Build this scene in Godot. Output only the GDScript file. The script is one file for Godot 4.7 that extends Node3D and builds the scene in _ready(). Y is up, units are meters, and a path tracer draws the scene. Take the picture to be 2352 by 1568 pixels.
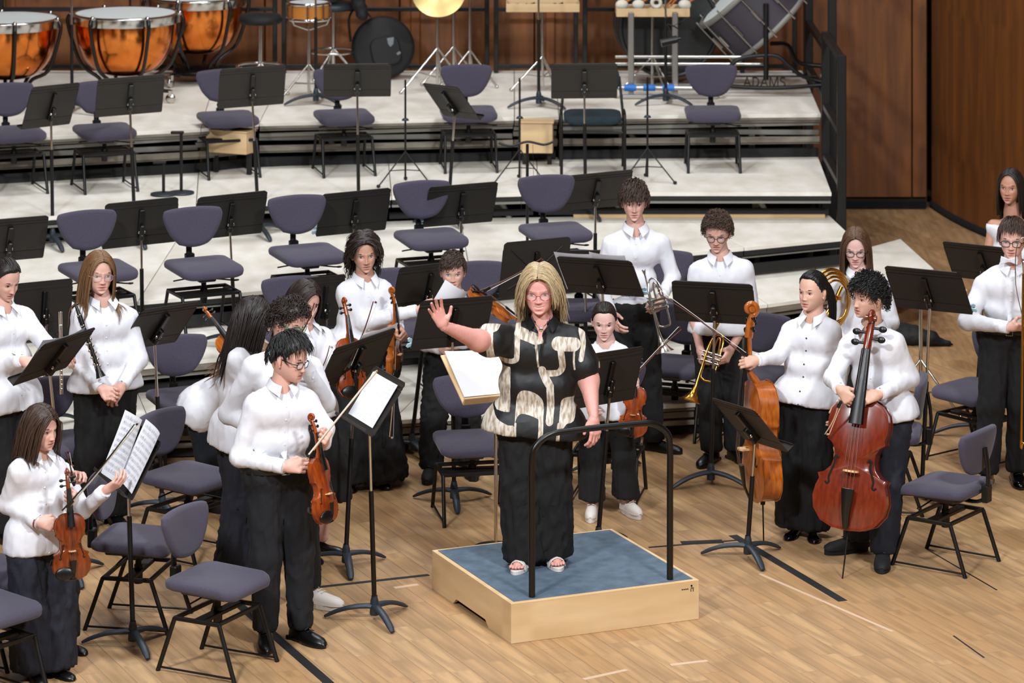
extends Node3D
# An orchestra stage after a concert: conductor on the podium, young players, chairs and stands on risers.

func _ready() -> void:
	# ---- camera: level, lens shifted down
	var cam := Camera3D.new()
	cam.name = "camera"
	cam.position = Vector3(0, 5.73, 19.5)
	cam.near = 0.1; cam.far = 100.0
	add_child(cam)
	cam.set_frustum(0.1 * 1568.0 / 8130.0, Vector2(0, -0.1 * 1784.0 / 8130.0), 0.1, 100.0)
	cam.current = true
	# ---- surroundings
	var we := WorldEnvironment.new()
	we.name = "environment"
	var env := Environment.new()
	env.background_mode = Environment.BG_COLOR
	env.background_color = Color(0.02, 0.018, 0.016)
	env.tonemap_mode = Environment.TONE_MAPPER_LINEAR
	env.tonemap_exposure = 1.0
	env.sdfgi_enabled = true; env.ssao_enabled = true; env.ssil_enabled = true
	we.environment = env
	var lens := CameraAttributesPhysical.new()        # long lens focused on the podium
	lens.frustum_focal_length = 200.0; lens.exposure_aperture = 7.0; lens.frustum_focus_distance = 19.8
	we.camera_attributes = lens
	add_child(we)
	materials()
	# ---- stage lighting rig: overhead panels and front of house lamps
	var spots := ["over the violins at the left", "over the cellos at the right", "over the front left of the stage", "over the front right of the stage", "over the percussion", "from the front at the left", "from the front at the right"]
	for q in [[-2.6, 10.2, -3.4, 19.0], [2.4, 10.2, -3.4, 19.0], [-2.6, 10.2, 1.6, 17.0], [2.4, 10.2, 1.6, 17.0], [-1.4, 10.2, -8.6, 36.0]]:
		stage_lamp(Vector3(q[0], q[1], q[2]), Vector3(q[0] * .3, 0, q[2] * .8), Vector2(2.2, 1.4), q[3], spots.pop_front())
	for q in [[-5.0, 9.6, 10.0, 150.0], [5.0, 9.6, 10.0, 140.0]]:
		stage_lamp(Vector3(q[0], q[1], q[2]), Vector3(q[0] * -.1, 1.0, -2.5), Vector2(1.2, .8), q[3], spots.pop_front())
	setting()
	risers()
	rails()
	build_stand_parts()
	podium()
	chairs()
	stands()
	percussion()
	instruments()
	papers()
	small_things()
	people()
func stage_lamp(at: Vector3, to: Vector3, size: Vector2, energy: float, where: String) -> void:
	var t := thing("stage_lamp", "", "stage lamp", at, 0.0, "stage lamps above the orchestra")
	t.set_meta("label", "wide soft stage lamp panel on the ceiling, shining " + where)
	t.look_at_from_position(at, to, Vector3.BACK if absf((to - at).normalized().y) > .95 else Vector3.UP)
	var m := MB.new()
	m.box(Vector3(0, 0, .07), Vector3(size.x + .12, size.y + .12, .12), Basis(), .01)
	obj("housing", m, M.black_metal, t)
	m = MB.new()
	m.box(Vector3(0, 0, .006), Vector3(size.x, size.y, .008))
	obj("panel", m, M.lamp_glow, t)
	var l := AreaLight3D.new()
	l.name = "light"
	l.area_size = size
	l.light_energy = energy; l.light_color = Color(.955, .975, 1.0)
	l.shadow_enabled = true
	t.add_child(l)
	l.position = Vector3(0, 0, -.01)
	l.set("area_range", 60.0)
func materials() -> void:
	mat("black_metal", Color(.045, .043, .042), .45, .2)
	mat("black_gloss", Color(.02, .02, .02), .35)
	mat("stand_black", Color(.165, .152, .138), .55, .25)
	mat("chrome", Color(.80, .79, .77), .16, 1.0)
	mat("steel", Color(.75, .74, .72), .3, 1.0)
	mat("base_grey", Color(.19, .22, .25), .45, .3)
	mat("clip_blue", Color(.66, .80, .85), .5)
	var cl := mat("chair_cloth", Color(1, 1, 1), .95)
	tri_tex(cl, noise_tex(11, .09, 3, Color(.22, .203, .258), Color(.295, .275, .338), 256), 5.0)
	cl.rim_enabled = true; cl.rim = .25; cl.rim_tint = .6
	var tc := mat("teal_cloth", Color(1, 1, 1), .95)
	tri_tex(tc, noise_tex(12, .09, 3, Color(.08, .14, .16), Color(.12, .19, .22), 128), 5.0)
	mat("chair_plastic", Color(.23, .21, .24), .6)
	mat("ebony", Color(.03, .026, .026), .35)
	mat("maple", Color(.86, .70, .50), .5)
	mat("hole", Color(.012, .008, .006), .9)
	mat("bow_hair", Color(.90, .88, .82), .7)
	mat("bow_brown", Color(.30, .12, .06), .35)
	mat("bow_pale", Color(.78, .66, .50), .4)
	mat("bow_dark", Color(.08, .05, .05), .35)
	for q in [["wood_violin", Color(.44, .16, .035), Color(.66, .30, .08), 31], ["wood_amber", Color(.52, .24, .05), Color(.75, .42, .13), 32], ["wood_red", Color(.36, .105, .03), Color(.52, .185, .065), 33], ["wood_brown", Color(.32, .12, .03), Color(.55, .25, .07), 34]]:
		var w := mat(q[0], Color(1, 1, 1), .28)
		tri_tex(w, noise_tex(q[3], .05, 4, q[1], q[2], 256, Vector2(1, .22)), 3.0)
		w.clearcoat_enabled = true; w.clearcoat = .6; w.clearcoat_roughness = .12
	# cloth
	var shn := bump_tex(41, .014, 3, 7.0, 256, Vector2(1.0, .45))
	for q in [["shirt", Color(.86, .86, .88), .8], ["black_cloth", Color(.040, .038, .042), .9], ["black_navy", Color(.062, .064, .085), .88], ["navy", Color(.085, .095, .14), .85], ["jeans", Color(.06, .095, .13), .9]]:
		var w := mat(q[0], q[1], q[2])
		w.normal_enabled = true; w.normal_texture = shn; w.normal_scale = .7
		w.uv1_triplanar = true; w.uv1_scale = Vector3.ONE * 1.6
	M.shirt.backlight_enabled = true; M.shirt.backlight = Color(.10, .10, .10)
	mat("belt", Color(.03, .028, .028), .45)
	mat("button_white", Color(.85, .85, .86), .3)
	mat("button_dark", Color(.25, .24, .25), .3)
	var ps := mat("print_shirt", Color(1, 1, 1), .55)
	ps.albedo_texture = shirt_print()
	for q in [["conductor", Color(.835, .60, .555)], ["fair", Color(.835, .65, .585)], ["light", Color(.825, .645, .56)], ["pale", Color(.87, .705, .66)], ["olive", Color(.76, .575, .485)], ["tan", Color(.71, .51, .415)]]:
		var w := mat("skin_" + q[0], q[1], .5)
		w.vertex_color_use_as_albedo = true
		w.rim_enabled = true; w.rim = .1
	for q in [["black", Color(.045, .040, .042)], ["dark", Color(.12, .085, .072)], ["darkbrown", Color(.16, .115, .09)], ["brown", Color(.24, .17, .125)], ["lightbrown", Color(.46, .33, .21)], ["blonde", Color(.74, .65, .50)], ["curly", Color(.30, .225, .175)], ["ombre", Color(.36, .25, .17)]]:
		var w := mat("hair_" + q[0], q[1], .5)
		w.vertex_color_use_as_albedo = true
	var ey := mat("eye", Color(1, 1, 1), .2)
	ey.vertex_color_use_as_albedo = true
	mat("lash", Color(.05, .035, .03), .7); mat("mouth", Color(.36, .14, .13), .6); mat("teeth", Color(.86, .83, .79), .35)
	mat("frame_black", Color(.03, .028, .03), .3); mat("frame_red", Color(.55, .16, .18), .3); mat("frame_green", Color(.04, .48, .34), .3); mat("frame_clear", Color(.80, .62, .62), .25, .3)
	var ln := mat("lens", Color(.9, .93, .96, .05), .02)
	ln.transparency = BaseMaterial3D.TRANSPARENCY_ALPHA
	mat("shoe_black", Color(.025, .024, .026), .35); mat("shoe_gloss", Color(.015, .015, .018), .12); mat("shoe_white", Color(.82, .79, .76), .6); mat("shoe_dark", Color(.055, .058, .066), .75); mat("shoe_pink", Color(.85, .66, .62), .6)
	mat("brass", Color(.83, .62, .28), .2, 1.0); mat("silver", Color(.86, .84, .80), .18, 1.0)
	var cp := mat("copper", Color(.80, .44, .20), .16, 1.0)
	cp.albedo_texture = noise_tex(51, .02, 3, Color(.80, .42, .16), Color(.98, .60, .30), 128); cp.albedo_color = Color(1, 1, 1); cp.uv1_triplanar = true; cp.uv1_scale = Vector3.ONE * 1.5
	mat("drum_skin", Color(.80, .83, .82), .6); mat("dark_skin", Color(.14, .145, .145), .3)
	mat("paper", Color(.88, .88, .90), .85); mat("printed", Color(1, 1, 1), .85).albedo_texture = score_print(); mat("ruled", Color(1, 1, 1), .85).albedo_texture = score_print(true)
	var g := mat("lamp_glow", Color(1, 1, 1), .5)
	g.emission_enabled = true; g.emission = Color(1, .96, .9); g.emission_energy_multiplier = 2.0
	# wood of the place
	for k in 5:
		var a: Color = [Color(.645, .52, .385), Color(.66, .535, .40), Color(.678, .555, .415), Color(.65, .523, .385), Color(.632, .503, .365)][k]
		var w := mat("oak_%d" % k, Color(1, 1, 1), .42)
		tri_tex(w, noise_tex(60 + k, .035, 5, a * Color(.93, .915, .875), a * Color(1.11, 1.09, 1.04), 256, Vector2(1.0, .07), 1.5), Vector3(1.7, 1.7, 1.7))
	var pl := mat("ply_top", Color(1, 1, 1), .7)
	tri_tex(pl, noise_tex(71, .012, 5, Color(.84, .815, .755), Color(.92, .905, .865), 512, Vector2(1, .5), 1.2), .55)
	var pe := mat("ply_edge", Color(1, 1, 1), .75)
	tri_tex(pe, noise_tex(72, .03, 4, Color(.40, .37, .33), Color(.60, .57, .51), 256, Vector2(.2, 1), 1.3), 1.2)
	var pb := mat("ply_box", Color(1, 1, 1), .6)
	tri_tex(pb, noise_tex(73, .02, 4, Color(.79, .66, .48), Color(.87, .75, .58), 256, Vector2(.16, 1), 1.3), 1.0)
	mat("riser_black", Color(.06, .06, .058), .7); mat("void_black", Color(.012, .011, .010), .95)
	mat("frame_grey", Color(.52, .51, .48), .6, .2)
	var wp := mat("wall_wood", Color(1, 1, 1), .62)
	tri_tex(wp, noise_tex(81, .016, 5, Color(.35, .19, .045), Color(.49, .28, .08), 512, Vector2(1.0, .10), 1.2), .8)
	mat("hall_dark", Color(.20, .12, .06), .8); mat("hall_ceiling", Color(.55, .50, .44), .85)
	mat("tape", Color(.055, .06, .065), .7); mat("scuff", Color(.78, .66, .55), .8)
	var mt := mat("podium_mat", Color(1, 1, 1), .8)
	tri_tex(mt, noise_tex(83, .02, 5, Color(.27, .335, .39), Color(.36, .43, .49), 256), 1.6)
	mat("bag", Color(.030, .030, .036), .75); mat("bag_grey", Color(.4, .42, .44), .6); mat("cymbal", Color(.62, .55, .36), .32, .9)
	mat("blue_band", Color(.12, .42, .75), .5); mat("fleece", Color(.84, .82, .76), .95); mat("beater_wood", Color(.72, .42, .16), .5); mat("snare_wood", Color(.72, .46, .20), .35)
	mat("letters", Color(.05, .05, .05), .5)
func shirt_print() -> ImageTexture:
	# hand painted looking cream shapes on black satin
	var n := 600; var hh := 800
	var im := Image.create(n, hh, false, Image.FORMAT_RGB8)
	var fz := FastNoiseLite.new(); fz.seed = 5; fz.frequency = .02; fz.fractal_octaves = 4
	var black := Color(.028, .032, .045)
	im.fill(black)
	var px := PackedByteArray(); px.resize(n * hh)
	# strokes [width, points] and filled shapes, centimetres across the shirt from its waist
	for q in PRINT_SHAPES:
		var pts := []
		for p in q: pts.append(Vector2((p[0] + 30.0) * 10.0, (72.0 - p[1]) * 10.0))
		pts.append(pts[0])
		var poly := PackedVector2Array(curve(pts, 3))
		var r := Rect2(poly[0], Vector2.ZERO)
		for p in poly: r = r.expand(p)
		for y in range(maxi(0, int(r.position.y)), mini(hh - 1, int(r.end.y)) + 1):
			for x in range(maxi(0, int(r.position.x)), mini(n - 1, int(r.end.x)) + 1):
				if Geometry2D.is_point_in_polygon(Vector2(x, y), poly): px[y * n + x] = 1
	for q in PRINT_STROKES:
		var w: float = q[0] * 10.0 * .5
		var pts := []
		for p in q[1]: pts.append(Vector2((p[0] + 30.0) * 10.0, (72.0 - p[1]) * 10.0))
		var cv := curve(pts, 6)
		for i in cv.size() - 1:
			var a: Vector2 = cv[i]; var b: Vector2 = cv[i + 1]
			for y in range(maxi(0, int(minf(a.y, b.y) - w)), mini(hh - 1, int(maxf(a.y, b.y) + w)) + 1):
				for x in range(maxi(0, int(minf(a.x, b.x) - w)), mini(n - 1, int(maxf(a.x, b.x) + w)) + 1):
					if px[y * n + x] == 0 and Geometry2D.get_closest_point_to_segment(Vector2(x, y), a, b).distance_to(Vector2(x, y)) < w: px[y * n + x] = 1
	for y in hh:
		for x in n:
			if px[y * n + x]:
				var k := clampf(fz.get_noise_2d(x * 2.4, y * .7) * 1.6 + .25, 0, 1)
				im.set_pixel(x, y, Color(.80, .77, .72).lerp(Color(.50, .41, .31), k * .7))
	return ImageTexture.create_from_image(im)
func score_print(faint := false) -> ImageTexture:
	var w := 256; var h := 340
	var im := Image.create(w, h, false, Image.FORMAT_RGB8)
	im.fill(Color(.89, .89, .91))
	var rng := RandomNumberGenerator.new(); rng.seed = 3
	var ink := Color(.82, .82, .85) if faint else Color(.42, .42, .46)
	for k in 10:
		var y0 := 22 + k * 31
		for l in 5: im.fill_rect(Rect2i(16, y0 + l * 3, w - 32, 1), ink.lerp(Color.WHITE, .35))
		for i in 26:
			var x := 20 + int(rng.randf() * (w - 42)); var y := y0 + rng.randi_range(-3, 12)
			im.fill_rect(Rect2i(x, y, 3, 2), ink); im.fill_rect(Rect2i(x + 2, y - 8, 1, 8), ink)
	return ImageTexture.create_from_image(im)
# ---------------------------------------------------------------- the hall
func slab(called: String, lo: Vector3, hi: Vector3, m: Material, label: String, cat: String) -> MeshInstance3D:
	var b := MB.new()
	b.box((lo + hi) * .5, hi - lo)
	var o := obj(called, b, m)
	struct(o, label, cat)
	return o
func setting() -> void:
	var fl := slab("floor", Vector3(-10, -.30, -13), Vector3(10, -.018, 26), M.void_black, "oak plank stage floor with worn joints", "floor")
	# planks run towards the front right; each is its own piece where it shows
	var d := Vector3(.4, 0, .9165); var p := Vector3(.9165, 0, -.4)
	var rng := RandomNumberGenerator.new(); rng.seed = 21
	var W := .118
	var meshes := []
	for L in [.75, 1.05, 1.35, 1.65]:
		var mb := MB.new()
		mb.box(Vector3(0, -.009, 0), Vector3(W - .0016, .018, L - .0016))
		meshes.append([L, mb.mesh()])
	var bs := Basis(p, Vector3.UP, d)
	var list := []
	for i in range(-95, 96):
		var s := -16.0 - rng.randf() * 1.6
		while s < 24.0:
			var k := rng.randi() % 4
			var L: float = meshes[k][0]
			var c := p * (i * W) + d * (s + L * .5)
			s += L
			if absf(c.x) > 10.0 or c.z < -12.6 or c.z > 25.0: continue
			list.append([c, k, rng.randi() % 5])
	var rest := MB.new()
	var seen := []
	var far := []
	for q in list:
		var c: Vector3 = q[0]
		var z := c.z
		var half := (19.5 - z) * .1447 + .45
		var shown := z < 2.2 and absf(c.x) < half and z > -12.0
		# under the risers nothing shows
		if shown and c.x < 2.0 and z < -3.9 - .35 * c.x: shown = false
		if shown and c.x < 3.1 and z < -7.4: shown = false
		if shown: seen.append(q)
		else: far.append(q)
	seen.sort_custom(func(a, b): return a[0].z > b[0].z)
	for i in seen.size():
		if i < 300: inst("board", meshes[seen[i][1]][1], M["oak_%d" % seen[i][2]], fl, Transform3D(bs, seen[i][0]))
		else: far.append(seen[i])
	var groups := []
	for k in 5: groups.append(MB.new())
	for q in far: groups[q[2]].box(q[0] + Vector3(0, -.009, 0), Vector3(W - .0016, .018, meshes[q[1]][0] - .0016), bs)
	for k in 5:
		var o := obj("floorboards", groups[k], M["oak_%d" % k], fl)
		o.set_meta("kind", "stuff")
	# back wall in wood panels
	var wb := slab("wall_back", Vector3(-10, 0, -13), Vector3(3.70, 11, -12.06), M.hall_dark, "panelled wooden back wall of the stage", "wall")
	for x in [-9.4, -8.2, -7.0, -5.8, -4.6, -3.4, -2.2, -1.0, .2, 1.4]:
		var m := MB.new(); m.box(Vector3(x + .6, 5.55, -12.03), Vector3(1.188, 10.9, .05), Basis(), .006); obj("panel", m, M.wall_wood, wb)
		m = MB.new(); m.box(Vector3(x + .14, 5.55, -12.0), Vector3(.09, 10.9, .06), Basis(), .012); obj("batten", m, M.wall_wood, wb)
	for q in [[2.62, 3.555], [3.567, 3.69]]:
		var m := MB.new(); m.box(Vector3((q[0] + q[1]) * .5, 5.55, -12.03), Vector3(q[1] - q[0], 10.9, .05), Basis(), .004); obj("panel", m, M.wall_wood, wb)
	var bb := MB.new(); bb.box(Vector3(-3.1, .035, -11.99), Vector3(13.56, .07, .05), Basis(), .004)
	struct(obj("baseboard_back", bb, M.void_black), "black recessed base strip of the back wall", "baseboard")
	# curved right wall
	var cw := [Vector3(3.74, 0, -12.05), Vector3(3.86, 0, -11.35), Vector3(4.06, 0, -10.62), Vector3(4.36, 0, -9.85), Vector3(4.80, 0, -9.0), Vector3(5.45, 0, -8.0), Vector3(6.3, 0, -6.9), Vector3(7.4, 0, -5.8), Vector3(8.7, 0, -4.9), Vector3(10.2, 0, -4.3)]
	var fine := curve(cw, 4)
	var m := MB.new()
	var ps := PackedVector3Array()
	for q in fine: ps.append(q + Vector3(0, .06, 0))
	for q in fine: ps.append(q + Vector3(0, 11, 0))
	m.grid(ps, fine.size())
	var ps2 := PackedVector3Array()
	for q in fine: ps2.append(q + Vector3(.4, .0, -.1))
	for q in fine: ps2.append(q + Vector3(.4, 11, -.1))
	m.grid(ps2, fine.size(), false, true)
	struct(obj("wall_right", m, M.wall_wood), "curved wooden side wall at the right of the stage", "wall")
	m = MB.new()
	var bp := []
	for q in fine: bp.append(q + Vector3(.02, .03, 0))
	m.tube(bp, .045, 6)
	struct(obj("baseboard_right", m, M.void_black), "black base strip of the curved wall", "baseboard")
	slab("wall_corner", Vector3(3.70, 0, -13.4), Vector3(4.8, 11, -13.0), M.hall_dark, "wooden end of the deep slot between back wall and curved wall", "wall")
	slab("wall_left", Vector3(-10.4, 0, -13), Vector3(-10, 11, 26), M.hall_dark, "side wall of the hall", "wall")
	slab("wall_far_right", Vector3(10, 0, -13), Vector3(10.4, 11, 26), M.hall_dark, "side wall of the hall on the right", "wall")
	slab("wall_front", Vector3(-10.4, 0, 26), Vector3(10.4, 11, 26.4), M.hall_dark, "rear wall of the auditorium", "wall")
	slab("ceiling", Vector3(-10.4, 11, -13), Vector3(10.4, 11.3, 26.4), M.hall_ceiling, "hall ceiling", "ceiling")
# ---------------------------------------------------------------- risers
func platform(label: String, a: Vector2, b: Vector2, c: Vector2, e: Vector2, h: float, style: int) -> void:
	# a, b front left / right; c, e back right / left (x, z)
	var ctr := (a + b + c + e) * .25
	var o := Vector3(ctr.x, 0, ctr.y)
	var t := thing("riser_platform", label, "riser", o, 0.0, "stage risers")
	var L := func(q: Vector2, y: float) -> Vector3: return Vector3(q.x, y, q.y) - o
	var m := MB.new()
	var poly := PackedVector2Array()
	var g := .003
	for q in [a + (b - a).normalized() * g, b - (b - a).normalized() * g, c - (c - e).normalized() * g, e + (c - e).normalized() * g]: poly.append(Vector2(q.x - o.x, -(q.y - o.z)))
	m.prism(poly, -.028, 0.0, Transform3D(Basis(Vector3.RIGHT, -PI / 2), Vector3(0, h, 0)), .002)
	obj("deck", m, M.ply_top, t)
	var ab := (b - a)
	var ln := ab.length()
	var dir := Vector3(ab.x, 0, ab.y) / ln
	var nrm := Vector3(-dir.z, 0, dir.x)         # to the front
	if nrm.z < 0: nrm = -nrm
	var bs := Basis(dir, Vector3.UP, dir.cross(Vector3.UP))
	var mid: Vector3 = L.call((a + b) * .5, 0)
	var bars := []
	match style:
		0: bars = [[.192, .044, M.ply_edge, 0.0, .01], [.140, .040, M.frame_grey, 0.0, .03], [.088, .030, M.ply_edge, 0.0, .02], [.035, .05, M.riser_black, 0.0, .06]]
		1: bars = [[h - .040, .062, M.ply_edge, 0.0, .008], [h - .10, .022, M.frame_grey, .0, .05], [h - .19, .05, M.riser_black, 0.0, .16]]
		2: bars = [[h - .036, .060, M.riser_black, 0.0, .002], [h - .085, .012, M.frame_grey, 0.0, .03], [h - .17, .075, M.riser_black, 0.0, .02]]
		3: bars = [[h - .034, .052, M.riser_black, 0.0, .002], [h - .078, .020, M.frame_grey, 0.0, .02], [h - .185, .05, M.riser_black, 0.0, .2]]
		4: bars = [[h - .026, .050, M.ply_edge, 0.0, .002], [h - .062, .014, M.ply_edge, 0.0, .02], [h - .098, .030, M.frame_grey, .012, .06], [h - .150, .040, M.frame_grey, -.014, .09], [h - .212, .045, M.ply_edge, 0.0, .04], [h - .245, .012, M.ply_edge, 0.0, .06], [h - .332, .075, M.riser_black, 0.0, .12]]
	for q in bars:
		m = MB.new()
		m.box(mid + Vector3(0, q[0], 0) - nrm * (q[4] + .012), Vector3(ln - .01, q[1], .022), bs * Basis(Vector3.BACK, q[3]), .002)
		obj("front_rail", m, q[2], t)
	var k := maxi(2, int(ln / .9))
	for i in k:
		var u := (i + .5) / k
		var at: Vector3 = L.call(a.lerp(b, u), 0) - nrm * .22
		m = MB.new()
		if style == 4 or style == 3:
			m.tube([at + Vector3(0, h - .06, 0), at + dir * .11 + Vector3(0, h - .25, 0)], .022, 4, .4, nrm)
			m.box(at + Vector3(0, h - .07, 0), Vector3(.09, .05, .06), bs, .004)
		m.box(at + Vector3(0, h * .5 - .03, -.1), Vector3(.05, h - .06, .05), bs, .004)
		obj("leg", m, M.frame_grey if style >= 3 else M.riser_black, t)
	m = MB.new()                                   # black sheet added well inside, standing in for shade under the deck
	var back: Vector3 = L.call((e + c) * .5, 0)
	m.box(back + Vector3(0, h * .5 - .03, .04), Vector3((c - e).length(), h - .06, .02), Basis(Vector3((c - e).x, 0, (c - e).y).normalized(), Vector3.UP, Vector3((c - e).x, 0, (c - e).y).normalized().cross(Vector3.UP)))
	obj("shade_sheet", m, M.void_black, t)
func risers() -> void:
	var V2 := func(l: Array) -> Array:
		var o := []
		for q in l: o.append(Vector2(q[0], q[1]))
		return o
	var tiers := [
		[.22, 0, V2.call([[-4.4, -2.45], [-2.3, -3.12], [-.77, -3.30], [1.21, -3.77], [1.9, -3.93]]), V2.call([[-4.4, -3.3], [-2.5, -4.1], [-.4, -5.05], [1.55, -5.9], [1.95, -6.05]]), "lowest riser"],
		[.44, 1, V2.call([[-4.4, -2.98], [-2.47, -3.87], [-.3, -4.87], [1.83, -5.83], [2.2, -6.06], [3.17, -7.10]]), V2.call([[-4.4, -4.2], [-2.6, -5.05], [-.5, -5.98], [1.55, -6.95], [2.3, -7.35], [3.05, -8.28]]), "second riser"],
		[.67, 2, V2.call([[-4.4, -4.05], [-2.57, -4.81], [-.3, -5.81], [1.72, -6.74], [2.56, -7.16]]), V2.call([[-4.4, -6.55], [-2.5, -7.42], [-.4, -7.9], [1.3, -8.04], [2.47, -8.02]]), "third riser"],
		[.90, 3, V2.call([[-4.6, -6.22], [-2.38, -7.17], [-.92, -7.56], [.2, -7.73], [2.46, -7.73]]), V2.call([[-4.6, -7.95], [-2.5, -8.75], [-1.0, -9.15], [.2, -9.35], [2.5, -9.42]]), "fourth riser"],
		[1.27, 4, V2.call([[-4.6, -7.78], [-2.46, -8.50], [-2.02, -8.78], [.02, -9.06], [.38, -9.12], [2.51, -9.24]]), V2.call([[-4.6, -11.7], [-2.6, -11.7], [-2.0, -11.7], [.02, -11.7], [.38, -11.7], [2.56, -11.7]]), "top riser of the percussion"]]
	var names := ["left end", "left of centre", "middle", "right of centre", "right end", "far right end"]
	for t in tiers:
		var f: Array = t[2]; var b: Array = t[3]
		for i in f.size() - 1:
			var st: int = t[1]
			platform("pale plywood %s, section at the %s" % [t[4], names[i]], f[i], f[i + 1], b[i + 1], b[i], t[0], st)
	# two plain wooden boxes closing the gaps in the top riser's front
	for q in [[-2.23, -8.56, -.42, .17, .36, "wooden box filling the riser gap below the third rear chair"], [.2, -8.99, -.05, .24, .26, "wooden box filling the riser gap behind the teal chair"]]:
		var t := thing("box_step", q[5], "box", Vector3(q[0], .90, q[1]), q[2], "wooden box steps")
		var m := MB.new(); m.box(Vector3(0, .345 - q[3] * .5, 0), Vector3(q[4], q[3], .16), Basis(), .004); obj("body", m, M.ply_box, t)
		m = MB.new(); m.box(Vector3(0, .352, 0), Vector3(q[4] + .02, .014, .18), Basis(), .003); obj("lid", m, M.ply_box, t)
		for sx in [-1.0, 1.0]:
			m = MB.new(); m.box(Vector3(sx * (q[4] * .5 - .03), (.345 - q[3]) * .5, -.03), Vector3(.035, .345 - q[3], .035), Basis(), .003); obj("leg", m, M.riser_black, t)
	var t := thing("batten", "thin wooden batten lying along the back of the third riser", "batten", Vector3(1.45, .67, -7.93))
	var m := MB.new(); m.box(Vector3(0, .014, 0), Vector3(1.95, .028, .05), Basis(), .003); obj("bar", m, M.ply_box, t)
func rails() -> void:
	# guard rail along the back of the top riser
	for i in 5:
		var x0: float = [-4.5, -2.02, -.16, .62, 2.0][i]; var x1: float = [-2.06, -.20, .58, 1.96, 2.5][i]
		var t := thing("guard_rail", "black steel guard rail section, %s along the back wall" % ["far left", "behind the kettledrums' right", "behind the cymbals", "behind the big drum", "at the right end"][i], "railing", Vector3(x0, 1.27, -11.55), 0.0, "black guard rails")
		var w := x1 - x0
		for x in [0.02, w - .02]:
			var m := MB.new(); m.box(Vector3(x, .55, 0), Vector3(.04, 1.10, .04), Basis(), .004); obj("post", m, M.black_metal, t)
		for y in [.06, .56, 1.06]:
			var m := MB.new(); m.box(Vector3(w * .5, y, 0), Vector3(w, .035, .035), Basis(), .004); obj("rail", m, M.black_metal, t)
	# stepped guard frames along the right end of the risers
	for q in [[2.54, .90, -7.78, -9.15, 1.05, "lower"], [2.60, 1.27, -9.25, -11.5, 1.35, "upper"]]:
		var t := thing("end_guard", "tall black guard frame at the right end of the risers, %s one" % q[5], "railing", Vector3(q[0], 0, q[2]), 0.0, "black guard rails")
		var dz: float = q[3] - q[2]
		for z in [0.0, dz]:
			var m := MB.new(); m.box(Vector3(0, (q[1] + q[4]) * .5, z), Vector3(.07, q[1] + q[4], .05), Basis(), .005); obj("post", m, M.black_metal, t)
		for y in [q[1] + .05, q[1] + .45, q[1] + q[4] - .03]:
			var m := MB.new(); m.box(Vector3(0, y, dz * .5), Vector3(.055, .05, absf(dz)), Basis(), .005); obj("rail", m, M.black_metal, t)
# ---------------------------------------------------------------- podium
func podium() -> void:
	var c := Vector3(.284, 0, -.026)
	var yaw := atan2(.444, 1.0197)        # front edge runs back to the right
	var t := thing("podium", "square wooden conductor's podium with dark rubber top and black handrail", "podium", c, yaw)
	var s := 1.113; var h := .2165
	var th := .02
	for k in 4:
		var m := MB.new()
		var bs := Basis(Vector3.UP, k * PI / 2)
		var w := s if k % 2 == 0 else s - 2 * th
		if k == 3:      # left side has a low cut out
			m.prism(PackedVector2Array([Vector2(-w / 2, 0), Vector2(-w * .23, 0), Vector2(-w * .19, .034), Vector2(w * .19, .034), Vector2(w * .23, 0), Vector2(w / 2, 0), Vector2(w / 2, h - .012), Vector2(-w / 2, h - .012)]), s / 2 - th, s / 2, Transform3D(bs, Vector3.ZERO), .001)
		else: m.box(bs * Vector3(0, (h - .012) / 2, s / 2 - th / 2), Vector3(w, h - .012, th), bs, .002)
		obj("side_panel", m, M.ply_box, t)
	var m := MB.new(); m.box(Vector3(0, h - .008, 0), Vector3(s, .012, s), Basis(), .002); obj("top_board", m, M.ply_box, t)
	m = MB.new(); m.box(Vector3(0, h - .001, 0), Vector3(s - .05, .004, s - .05), Basis(), .001); obj("rubber_mat", m, M.podium_mat, t)
	m = MB.new()
	var a := Vector3(-.41, h, .497); var b := Vector3(.41, h, .497)
	m.tube(curve([a, a + Vector3(0, .5, 0), a + Vector3(0, .72, 0), a + Vector3(.02, .80, 0), a + Vector3(.10, .855, 0), a + Vector3(.22, .866, 0), b + Vector3(-.22, .866, 0), b + Vector3(-.10, .855, 0), b + Vector3(-.02, .80, 0), b + Vector3(0, .72, 0), b + Vector3(0, .5, 0), b], 5), .0175, 12)
	obj("handrail", m, M.black_gloss, t)
	# small maker's mark, top right of the front panel
	m = MB.new()
	for q in [[0, 0, .018, .004], [-.004, .012, .010, .010], [.006, -.012, .004, .016], [-.008, -.012, .004, .014]]: m.box(Vector3(.515 + q[0], .175 + q[1], s / 2 + .0008), Vector3(q[2], q[3], .001))
	for k in 4: m.box(Vector3(.455 + k * .011, .172, s / 2 + .0008), Vector3(.007, .006, .001))
	obj("maker_mark", m, M.letters, t)

func chairs() -> void:
	var proto := make_chair()
	var first := true
	for q in CHAIRS:
		var c: Node3D
		if first: c = proto; first = false; c.set_meta("label", q[0])
		else: c = copy(proto, q[0])
		c.position = q[1]; c.rotation.y = q[2]
	var t := make_teal_chair()
	t.position = TEAL
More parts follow.
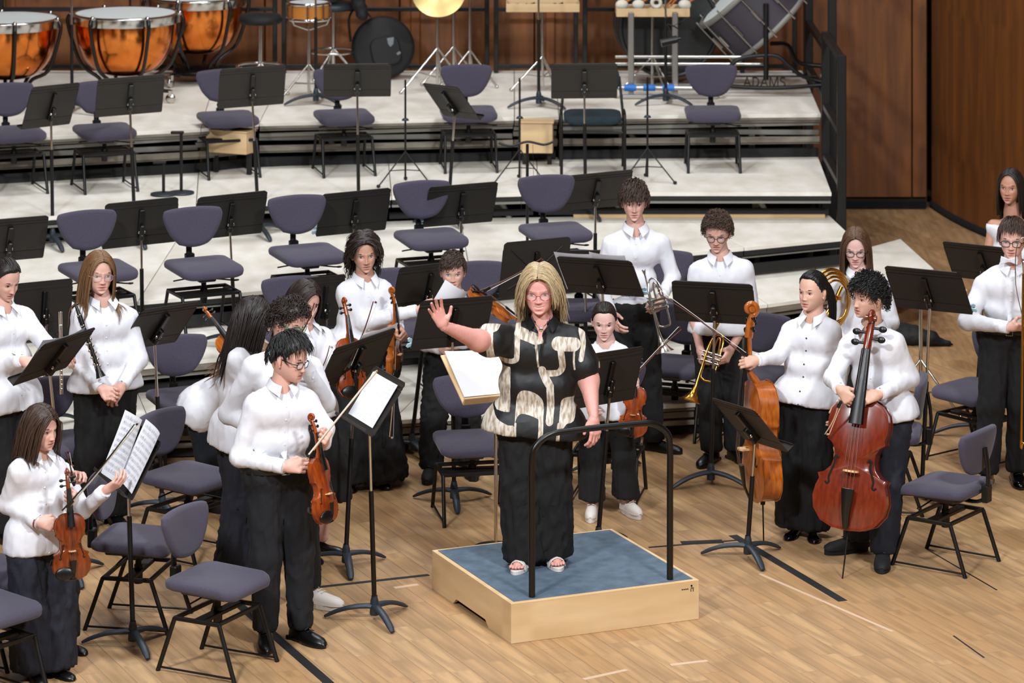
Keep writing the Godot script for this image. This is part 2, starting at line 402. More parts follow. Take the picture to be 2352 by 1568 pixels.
# ---------------------------------------------------------------- percussion
func kettledrum(label: String, at: Vector3, r: float, rim: float, yaw: float) -> void:
	var t := thing("kettledrum", label, "kettledrum", at, yaw, "copper kettledrums")
	var m := MB.new()
	var pr := []
	for i in 15:
		var u := i / 14.0
		pr.append(Vector2(maxf(.001, r * .97 * pow(sin(u * PI * .5), .62)), rim - .06 - r * 1.05 * cos(u * PI * .5)))
	pr.append(Vector2(r * .97, rim - .02))
	m.lathe(pr, 40); obj("bowl", m, M.copper, t)
	m = MB.new(); m.lathe([Vector2(r * .98, rim - .075), Vector2(r * 1.02, rim - .075), Vector2(r * 1.02, rim - .012), Vector2(r * 1.035, rim - .010), Vector2(r * 1.035, rim + .006), Vector2(r * .96, rim + .006)], 40); obj("hoop", m, M.chrome, t)
	m = MB.new(); m.lathe([Vector2(.001, rim + .002), Vector2(r * .97, rim + .002), Vector2(r * .99, rim - .004)], 40); obj("head", m, M.drum_skin, t)
	for k in 6:
		var a := TAU * k / 6.0 + .26
		var d := Vector3(cos(a), 0, sin(a))
		m = MB.new()
		m.tube(curve([d * r * 1.04 + Vector3(0, rim, 0), d * r * 1.12 + Vector3(0, rim - .05, 0), d * r * 1.06 + Vector3(0, rim - .18, 0), d * r * .86 + Vector3(0, rim - .42, 0), d * r * .52 + Vector3(0, .20, 0), d * r * .40 + Vector3(0, .12, 0)], 4), .016, 8)
		obj("strut", m, M.black_gloss, t)
		m = MB.new(); m.ball(d * r * 1.05 + Vector3(0, rim + .0, 0), Vector3(.022, .022, .022), Basis(), 8, 6); m.box(d * r * 1.04 + Vector3(0, rim - .04, 0), Vector3(.022, .07, .022), Basis(Vector3.UP, -a), .004); obj("tuning_lug", m, M.chrome, t)
	m = MB.new(); m.lathe([Vector2(.001, .08), Vector2(r * .5, .08), Vector2(r * .5, .12), Vector2(r * .2, .15), Vector2(.001, .15)], 24); obj("base_plate", m, M.black_metal, t)
	for k in 3:
		var a := TAU * k / 3.0 + .5
		var d := Vector3(cos(a), 0, sin(a))
		m = MB.new(); m.tube([d * r * .45 + Vector3(0, .11, 0), d * r * .92 + Vector3(0, .10, 0)], .016, 8); obj("arm", m, M.black_metal, t)
		m = MB.new(); m.lathe([Vector2(.001, -.012), Vector2(.04, -.012), Vector2(.04, .012), Vector2(.001, .012)], 16, Transform3D(Basis(Vector3.UP, -a) * Basis(Vector3.RIGHT, PI / 2), d * r * .92 + Vector3(0, .041, 0)))
		m.box(d * r * .92 + Vector3(0, .085, 0), Vector3(.03, .05, .04), Basis(Vector3.UP, -a), .004); obj("castor", m, M.chrome, t)
func tripod(t: Node3D, top: float, spread: float, m: Material, spin := 0.3, rad := .011) -> void:
	var mb := MB.new(); mb.tube([Vector3(0, .04, 0), Vector3(0, top, 0)], rad, 10); obj("pole", mb, m, t)
	for k in 3:
		var a := TAU * k / 3.0 + spin
		var d := Vector3(cos(a), 0, sin(a))
		mb = MB.new()
		mb.tube([Vector3(0, spread * 1.1, 0), d * spread + Vector3(0, .012, 0)], rad * .7, 8); mb.tube([Vector3(0, .12, 0), d * spread * .55 + Vector3(0, spread * .52, 0)], rad * .5, 6)
		mb.ball(d * spread + Vector3(0, .014, 0), Vector3(.016, .014, .016), Basis(), 8, 6)
		obj("leg", mb, m, t)
func percussion() -> void:
	var h := 1.27
	kettledrum("copper kettledrum cut off by the left edge", Vector3(-4.18, h, -9.85), .42, .70, .0)
	kettledrum("copper kettledrum in the middle of the three", Vector3(-3.21, h, -9.9), .43, .735, .25)
	kettledrum("large copper kettledrum behind, right of the three", Vector3(-2.72, h, -11.0), .41, .74, .5)
	# tall stands whose desks are above the picture
	for q in [[-3.58, -9.3, "tall black stand in front of the kettledrums"], [-1.62, -9.75, "tall black stand beside the snare drum"], [.22, -9.6, "tall black stand in front of the mallet tray"], [1.27, -9.75, "tall black stand in front of the bass drums"]]:
		stand(q[2], Vector3(q[0], h, q[1]), Vector3(q[0], h + 1.32, q[1] + .05), .1, .6, 0.0, .9)
	# snare drum on its stand
	var t := thing("snare_drum", "wooden shell snare drum with chrome hoops on a stand", "drum", Vector3(-1.70, h, -10.1))
	var m := MB.new(); m.lathe([Vector2(.17, .67), Vector2(.17, .79)], 32); obj("shell", m, M.snare_wood, t)
	for y in [.665, .795]:
		m = MB.new(); m.lathe([Vector2(.165, y - .012), Vector2(.182, y - .012), Vector2(.182, y + .012), Vector2(.165, y + .012)], 32); obj("hoop", m, M.chrome, t)
	m = MB.new(); m.lathe([Vector2(.001, .80), Vector2(.168, .80)], 32); obj("head", m, M.drum_skin, t)
	for k in 8:
		var a := TAU * k / 8
		m = MB.new(); m.tube([Vector3(cos(a) * .185, .665, sin(a) * .185), Vector3(cos(a) * .185, .795, sin(a) * .185)], .006, 6); obj("lug", m, M.chrome, t)
	t = thing("snare_stand", "chrome tripod stand under the snare drum", "drum stand", Vector3(-1.70, h, -10.1))
	tripod(t, .60, .26, M.chrome, .5, .013)
	m = MB.new()
	for k in 3:
		var a := TAU * k / 3 + .3
		m.tube([Vector3(0, .57, 0), Vector3(cos(a) * .16, .625, sin(a) * .16), Vector3(cos(a) * .18, .67, sin(a) * .18)], .009, 8)
	obj("basket", m, M.chrome, t)
	# stools
	for q in [[-2.12, -10.3, "round black drum stool at the left of the snare drum", M.bag], [-1.55, -11.2, "round grey drum stool behind the snare drum", M.base_grey]]:
		t = thing("drum_stool", q[2], "stool", Vector3(q[0], h, q[1]), 0.0, "drum stools")
		m = MB.new(); m.lathe([Vector2(.001, .60), Vector2(.17, .60), Vector2(.185, .63), Vector2(.17, .67), Vector2(.001, .68)], 24); obj("seat", m, q[3], t)
		tripod(t, .61, .24, M.chrome, .2, .018)
		m = MB.new(); var ring := []
		for k in 25: ring.append(Vector3(cos(TAU * k / 24) * .2, .24, sin(TAU * k / 24) * .2))
		m.tube(ring, .011, 8, 1.0, Vector3.ZERO, false); obj("foot_ring", m, M.chrome, t)
	# black cymbal bag leaning on the rail
	t = thing("cymbal_bag", "round black padded cymbal bag with pocket leaning by the stool", "bag", Vector3(-1.12, h, -11.2), .1)
	m = MB.new()
	var bx := Transform3D(Basis(Vector3.RIGHT, -.25), Vector3(0, .27, 0))
	m.lathe([Vector2(.001, -.06), Vector2(.22, -.06), Vector2(.27, -.03), Vector2(.275, .02), Vector2(.24, .06), Vector2(.001, .075)], 36, bx * Transform3D(Basis(Vector3.RIGHT, PI / 2), Vector3.ZERO)); obj("body", m, M.bag, t)
	m = MB.new(); m.prism(rpoly(.26, .26, .08, 5), .06, .095, bx * Transform3D(Basis(Vector3.BACK, .2), Vector3(.02, -.04, 0)), .012); obj("pocket", m, M.bag, t)
	m = MB.new(); m.prism(PackedVector2Array([Vector2(-.03, .04), Vector2(.03, .05), Vector2(.025, -.01), Vector2(.0, -.035), Vector2(-.02, -.01)]), .096, .099, bx * Transform3D(Basis(), Vector3(.06, .03, 0))); obj("emblem", m, M.bag_grey, t)
	m = MB.new(); m.prism(rpoly(.035, .022, .003, 2), .096, .099, bx * Transform3D(Basis(Vector3.BACK, .5), Vector3(.13, -.06, 0))); obj("label_patch", m, M.bag_grey, t)
	m = MB.new(); m.tube(curve([bx * Vector3(-.10, .26, .03), bx * Vector3(-.2, .36, .06), bx * Vector3(-.29, .26, .06), bx * Vector3(-.28, .05, .05)], 5), .022, 8, .3); obj("strap", m, M.bag, t)
	t = thing("jacket", "dark jacket draped over the stool beside the cymbal bag", "jacket", Vector3(-1.42, h + .70, -11.1))
	m = MB.new(); nets(m, [[Vector3(-.12, .1, 0), Vector3(.1, .14, 0), .1, .1], [Vector3(.06, .1, .05), Vector3(.13, -.12, .08), .07, .05], [Vector3(-.05, .12, .02), Vector3(.05, .25, -.02), .09, .11], [Vector3(-.1, .05, .05), Vector3(-.2, -.02, .1), .05, .03]], .02, .05, [], -1, .012, Vector3(40, 40, 40)); obj("cloth", m, M.bag, t)
	# cymbal on a stand
	t = thing("cymbal", "tilted bronze cymbal hanging over its stand", "cymbal", Vector3(-.62, h + .87, -10.35))
	m = MB.new(); m.lathe([Vector2(.001, .03), Vector2(.03, .028), Vector2(.06, .008), Vector2(.15, .0), Vector2(.23, -.012), Vector2(.231, -.014), Vector2(.15, -.003), Vector2(.001, .02)], 40, Transform3D(Basis(Vector3.RIGHT, 1.15), Vector3.ZERO)); obj("plate", m, M.cymbal, t)
	m = MB.new(); m.tube([Vector3(0, 0, .05), Vector3(.01, .10, .03)], .014, 8, .4); obj("strap", m, M.bag, t)
	for q in [[-.63, -10.45, .85, .34, "chrome tripod stand carrying the cymbal"], [-.50, -10.9, .95, .30, "second chrome stand behind the cymbal"], [-.36, -10.8, .9, .28, "third chrome stand right of the cymbal"]]:
		t = thing("cymbal_stand", q[4], "stand", Vector3(q[0], h, q[1]), 0.0, "chrome cymbal stands"); tripod(t, q[2], q[3], M.chrome, .6, .013)
	# mallet trays
	for q in [[.26, -10.5, .62, .70, "wooden tray of mallets and sticks on a stand"], [1.19, -10.5, .62, .66, "wooden tray with fleece beaters and a tape roll"]]:
		t = thing("mallet_tray", q[4], "tray", Vector3(q[0], h, q[1]), 0.0, "percussion trays")
		m = MB.new(); m.box(Vector3(0, q[3], 0), Vector3(q[2], .03, .30), Basis(), .004); m.box(Vector3(0, q[3] + .03, .145), Vector3(q[2], .05, .012), Basis(), .003); m.box(Vector3(0, q[3] + .03, -.145), Vector3(q[2], .05, .012), Basis(), .003)
		for s in [-1.0, 1.0]: m.box(Vector3(s * q[2] * .49, q[3] + .03, 0), Vector3(.012, .05, .30), Basis(), .003)
		obj("tray", m, M.ply_box, t)
		m = MB.new(); m.box(Vector3(0, q[3] + .018, 0), Vector3(q[2] - .03, .006, .27)); obj("liner", m, M.bag, t)
		tripod(t, q[3], .27, M.chrome, .9, .012)
	for q in [[.02, "wooden drumsticks at the left end of the tray", M.maple, .012], [.16, "pair of black mallets with a yellow grip", M.bag, .018], [.40, "dark rubber mallet at the right of the tray", M.bag, .02]]:
		t = thing("mallet", q[1], "mallet", Vector3(q[0], h + .735, -10.46), .2, "mallets on the trays")
		m = MB.new(); m.tube([Vector3(-.05, 0, .06), Vector3(.05, .0, -.1)], .008, 8); m.ball(Vector3(-.05, .004, .06), Vector3(q[3], q[3], q[3]), Basis(), 10, 8); obj("stick", m, q[2], t)
	for q in [[.93, "white fleece beater at the left of the tray"], [1.07, "second white fleece beater on the tray"], [1.46, "white fleece beater at the right of the tray"]]:
		t = thing("beater", q[1], "beater", Vector3(q[0], h + .735, -10.45), 0.0, "fleece beaters")
		m = MB.new(); m.ball(Vector3.ZERO, Vector3(.055, .045, .045), Basis(), 14, 10); obj("head", m, M.fleece, t)
		m = MB.new(); m.tube([Vector3(.03, .02, 0), Vector3(.10, .06, -.04)], .011, 8); obj("handle", m, M.beater_wood, t)
	t = thing("tape_roll", "white roll of tape standing on the tray", "tape roll", Vector3(1.22, h + .755, -10.42))
	m = MB.new(); var rg := []
	for k in 25: rg.append(Vector3(cos(TAU * k / 24) * .036, sin(TAU * k / 24) * .036, 0))
	m.tube(rg, .017, 8, 1.0, Vector3.BACK, false); obj("roll", m, M.fleece, t)
	# castanet like wooden pair
	t = thing("castanets", "orange wooden castanet pair on the tray", "castanets", Vector3(1.33, h + .725, -10.45))
	m = MB.new(); m.tube([Vector3(-.02, 0, 0), Vector3(.03, .06, 0)], [.014, .02], 8, .5); m.tube([Vector3(.01, 0, 0.01), Vector3(.06, .06, .01)], [.014, .02], 8, .5); obj("pair", m, M.beater_wood, t)
	# large bass drum on a chrome cradle
	t = thing("bass_drum", "large bass drum with dark glossy head standing upright", "drum", Vector3(1.33, h, -11.0), .08)
	var dx := Transform3D(Basis(Vector3.RIGHT, PI / 2), Vector3(0, .50, 0))
	m = MB.new(); m.lathe([Vector2(.42, -.20), Vector2(.42, .20)], 48, dx); obj("shell", m, M.dark_skin, t)
	m = MB.new(); m.lathe([Vector2(.001, .205), Vector2(.40, .205)], 48, dx); m.lathe([Vector2(.001, -.205), Vector2(.40, -.205)], 48, dx); obj("head", m, M.dark_skin, t)
	for z in [-.2, .2]:
		m = MB.new(); m.lathe([Vector2(.405, z - .02), Vector2(.435, z - .02), Vector2(.435, z + .02), Vector2(.405, z + .02), Vector2(.405, z - .02)], 48, dx); obj("hoop", m, M.dark_skin, t)
	t = thing("drum_cradle", "low chrome cradle with blue bands and castors under the bass drum", "drum stand", Vector3(1.42, h, -10.35))
	m = MB.new()
	for y in [.25, .31]: m.tube([Vector3(-.55, y, .0), Vector3(.72, y, .0)], .014, 10)
	obj("bar", m, M.chrome, t)
	for x in [-.42, -.05]:
		m = MB.new(); m.box(Vector3(x, .35, .12), Vector3(.05, .70, .05), Basis(), .006); obj("upright", m, M.steel, t)
	m = MB.new(); m.tube([Vector3(-.55, .075, .18), Vector3(.35, .075, .18)], .02, 10); m.box(Vector3(-.1, .02, .3), Vector3(.8, .03, .06), Basis(), .006); obj("foot_bar", m, M.steel, t)
	for x in [-.48, -.32, -.16]:
		m = MB.new(); m.tube([Vector3(x, .075, .18), Vector3(x + .10, .075, .18)], .028, 12); obj("band", m, M.blue_band, t)
	for x in [-.55, .32]:
		m = MB.new(); m.lathe([Vector2(.001, -.015), Vector2(.05, -.015), Vector2(.05, .015), Vector2(.001, .015)], 16, Transform3D(Basis(Vector3.BACK, PI / 2), Vector3(x, .05, .26))); obj("castor", m, M.fleece, t)
	# concert bass drum tipped on a swivel stand with lettering in its lower frame
	t = thing("tilting_bass_drum", "bass drum tipped over on a black swivel stand with castors", "drum", Vector3(2.1, h, -10.6))
	var cx := Transform3D(Basis(Vector3.BACK, .76), Vector3(-.05, .68, 0))
	m = MB.new(); m.lathe([Vector2(.40, -.20), Vector2(.40, .20)], 48, cx * Transform3D(Basis(Vector3.UP, .2), Vector3.ZERO)); obj("shell", m, M.chair_plastic, t)
	m = MB.new(); m.lathe([Vector2(.001, .205), Vector2(.39, .205)], 48, cx); m.lathe([Vector2(.001, -.205), Vector2(.39, -.205)], 48, cx); obj("head", m, M.drum_skin, t)
	for y in [-.2, .2]:
		m = MB.new(); m.lathe([Vector2(.39, y - .02), Vector2(.425, y - .02), Vector2(.425, y + .02), Vector2(.39, y + .02)], 48, cx); obj("hoop", m, M.frame_grey, t)
	for k in 12:
		var a := TAU * k / 12
		m = MB.new(); m.tube([cx * Vector3(cos(a) * .43, -.25, sin(a) * .43), cx * Vector3(cos(a) * .43, .25, sin(a) * .43)], .008, 6); m.box(cx * Vector3(cos(a) * .415, 0, sin(a) * .415), Vector3(.02, .12, .03), cx.basis * Basis(Vector3.UP, -a), .004); obj("tension_rod", m, M.chrome, t)
	m = MB.new()
	m.tube([Vector3(.03, .14, .42), Vector3(.03, .78, .42)], .022, 10)
	m.tube(curve([Vector3(-.36, .14, .42), Vector3(-.22, .30, .42), Vector3(-.05, .34, .42), Vector3(.12, .34, .42), Vector3(.22, .26, .42), Vector3(.34, .17, .42), Vector3(.52, .12, .42)], 5), .018, 8)
	m.tube(curve([Vector3(-.42, .10, .42), Vector3(-.1, .075, .42), Vector3(.2, .075, .42), Vector3(.52, .10, .42)], 5), .018, 8)
	m.tube([Vector3(-.36, .17, .42), Vector3(.45, .17, .42)], .009, 8)
	m.tube(curve([Vector3(.1, .40, .1), Vector3(.25, .36, -.1), Vector3(.35, .20, -.2), Vector3(.55, .17, -.2)], 5), .02, 8)
	m.tube([Vector3(.53, .12, .42), Vector3(.55, .16, -.2)], .016, 8)
	obj("stand_frame", m, M.black_metal, t)
	var tm := TextMesh.new(); tm.text = "ADAMS"; tm.font_size = 24; tm.pixel_size = .0046; tm.depth = .02
	var sf := SystemFont.new(); sf.font_names = PackedStringArray(["Droid Sans"]); tm.font = sf
	inst("lettering", tm, M.black_metal, t, Transform3D(Basis(), Vector3(.02, .122, .42)))
	for q in [Vector3(.53, .045, .42), Vector3(.56, .045, -.2), Vector3(-.42, .045, .42)]:
		m = MB.new(); m.lathe([Vector2(.001, -.014), Vector2(.045, -.014), Vector2(.045, .014), Vector2(.001, .014)], 16, Transform3D(Basis(Vector3.BACK, PI / 2), q)); m.box(q + Vector3(0, .045, 0), Vector3(.05, .04, .04), Basis(), .005); obj("castor", m, M.steel, t)
	# hanging microphone on its wire
	t = thing("hanging_microphone", "black microphone hung on a thin wire in front of the drums", "microphone", Vector3(1.29, 1.94, -9.0))
	m = MB.new(); m.tube([Vector3(-.09, -.06, .02), Vector3(.04, -.03, 0)], [.034, .030], 14); m.tube([Vector3(.04, -.03, 0), Vector3(.07, -.022, 0)], [.02, .014], 10); obj("capsule", m, M.black_gloss, t)
	m = MB.new(); m.tube(curve([Vector3(.0, -.02, .01), Vector3(-.02, .05, .0), Vector3(-.04, .09, 0), Vector3(.02, .07, 0), Vector3(.06, .04, 0)], 4), .006, 6); obj("shock_mount", m, M.black_metal, t)
	m = MB.new(); m.tube([Vector3(.0, .07, 0), Vector3(.62, .42, 0), Vector3(2.2, 1.5, 0)], .0025, 5); m.tube([Vector3(-.02, .08, 0), Vector3(-.12, .4, 0), Vector3(-.9, 4.0, 0)], .002, 5); obj("wire", m, M.black_metal, t)
	# thin microphone tripods between the rear chairs and round based stands
	for q in [[930, "between the snare drum and the hanging cymbal"], [1197, "beside the teal chair's left"], [1497, "right of the teal chair"]]:
		var x: float = {930: -.83, 1197: .06, 1497: 1.06}[q[0]]
		t = thing("microphone_stand", "thin black microphone tripod " + q[1], "microphone stand", Vector3(x, .90, {930: -8.05, 1197: -8.15, 1497: -8.2}[q[0]]), 0.0, "thin microphone stands")
		tripod(t, .82, .24, M.black_metal, .5, .008)
		m = MB.new(); m.lathe([Vector2(.001, 0), Vector2(.03, .004), Vector2(.02, .02), Vector2(.001, .022)], 12, Transform3D(Basis(), Vector3(0, .5, 0))); obj("collar", m, M.base_grey, t)
	for q in [[-2.54, -7.68, .47, "round based black stand left of the third rear chair"], [-2.67, -7.62, .25, "shorter round based black stand beside it"]]:
		t = thing("round_base_stand", q[3], "stand", Vector3(q[0], .90, q[1]), 0.0, "round based stands")
		m = MB.new(); m.lathe([Vector2(.001, 0), Vector2(.10, 0), Vector2(.10, .014), Vector2(.02, .022), Vector2(.001, .022)], 24); obj("base", m, M.base_grey, t)
		m = MB.new(); m.tube([Vector3(0, .02, 0), Vector3(0, q[2], 0)], .012, 8); obj("pole", m, M.black_metal, t)
		m = MB.new(); m.box(Vector3(-.03, q[2], 0), Vector3(.10, .02, .04), Basis(), .005); obj("bracket", m, M.black_metal, t)

func wind(called: String, label: String, category: String, a: Vector3) -> Node3D:
	return thing(called, label, category, a)
func trumpet(label: String, mp: Vector3, bell: Vector3, up: Vector3, metal: Material) -> void:
	var t := wind("trumpet", label, "trumpet", mp)
	var L := (bell - mp).length()
	var x := Transform3D(look(bell - mp, up), Vector3.ZERO)      # y towards the bell, z the side of the valves
	var m := MB.new()
	m.lathe([Vector2(.004, 0), Vector2(.013, -.002), Vector2(.013, .006), Vector2(.006, .03), Vector2(.005, .07)], 14, x); obj("mouthpiece", m, metal, t)
	m = MB.new()
	m.tube(curve([x * Vector3(0, .06, 0), x * Vector3(0, L * .62, 0), x * Vector3(0, L * .70, .02), x * Vector3(0, L * .71, .06), x * Vector3(0, L * .66, .085), x * Vector3(0, L * .30, .085), x * Vector3(0, L * .16, .07), x * Vector3(0, L * .12, .04), x * Vector3(0, L * .16, .012), x * Vector3(.02, L * .3, .0), x * Vector3(.02, L * .6, 0)], 5), .0062, 8)
	m.tube(curve([x * Vector3(.02, L * .36, .04), x * Vector3(.03, L * .2, .05), x * Vector3(.03, L * .19, .07), x * Vector3(.02, L * .36, .08)], 4), .006, 8)
	obj("tubing", m, metal, t)
	m = MB.new()
	var pr := []
	for i in 14:
		var u := i / 13.0
		pr.append(Vector2(.006 + .055 * pow(u, 5.0) + .006 * u, L * (.55 + .45 * u)))
	m.lathe(pr, 22, x * Transform3D(Basis(), Vector3(.02, 0, 0))); obj("bell", m, metal, t)
	for k in 3:
		m = MB.new()
		var yy := L * (.38 + k * .055)
		m.tube([x * Vector3(0.012, yy, -.025), x * Vector3(.012, yy, .105)], .0095, 10); m.tube([x * Vector3(.012, yy, -.025), x * Vector3(.012, yy, -.045)], [.003, .003], 6); m.ball(x * Vector3(.012, yy, -.047), Vector3(.009, .004, .009), x.basis, 8, 5)
		obj("valve", m, M.chrome, t)
func horn(label: String, c: Vector3) -> void:
	var t := wind("french_horn", label, "horn", c)
	var bs := Basis(Vector3.UP, .55)
	for k in 4:
		var m := MB.new()
		var ps := []
		for i in 33:
			var a := TAU * i / 32.0
			ps.append(bs * Vector3(cos(a) * (.15 - .016 * k), sin(a) * (.19 - .02 * k), (k - 1.5) * .016))
		m.tube(ps, .011 - .0012 * k, 8, 1.0, Vector3.ZERO, false); obj("coil", m, M.brass, t)
	var m := MB.new()
	var pr := []
	for i in 14:
		var u := i / 13.0
		pr.append(Vector2(.012 + .14 * pow(u, 3.2), .34 * u))
	m.lathe(pr, 26, Transform3D(bs * Basis(Vector3.BACK, 2.6), Vector3(.06, .08, -.04))); obj("bell", m, M.brass, t)
	m = MB.new(); m.tube([bs * Vector3(-.14, .05, .02), bs * Vector3(-.2, .16, .04)], [.006, .004], 8); m.tube([bs * Vector3(-.2, .16, .04), bs * Vector3(-.22, .20, .045)], [.005, .009], 8); obj("mouthpiece", m, M.silver, t)
	for k in 3:
		m = MB.new(); m.tube([bs * Vector3(-.05 + k * .035, .02, -.02), bs * Vector3(-.05 + k * .035, .02, .05)], .013, 10); obj("valve", m, M.brass, t)
func trombone(label: String, a: Vector3, b: Vector3) -> void:
	var t := wind("trombone", label, "trombone", a)
	var d := (b - a)
	var dn := d.normalized()
	var s := Vector3(.085, 0, .03)
	var up := -dn * .30
	var m := MB.new()
	m.tube(curve([up, Vector3.ZERO, d * .96, d * .985 + s * .1, d + s * .5, d * .985 + s * .9, d * .96 + s, s, up + s], 5), .0085, 10); obj("slide", m, M.brass, t)
	m = MB.new(); m.tube([up * .6, up * .6 + s], .006, 8); m.tube([Vector3(0, -.02, 0), Vector3(0, -.02, 0) + s], .006, 8); obj("brace", m, M.brass, t)
	m = MB.new(); m.lathe([Vector2(.005, 0), Vector2(.008, .05), Vector2(.016, .07), Vector2(.017, .074)], 14, Transform3D(look(-dn), up)); obj("mouthpiece", m, M.silver, t)
	m = MB.new()
	m.tube(curve([up + s, up * 1.3 + s, up * 2.2 + s * 1.2, up * 2.5 + s * 2.0, up * 2.2 + s * 2.8, up + s * 3.0], 5), .010, 10); obj("tuning_slide", m, M.brass, t)
	m = MB.new()
	var pr := []
	for i in 14:
		var u := i / 13.0
		pr.append(Vector2(.010 + .095 * pow(u, 4.0), .55 * u))
	m.lathe(pr, 26, Transform3D(look(dn), up + s * 3.0)); obj("bell", m, M.brass, t)
	m = MB.new()                                   # wire practice rack beside the slide
	m.tube(curve([up * .2 + Vector3(-.01, 0, .03), up * .8 + Vector3(-.05, 0, .03), up * 1.5 + Vector3(-.05, 0, .03), up * 1.75 + Vector3(-.01, 0, .03), up * 1.5 + Vector3(.03, 0, .03), up * .2 + Vector3(.02, 0, .03)], 4), .003, 6); obj("hand_guard", m, M.silver, t)
func clarinet(label: String, a: Vector3, b: Vector3) -> void:
	var t := wind("clarinet", label, "clarinet", a)
	var x := Transform3D(look(b - a, Vector3(.3, .1, 1)), Vector3.ZERO)
	var L := (b - a).length()
	var m := MB.new(); m.lathe([Vector2(.004, 0), Vector2(.009, .03), Vector2(.012, .075), Vector2(.0155, .078), Vector2(.0155, .14), Vector2(.0135, .142), Vector2(.0135, L * .55), Vector2(.015, L * .555), Vector2(.0145, L * .82), Vector2(.017, L * .84), Vector2(.020, L * .92), Vector2(.030, L)], 16, x); obj("body", m, M.black_gloss, t)
	for y in [.078, .142, L * .55, L * .84]:
		m = MB.new(); m.lathe([Vector2(.0165, y - .004), Vector2(.0172, y), Vector2(.0165, y + .004)], 16, x); obj("ring", m, M.silver, t)
	for k in 12:
		m = MB.new()
		var y := lerpf(.17, L * .86, k / 11.0)
		var sx := .009 if k % 2 == 0 else -.009
		m.lathe([Vector2(.001, .018), Vector2(.007, .0175), Vector2(.0075, .015)], 10, x * Transform3D(Basis(Vector3.RIGHT, PI / 2) * Basis(Vector3.BACK, -sx * 60), Vector3(sx, y, 0)))
		m.tube([x * Vector3(sx, y, .0175), x * Vector3(sx * 1.6, y + .03, .012)], .0022, 5)
		obj("key", m, M.silver, t)
func flute(label: String, a: Vector3, b: Vector3) -> void:
	var t := wind("flute", label, "flute", a)
	var x := Transform3D(look(b - a, Vector3(.2, 0, 1)), Vector3.ZERO)
	var L := (b - a).length()
	var m := MB.new(); m.lathe([Vector2(.001, 0), Vector2(.0105, .001), Vector2(.0105, .17), Vector2(.0115, .172), Vector2(.0115, .2), Vector2(.0095, .202), Vector2(.0095, L)], 14, x); obj("tube", m, M.silver, t)
	m = MB.new(); m.box(x * Vector3(0, .09, .011), Vector3(.018, .03, .005), x.basis, .002); obj("lip_plate", m, M.silver, t)
	for k in 9:
		m = MB.new()
		var y := lerpf(.24, L - .03, k / 8.0)
		m.lathe([Vector2(.001, .014), Vector2(.008, .0135), Vector2(.0085, .010)], 10, x * Transform3D(Basis(Vector3.RIGHT, PI / 2), Vector3(0, y, 0))); obj("key", m, M.silver, t)
func papers() -> void:
	for q in PAPERS:
		var o: Vector3 = q[1]
		var d := Vector3(sin(q[2]), 0, cos(q[2]))
		var y: Vector3 = (Vector3.UP * cos(q[3]) + d * sin(q[3])).normalized()
		var z: Vector3 = (-d * cos(q[3]) + Vector3.UP * sin(q[3])).normalized()
		var b := Basis(z, q[4]) * Basis(y.cross(z), y, z)
		sheet(q[0], o + b * q[5], b * Basis(Vector3.BACK, q[7]), q[6], M[q[8]], q[9])
	# open folder on the conductor's desk
	var t := thing("conductor_desk", "wooden conductor's desk with an open white score, left of the conductor", "music stand", CDESK, .41)
	var m := MB.new(); m.lathe([Vector2(.001, 0), Vector2(.13, 0), Vector2(.13, .012), Vector2(.02, .03), Vector2(.001, .03)], 24); obj("base", m, M.black_metal, t)
	m = MB.new(); m.tube([Vector3(0, .02, 0), Vector3(0, .98, 0)], .011, 10); obj("pole", m, M.chrome, t)
	var b := Basis(Vector3.RIGHT, -1.02)
	m = MB.new(); m.box(Vector3(0, 1.01, 0), Vector3(.56, .40, .012), b, .003); m.box(Vector3(0, 1.01, 0) + b * Vector3(0, -.20, .02), Vector3(.56, .014, .05), b, .003); obj("desk", m, M.ply_box, t)
	var sc := sheet("open white score lying on the conductor's desk", CDESK + Basis(Vector3.UP, .41) * (Vector3(-.01, 1.01, 0) + b * Vector3(0, .02, .012)), Basis(Vector3.UP, .41) * b, Vector2(.50, .36), M.paper, .015, "score", "open_score")
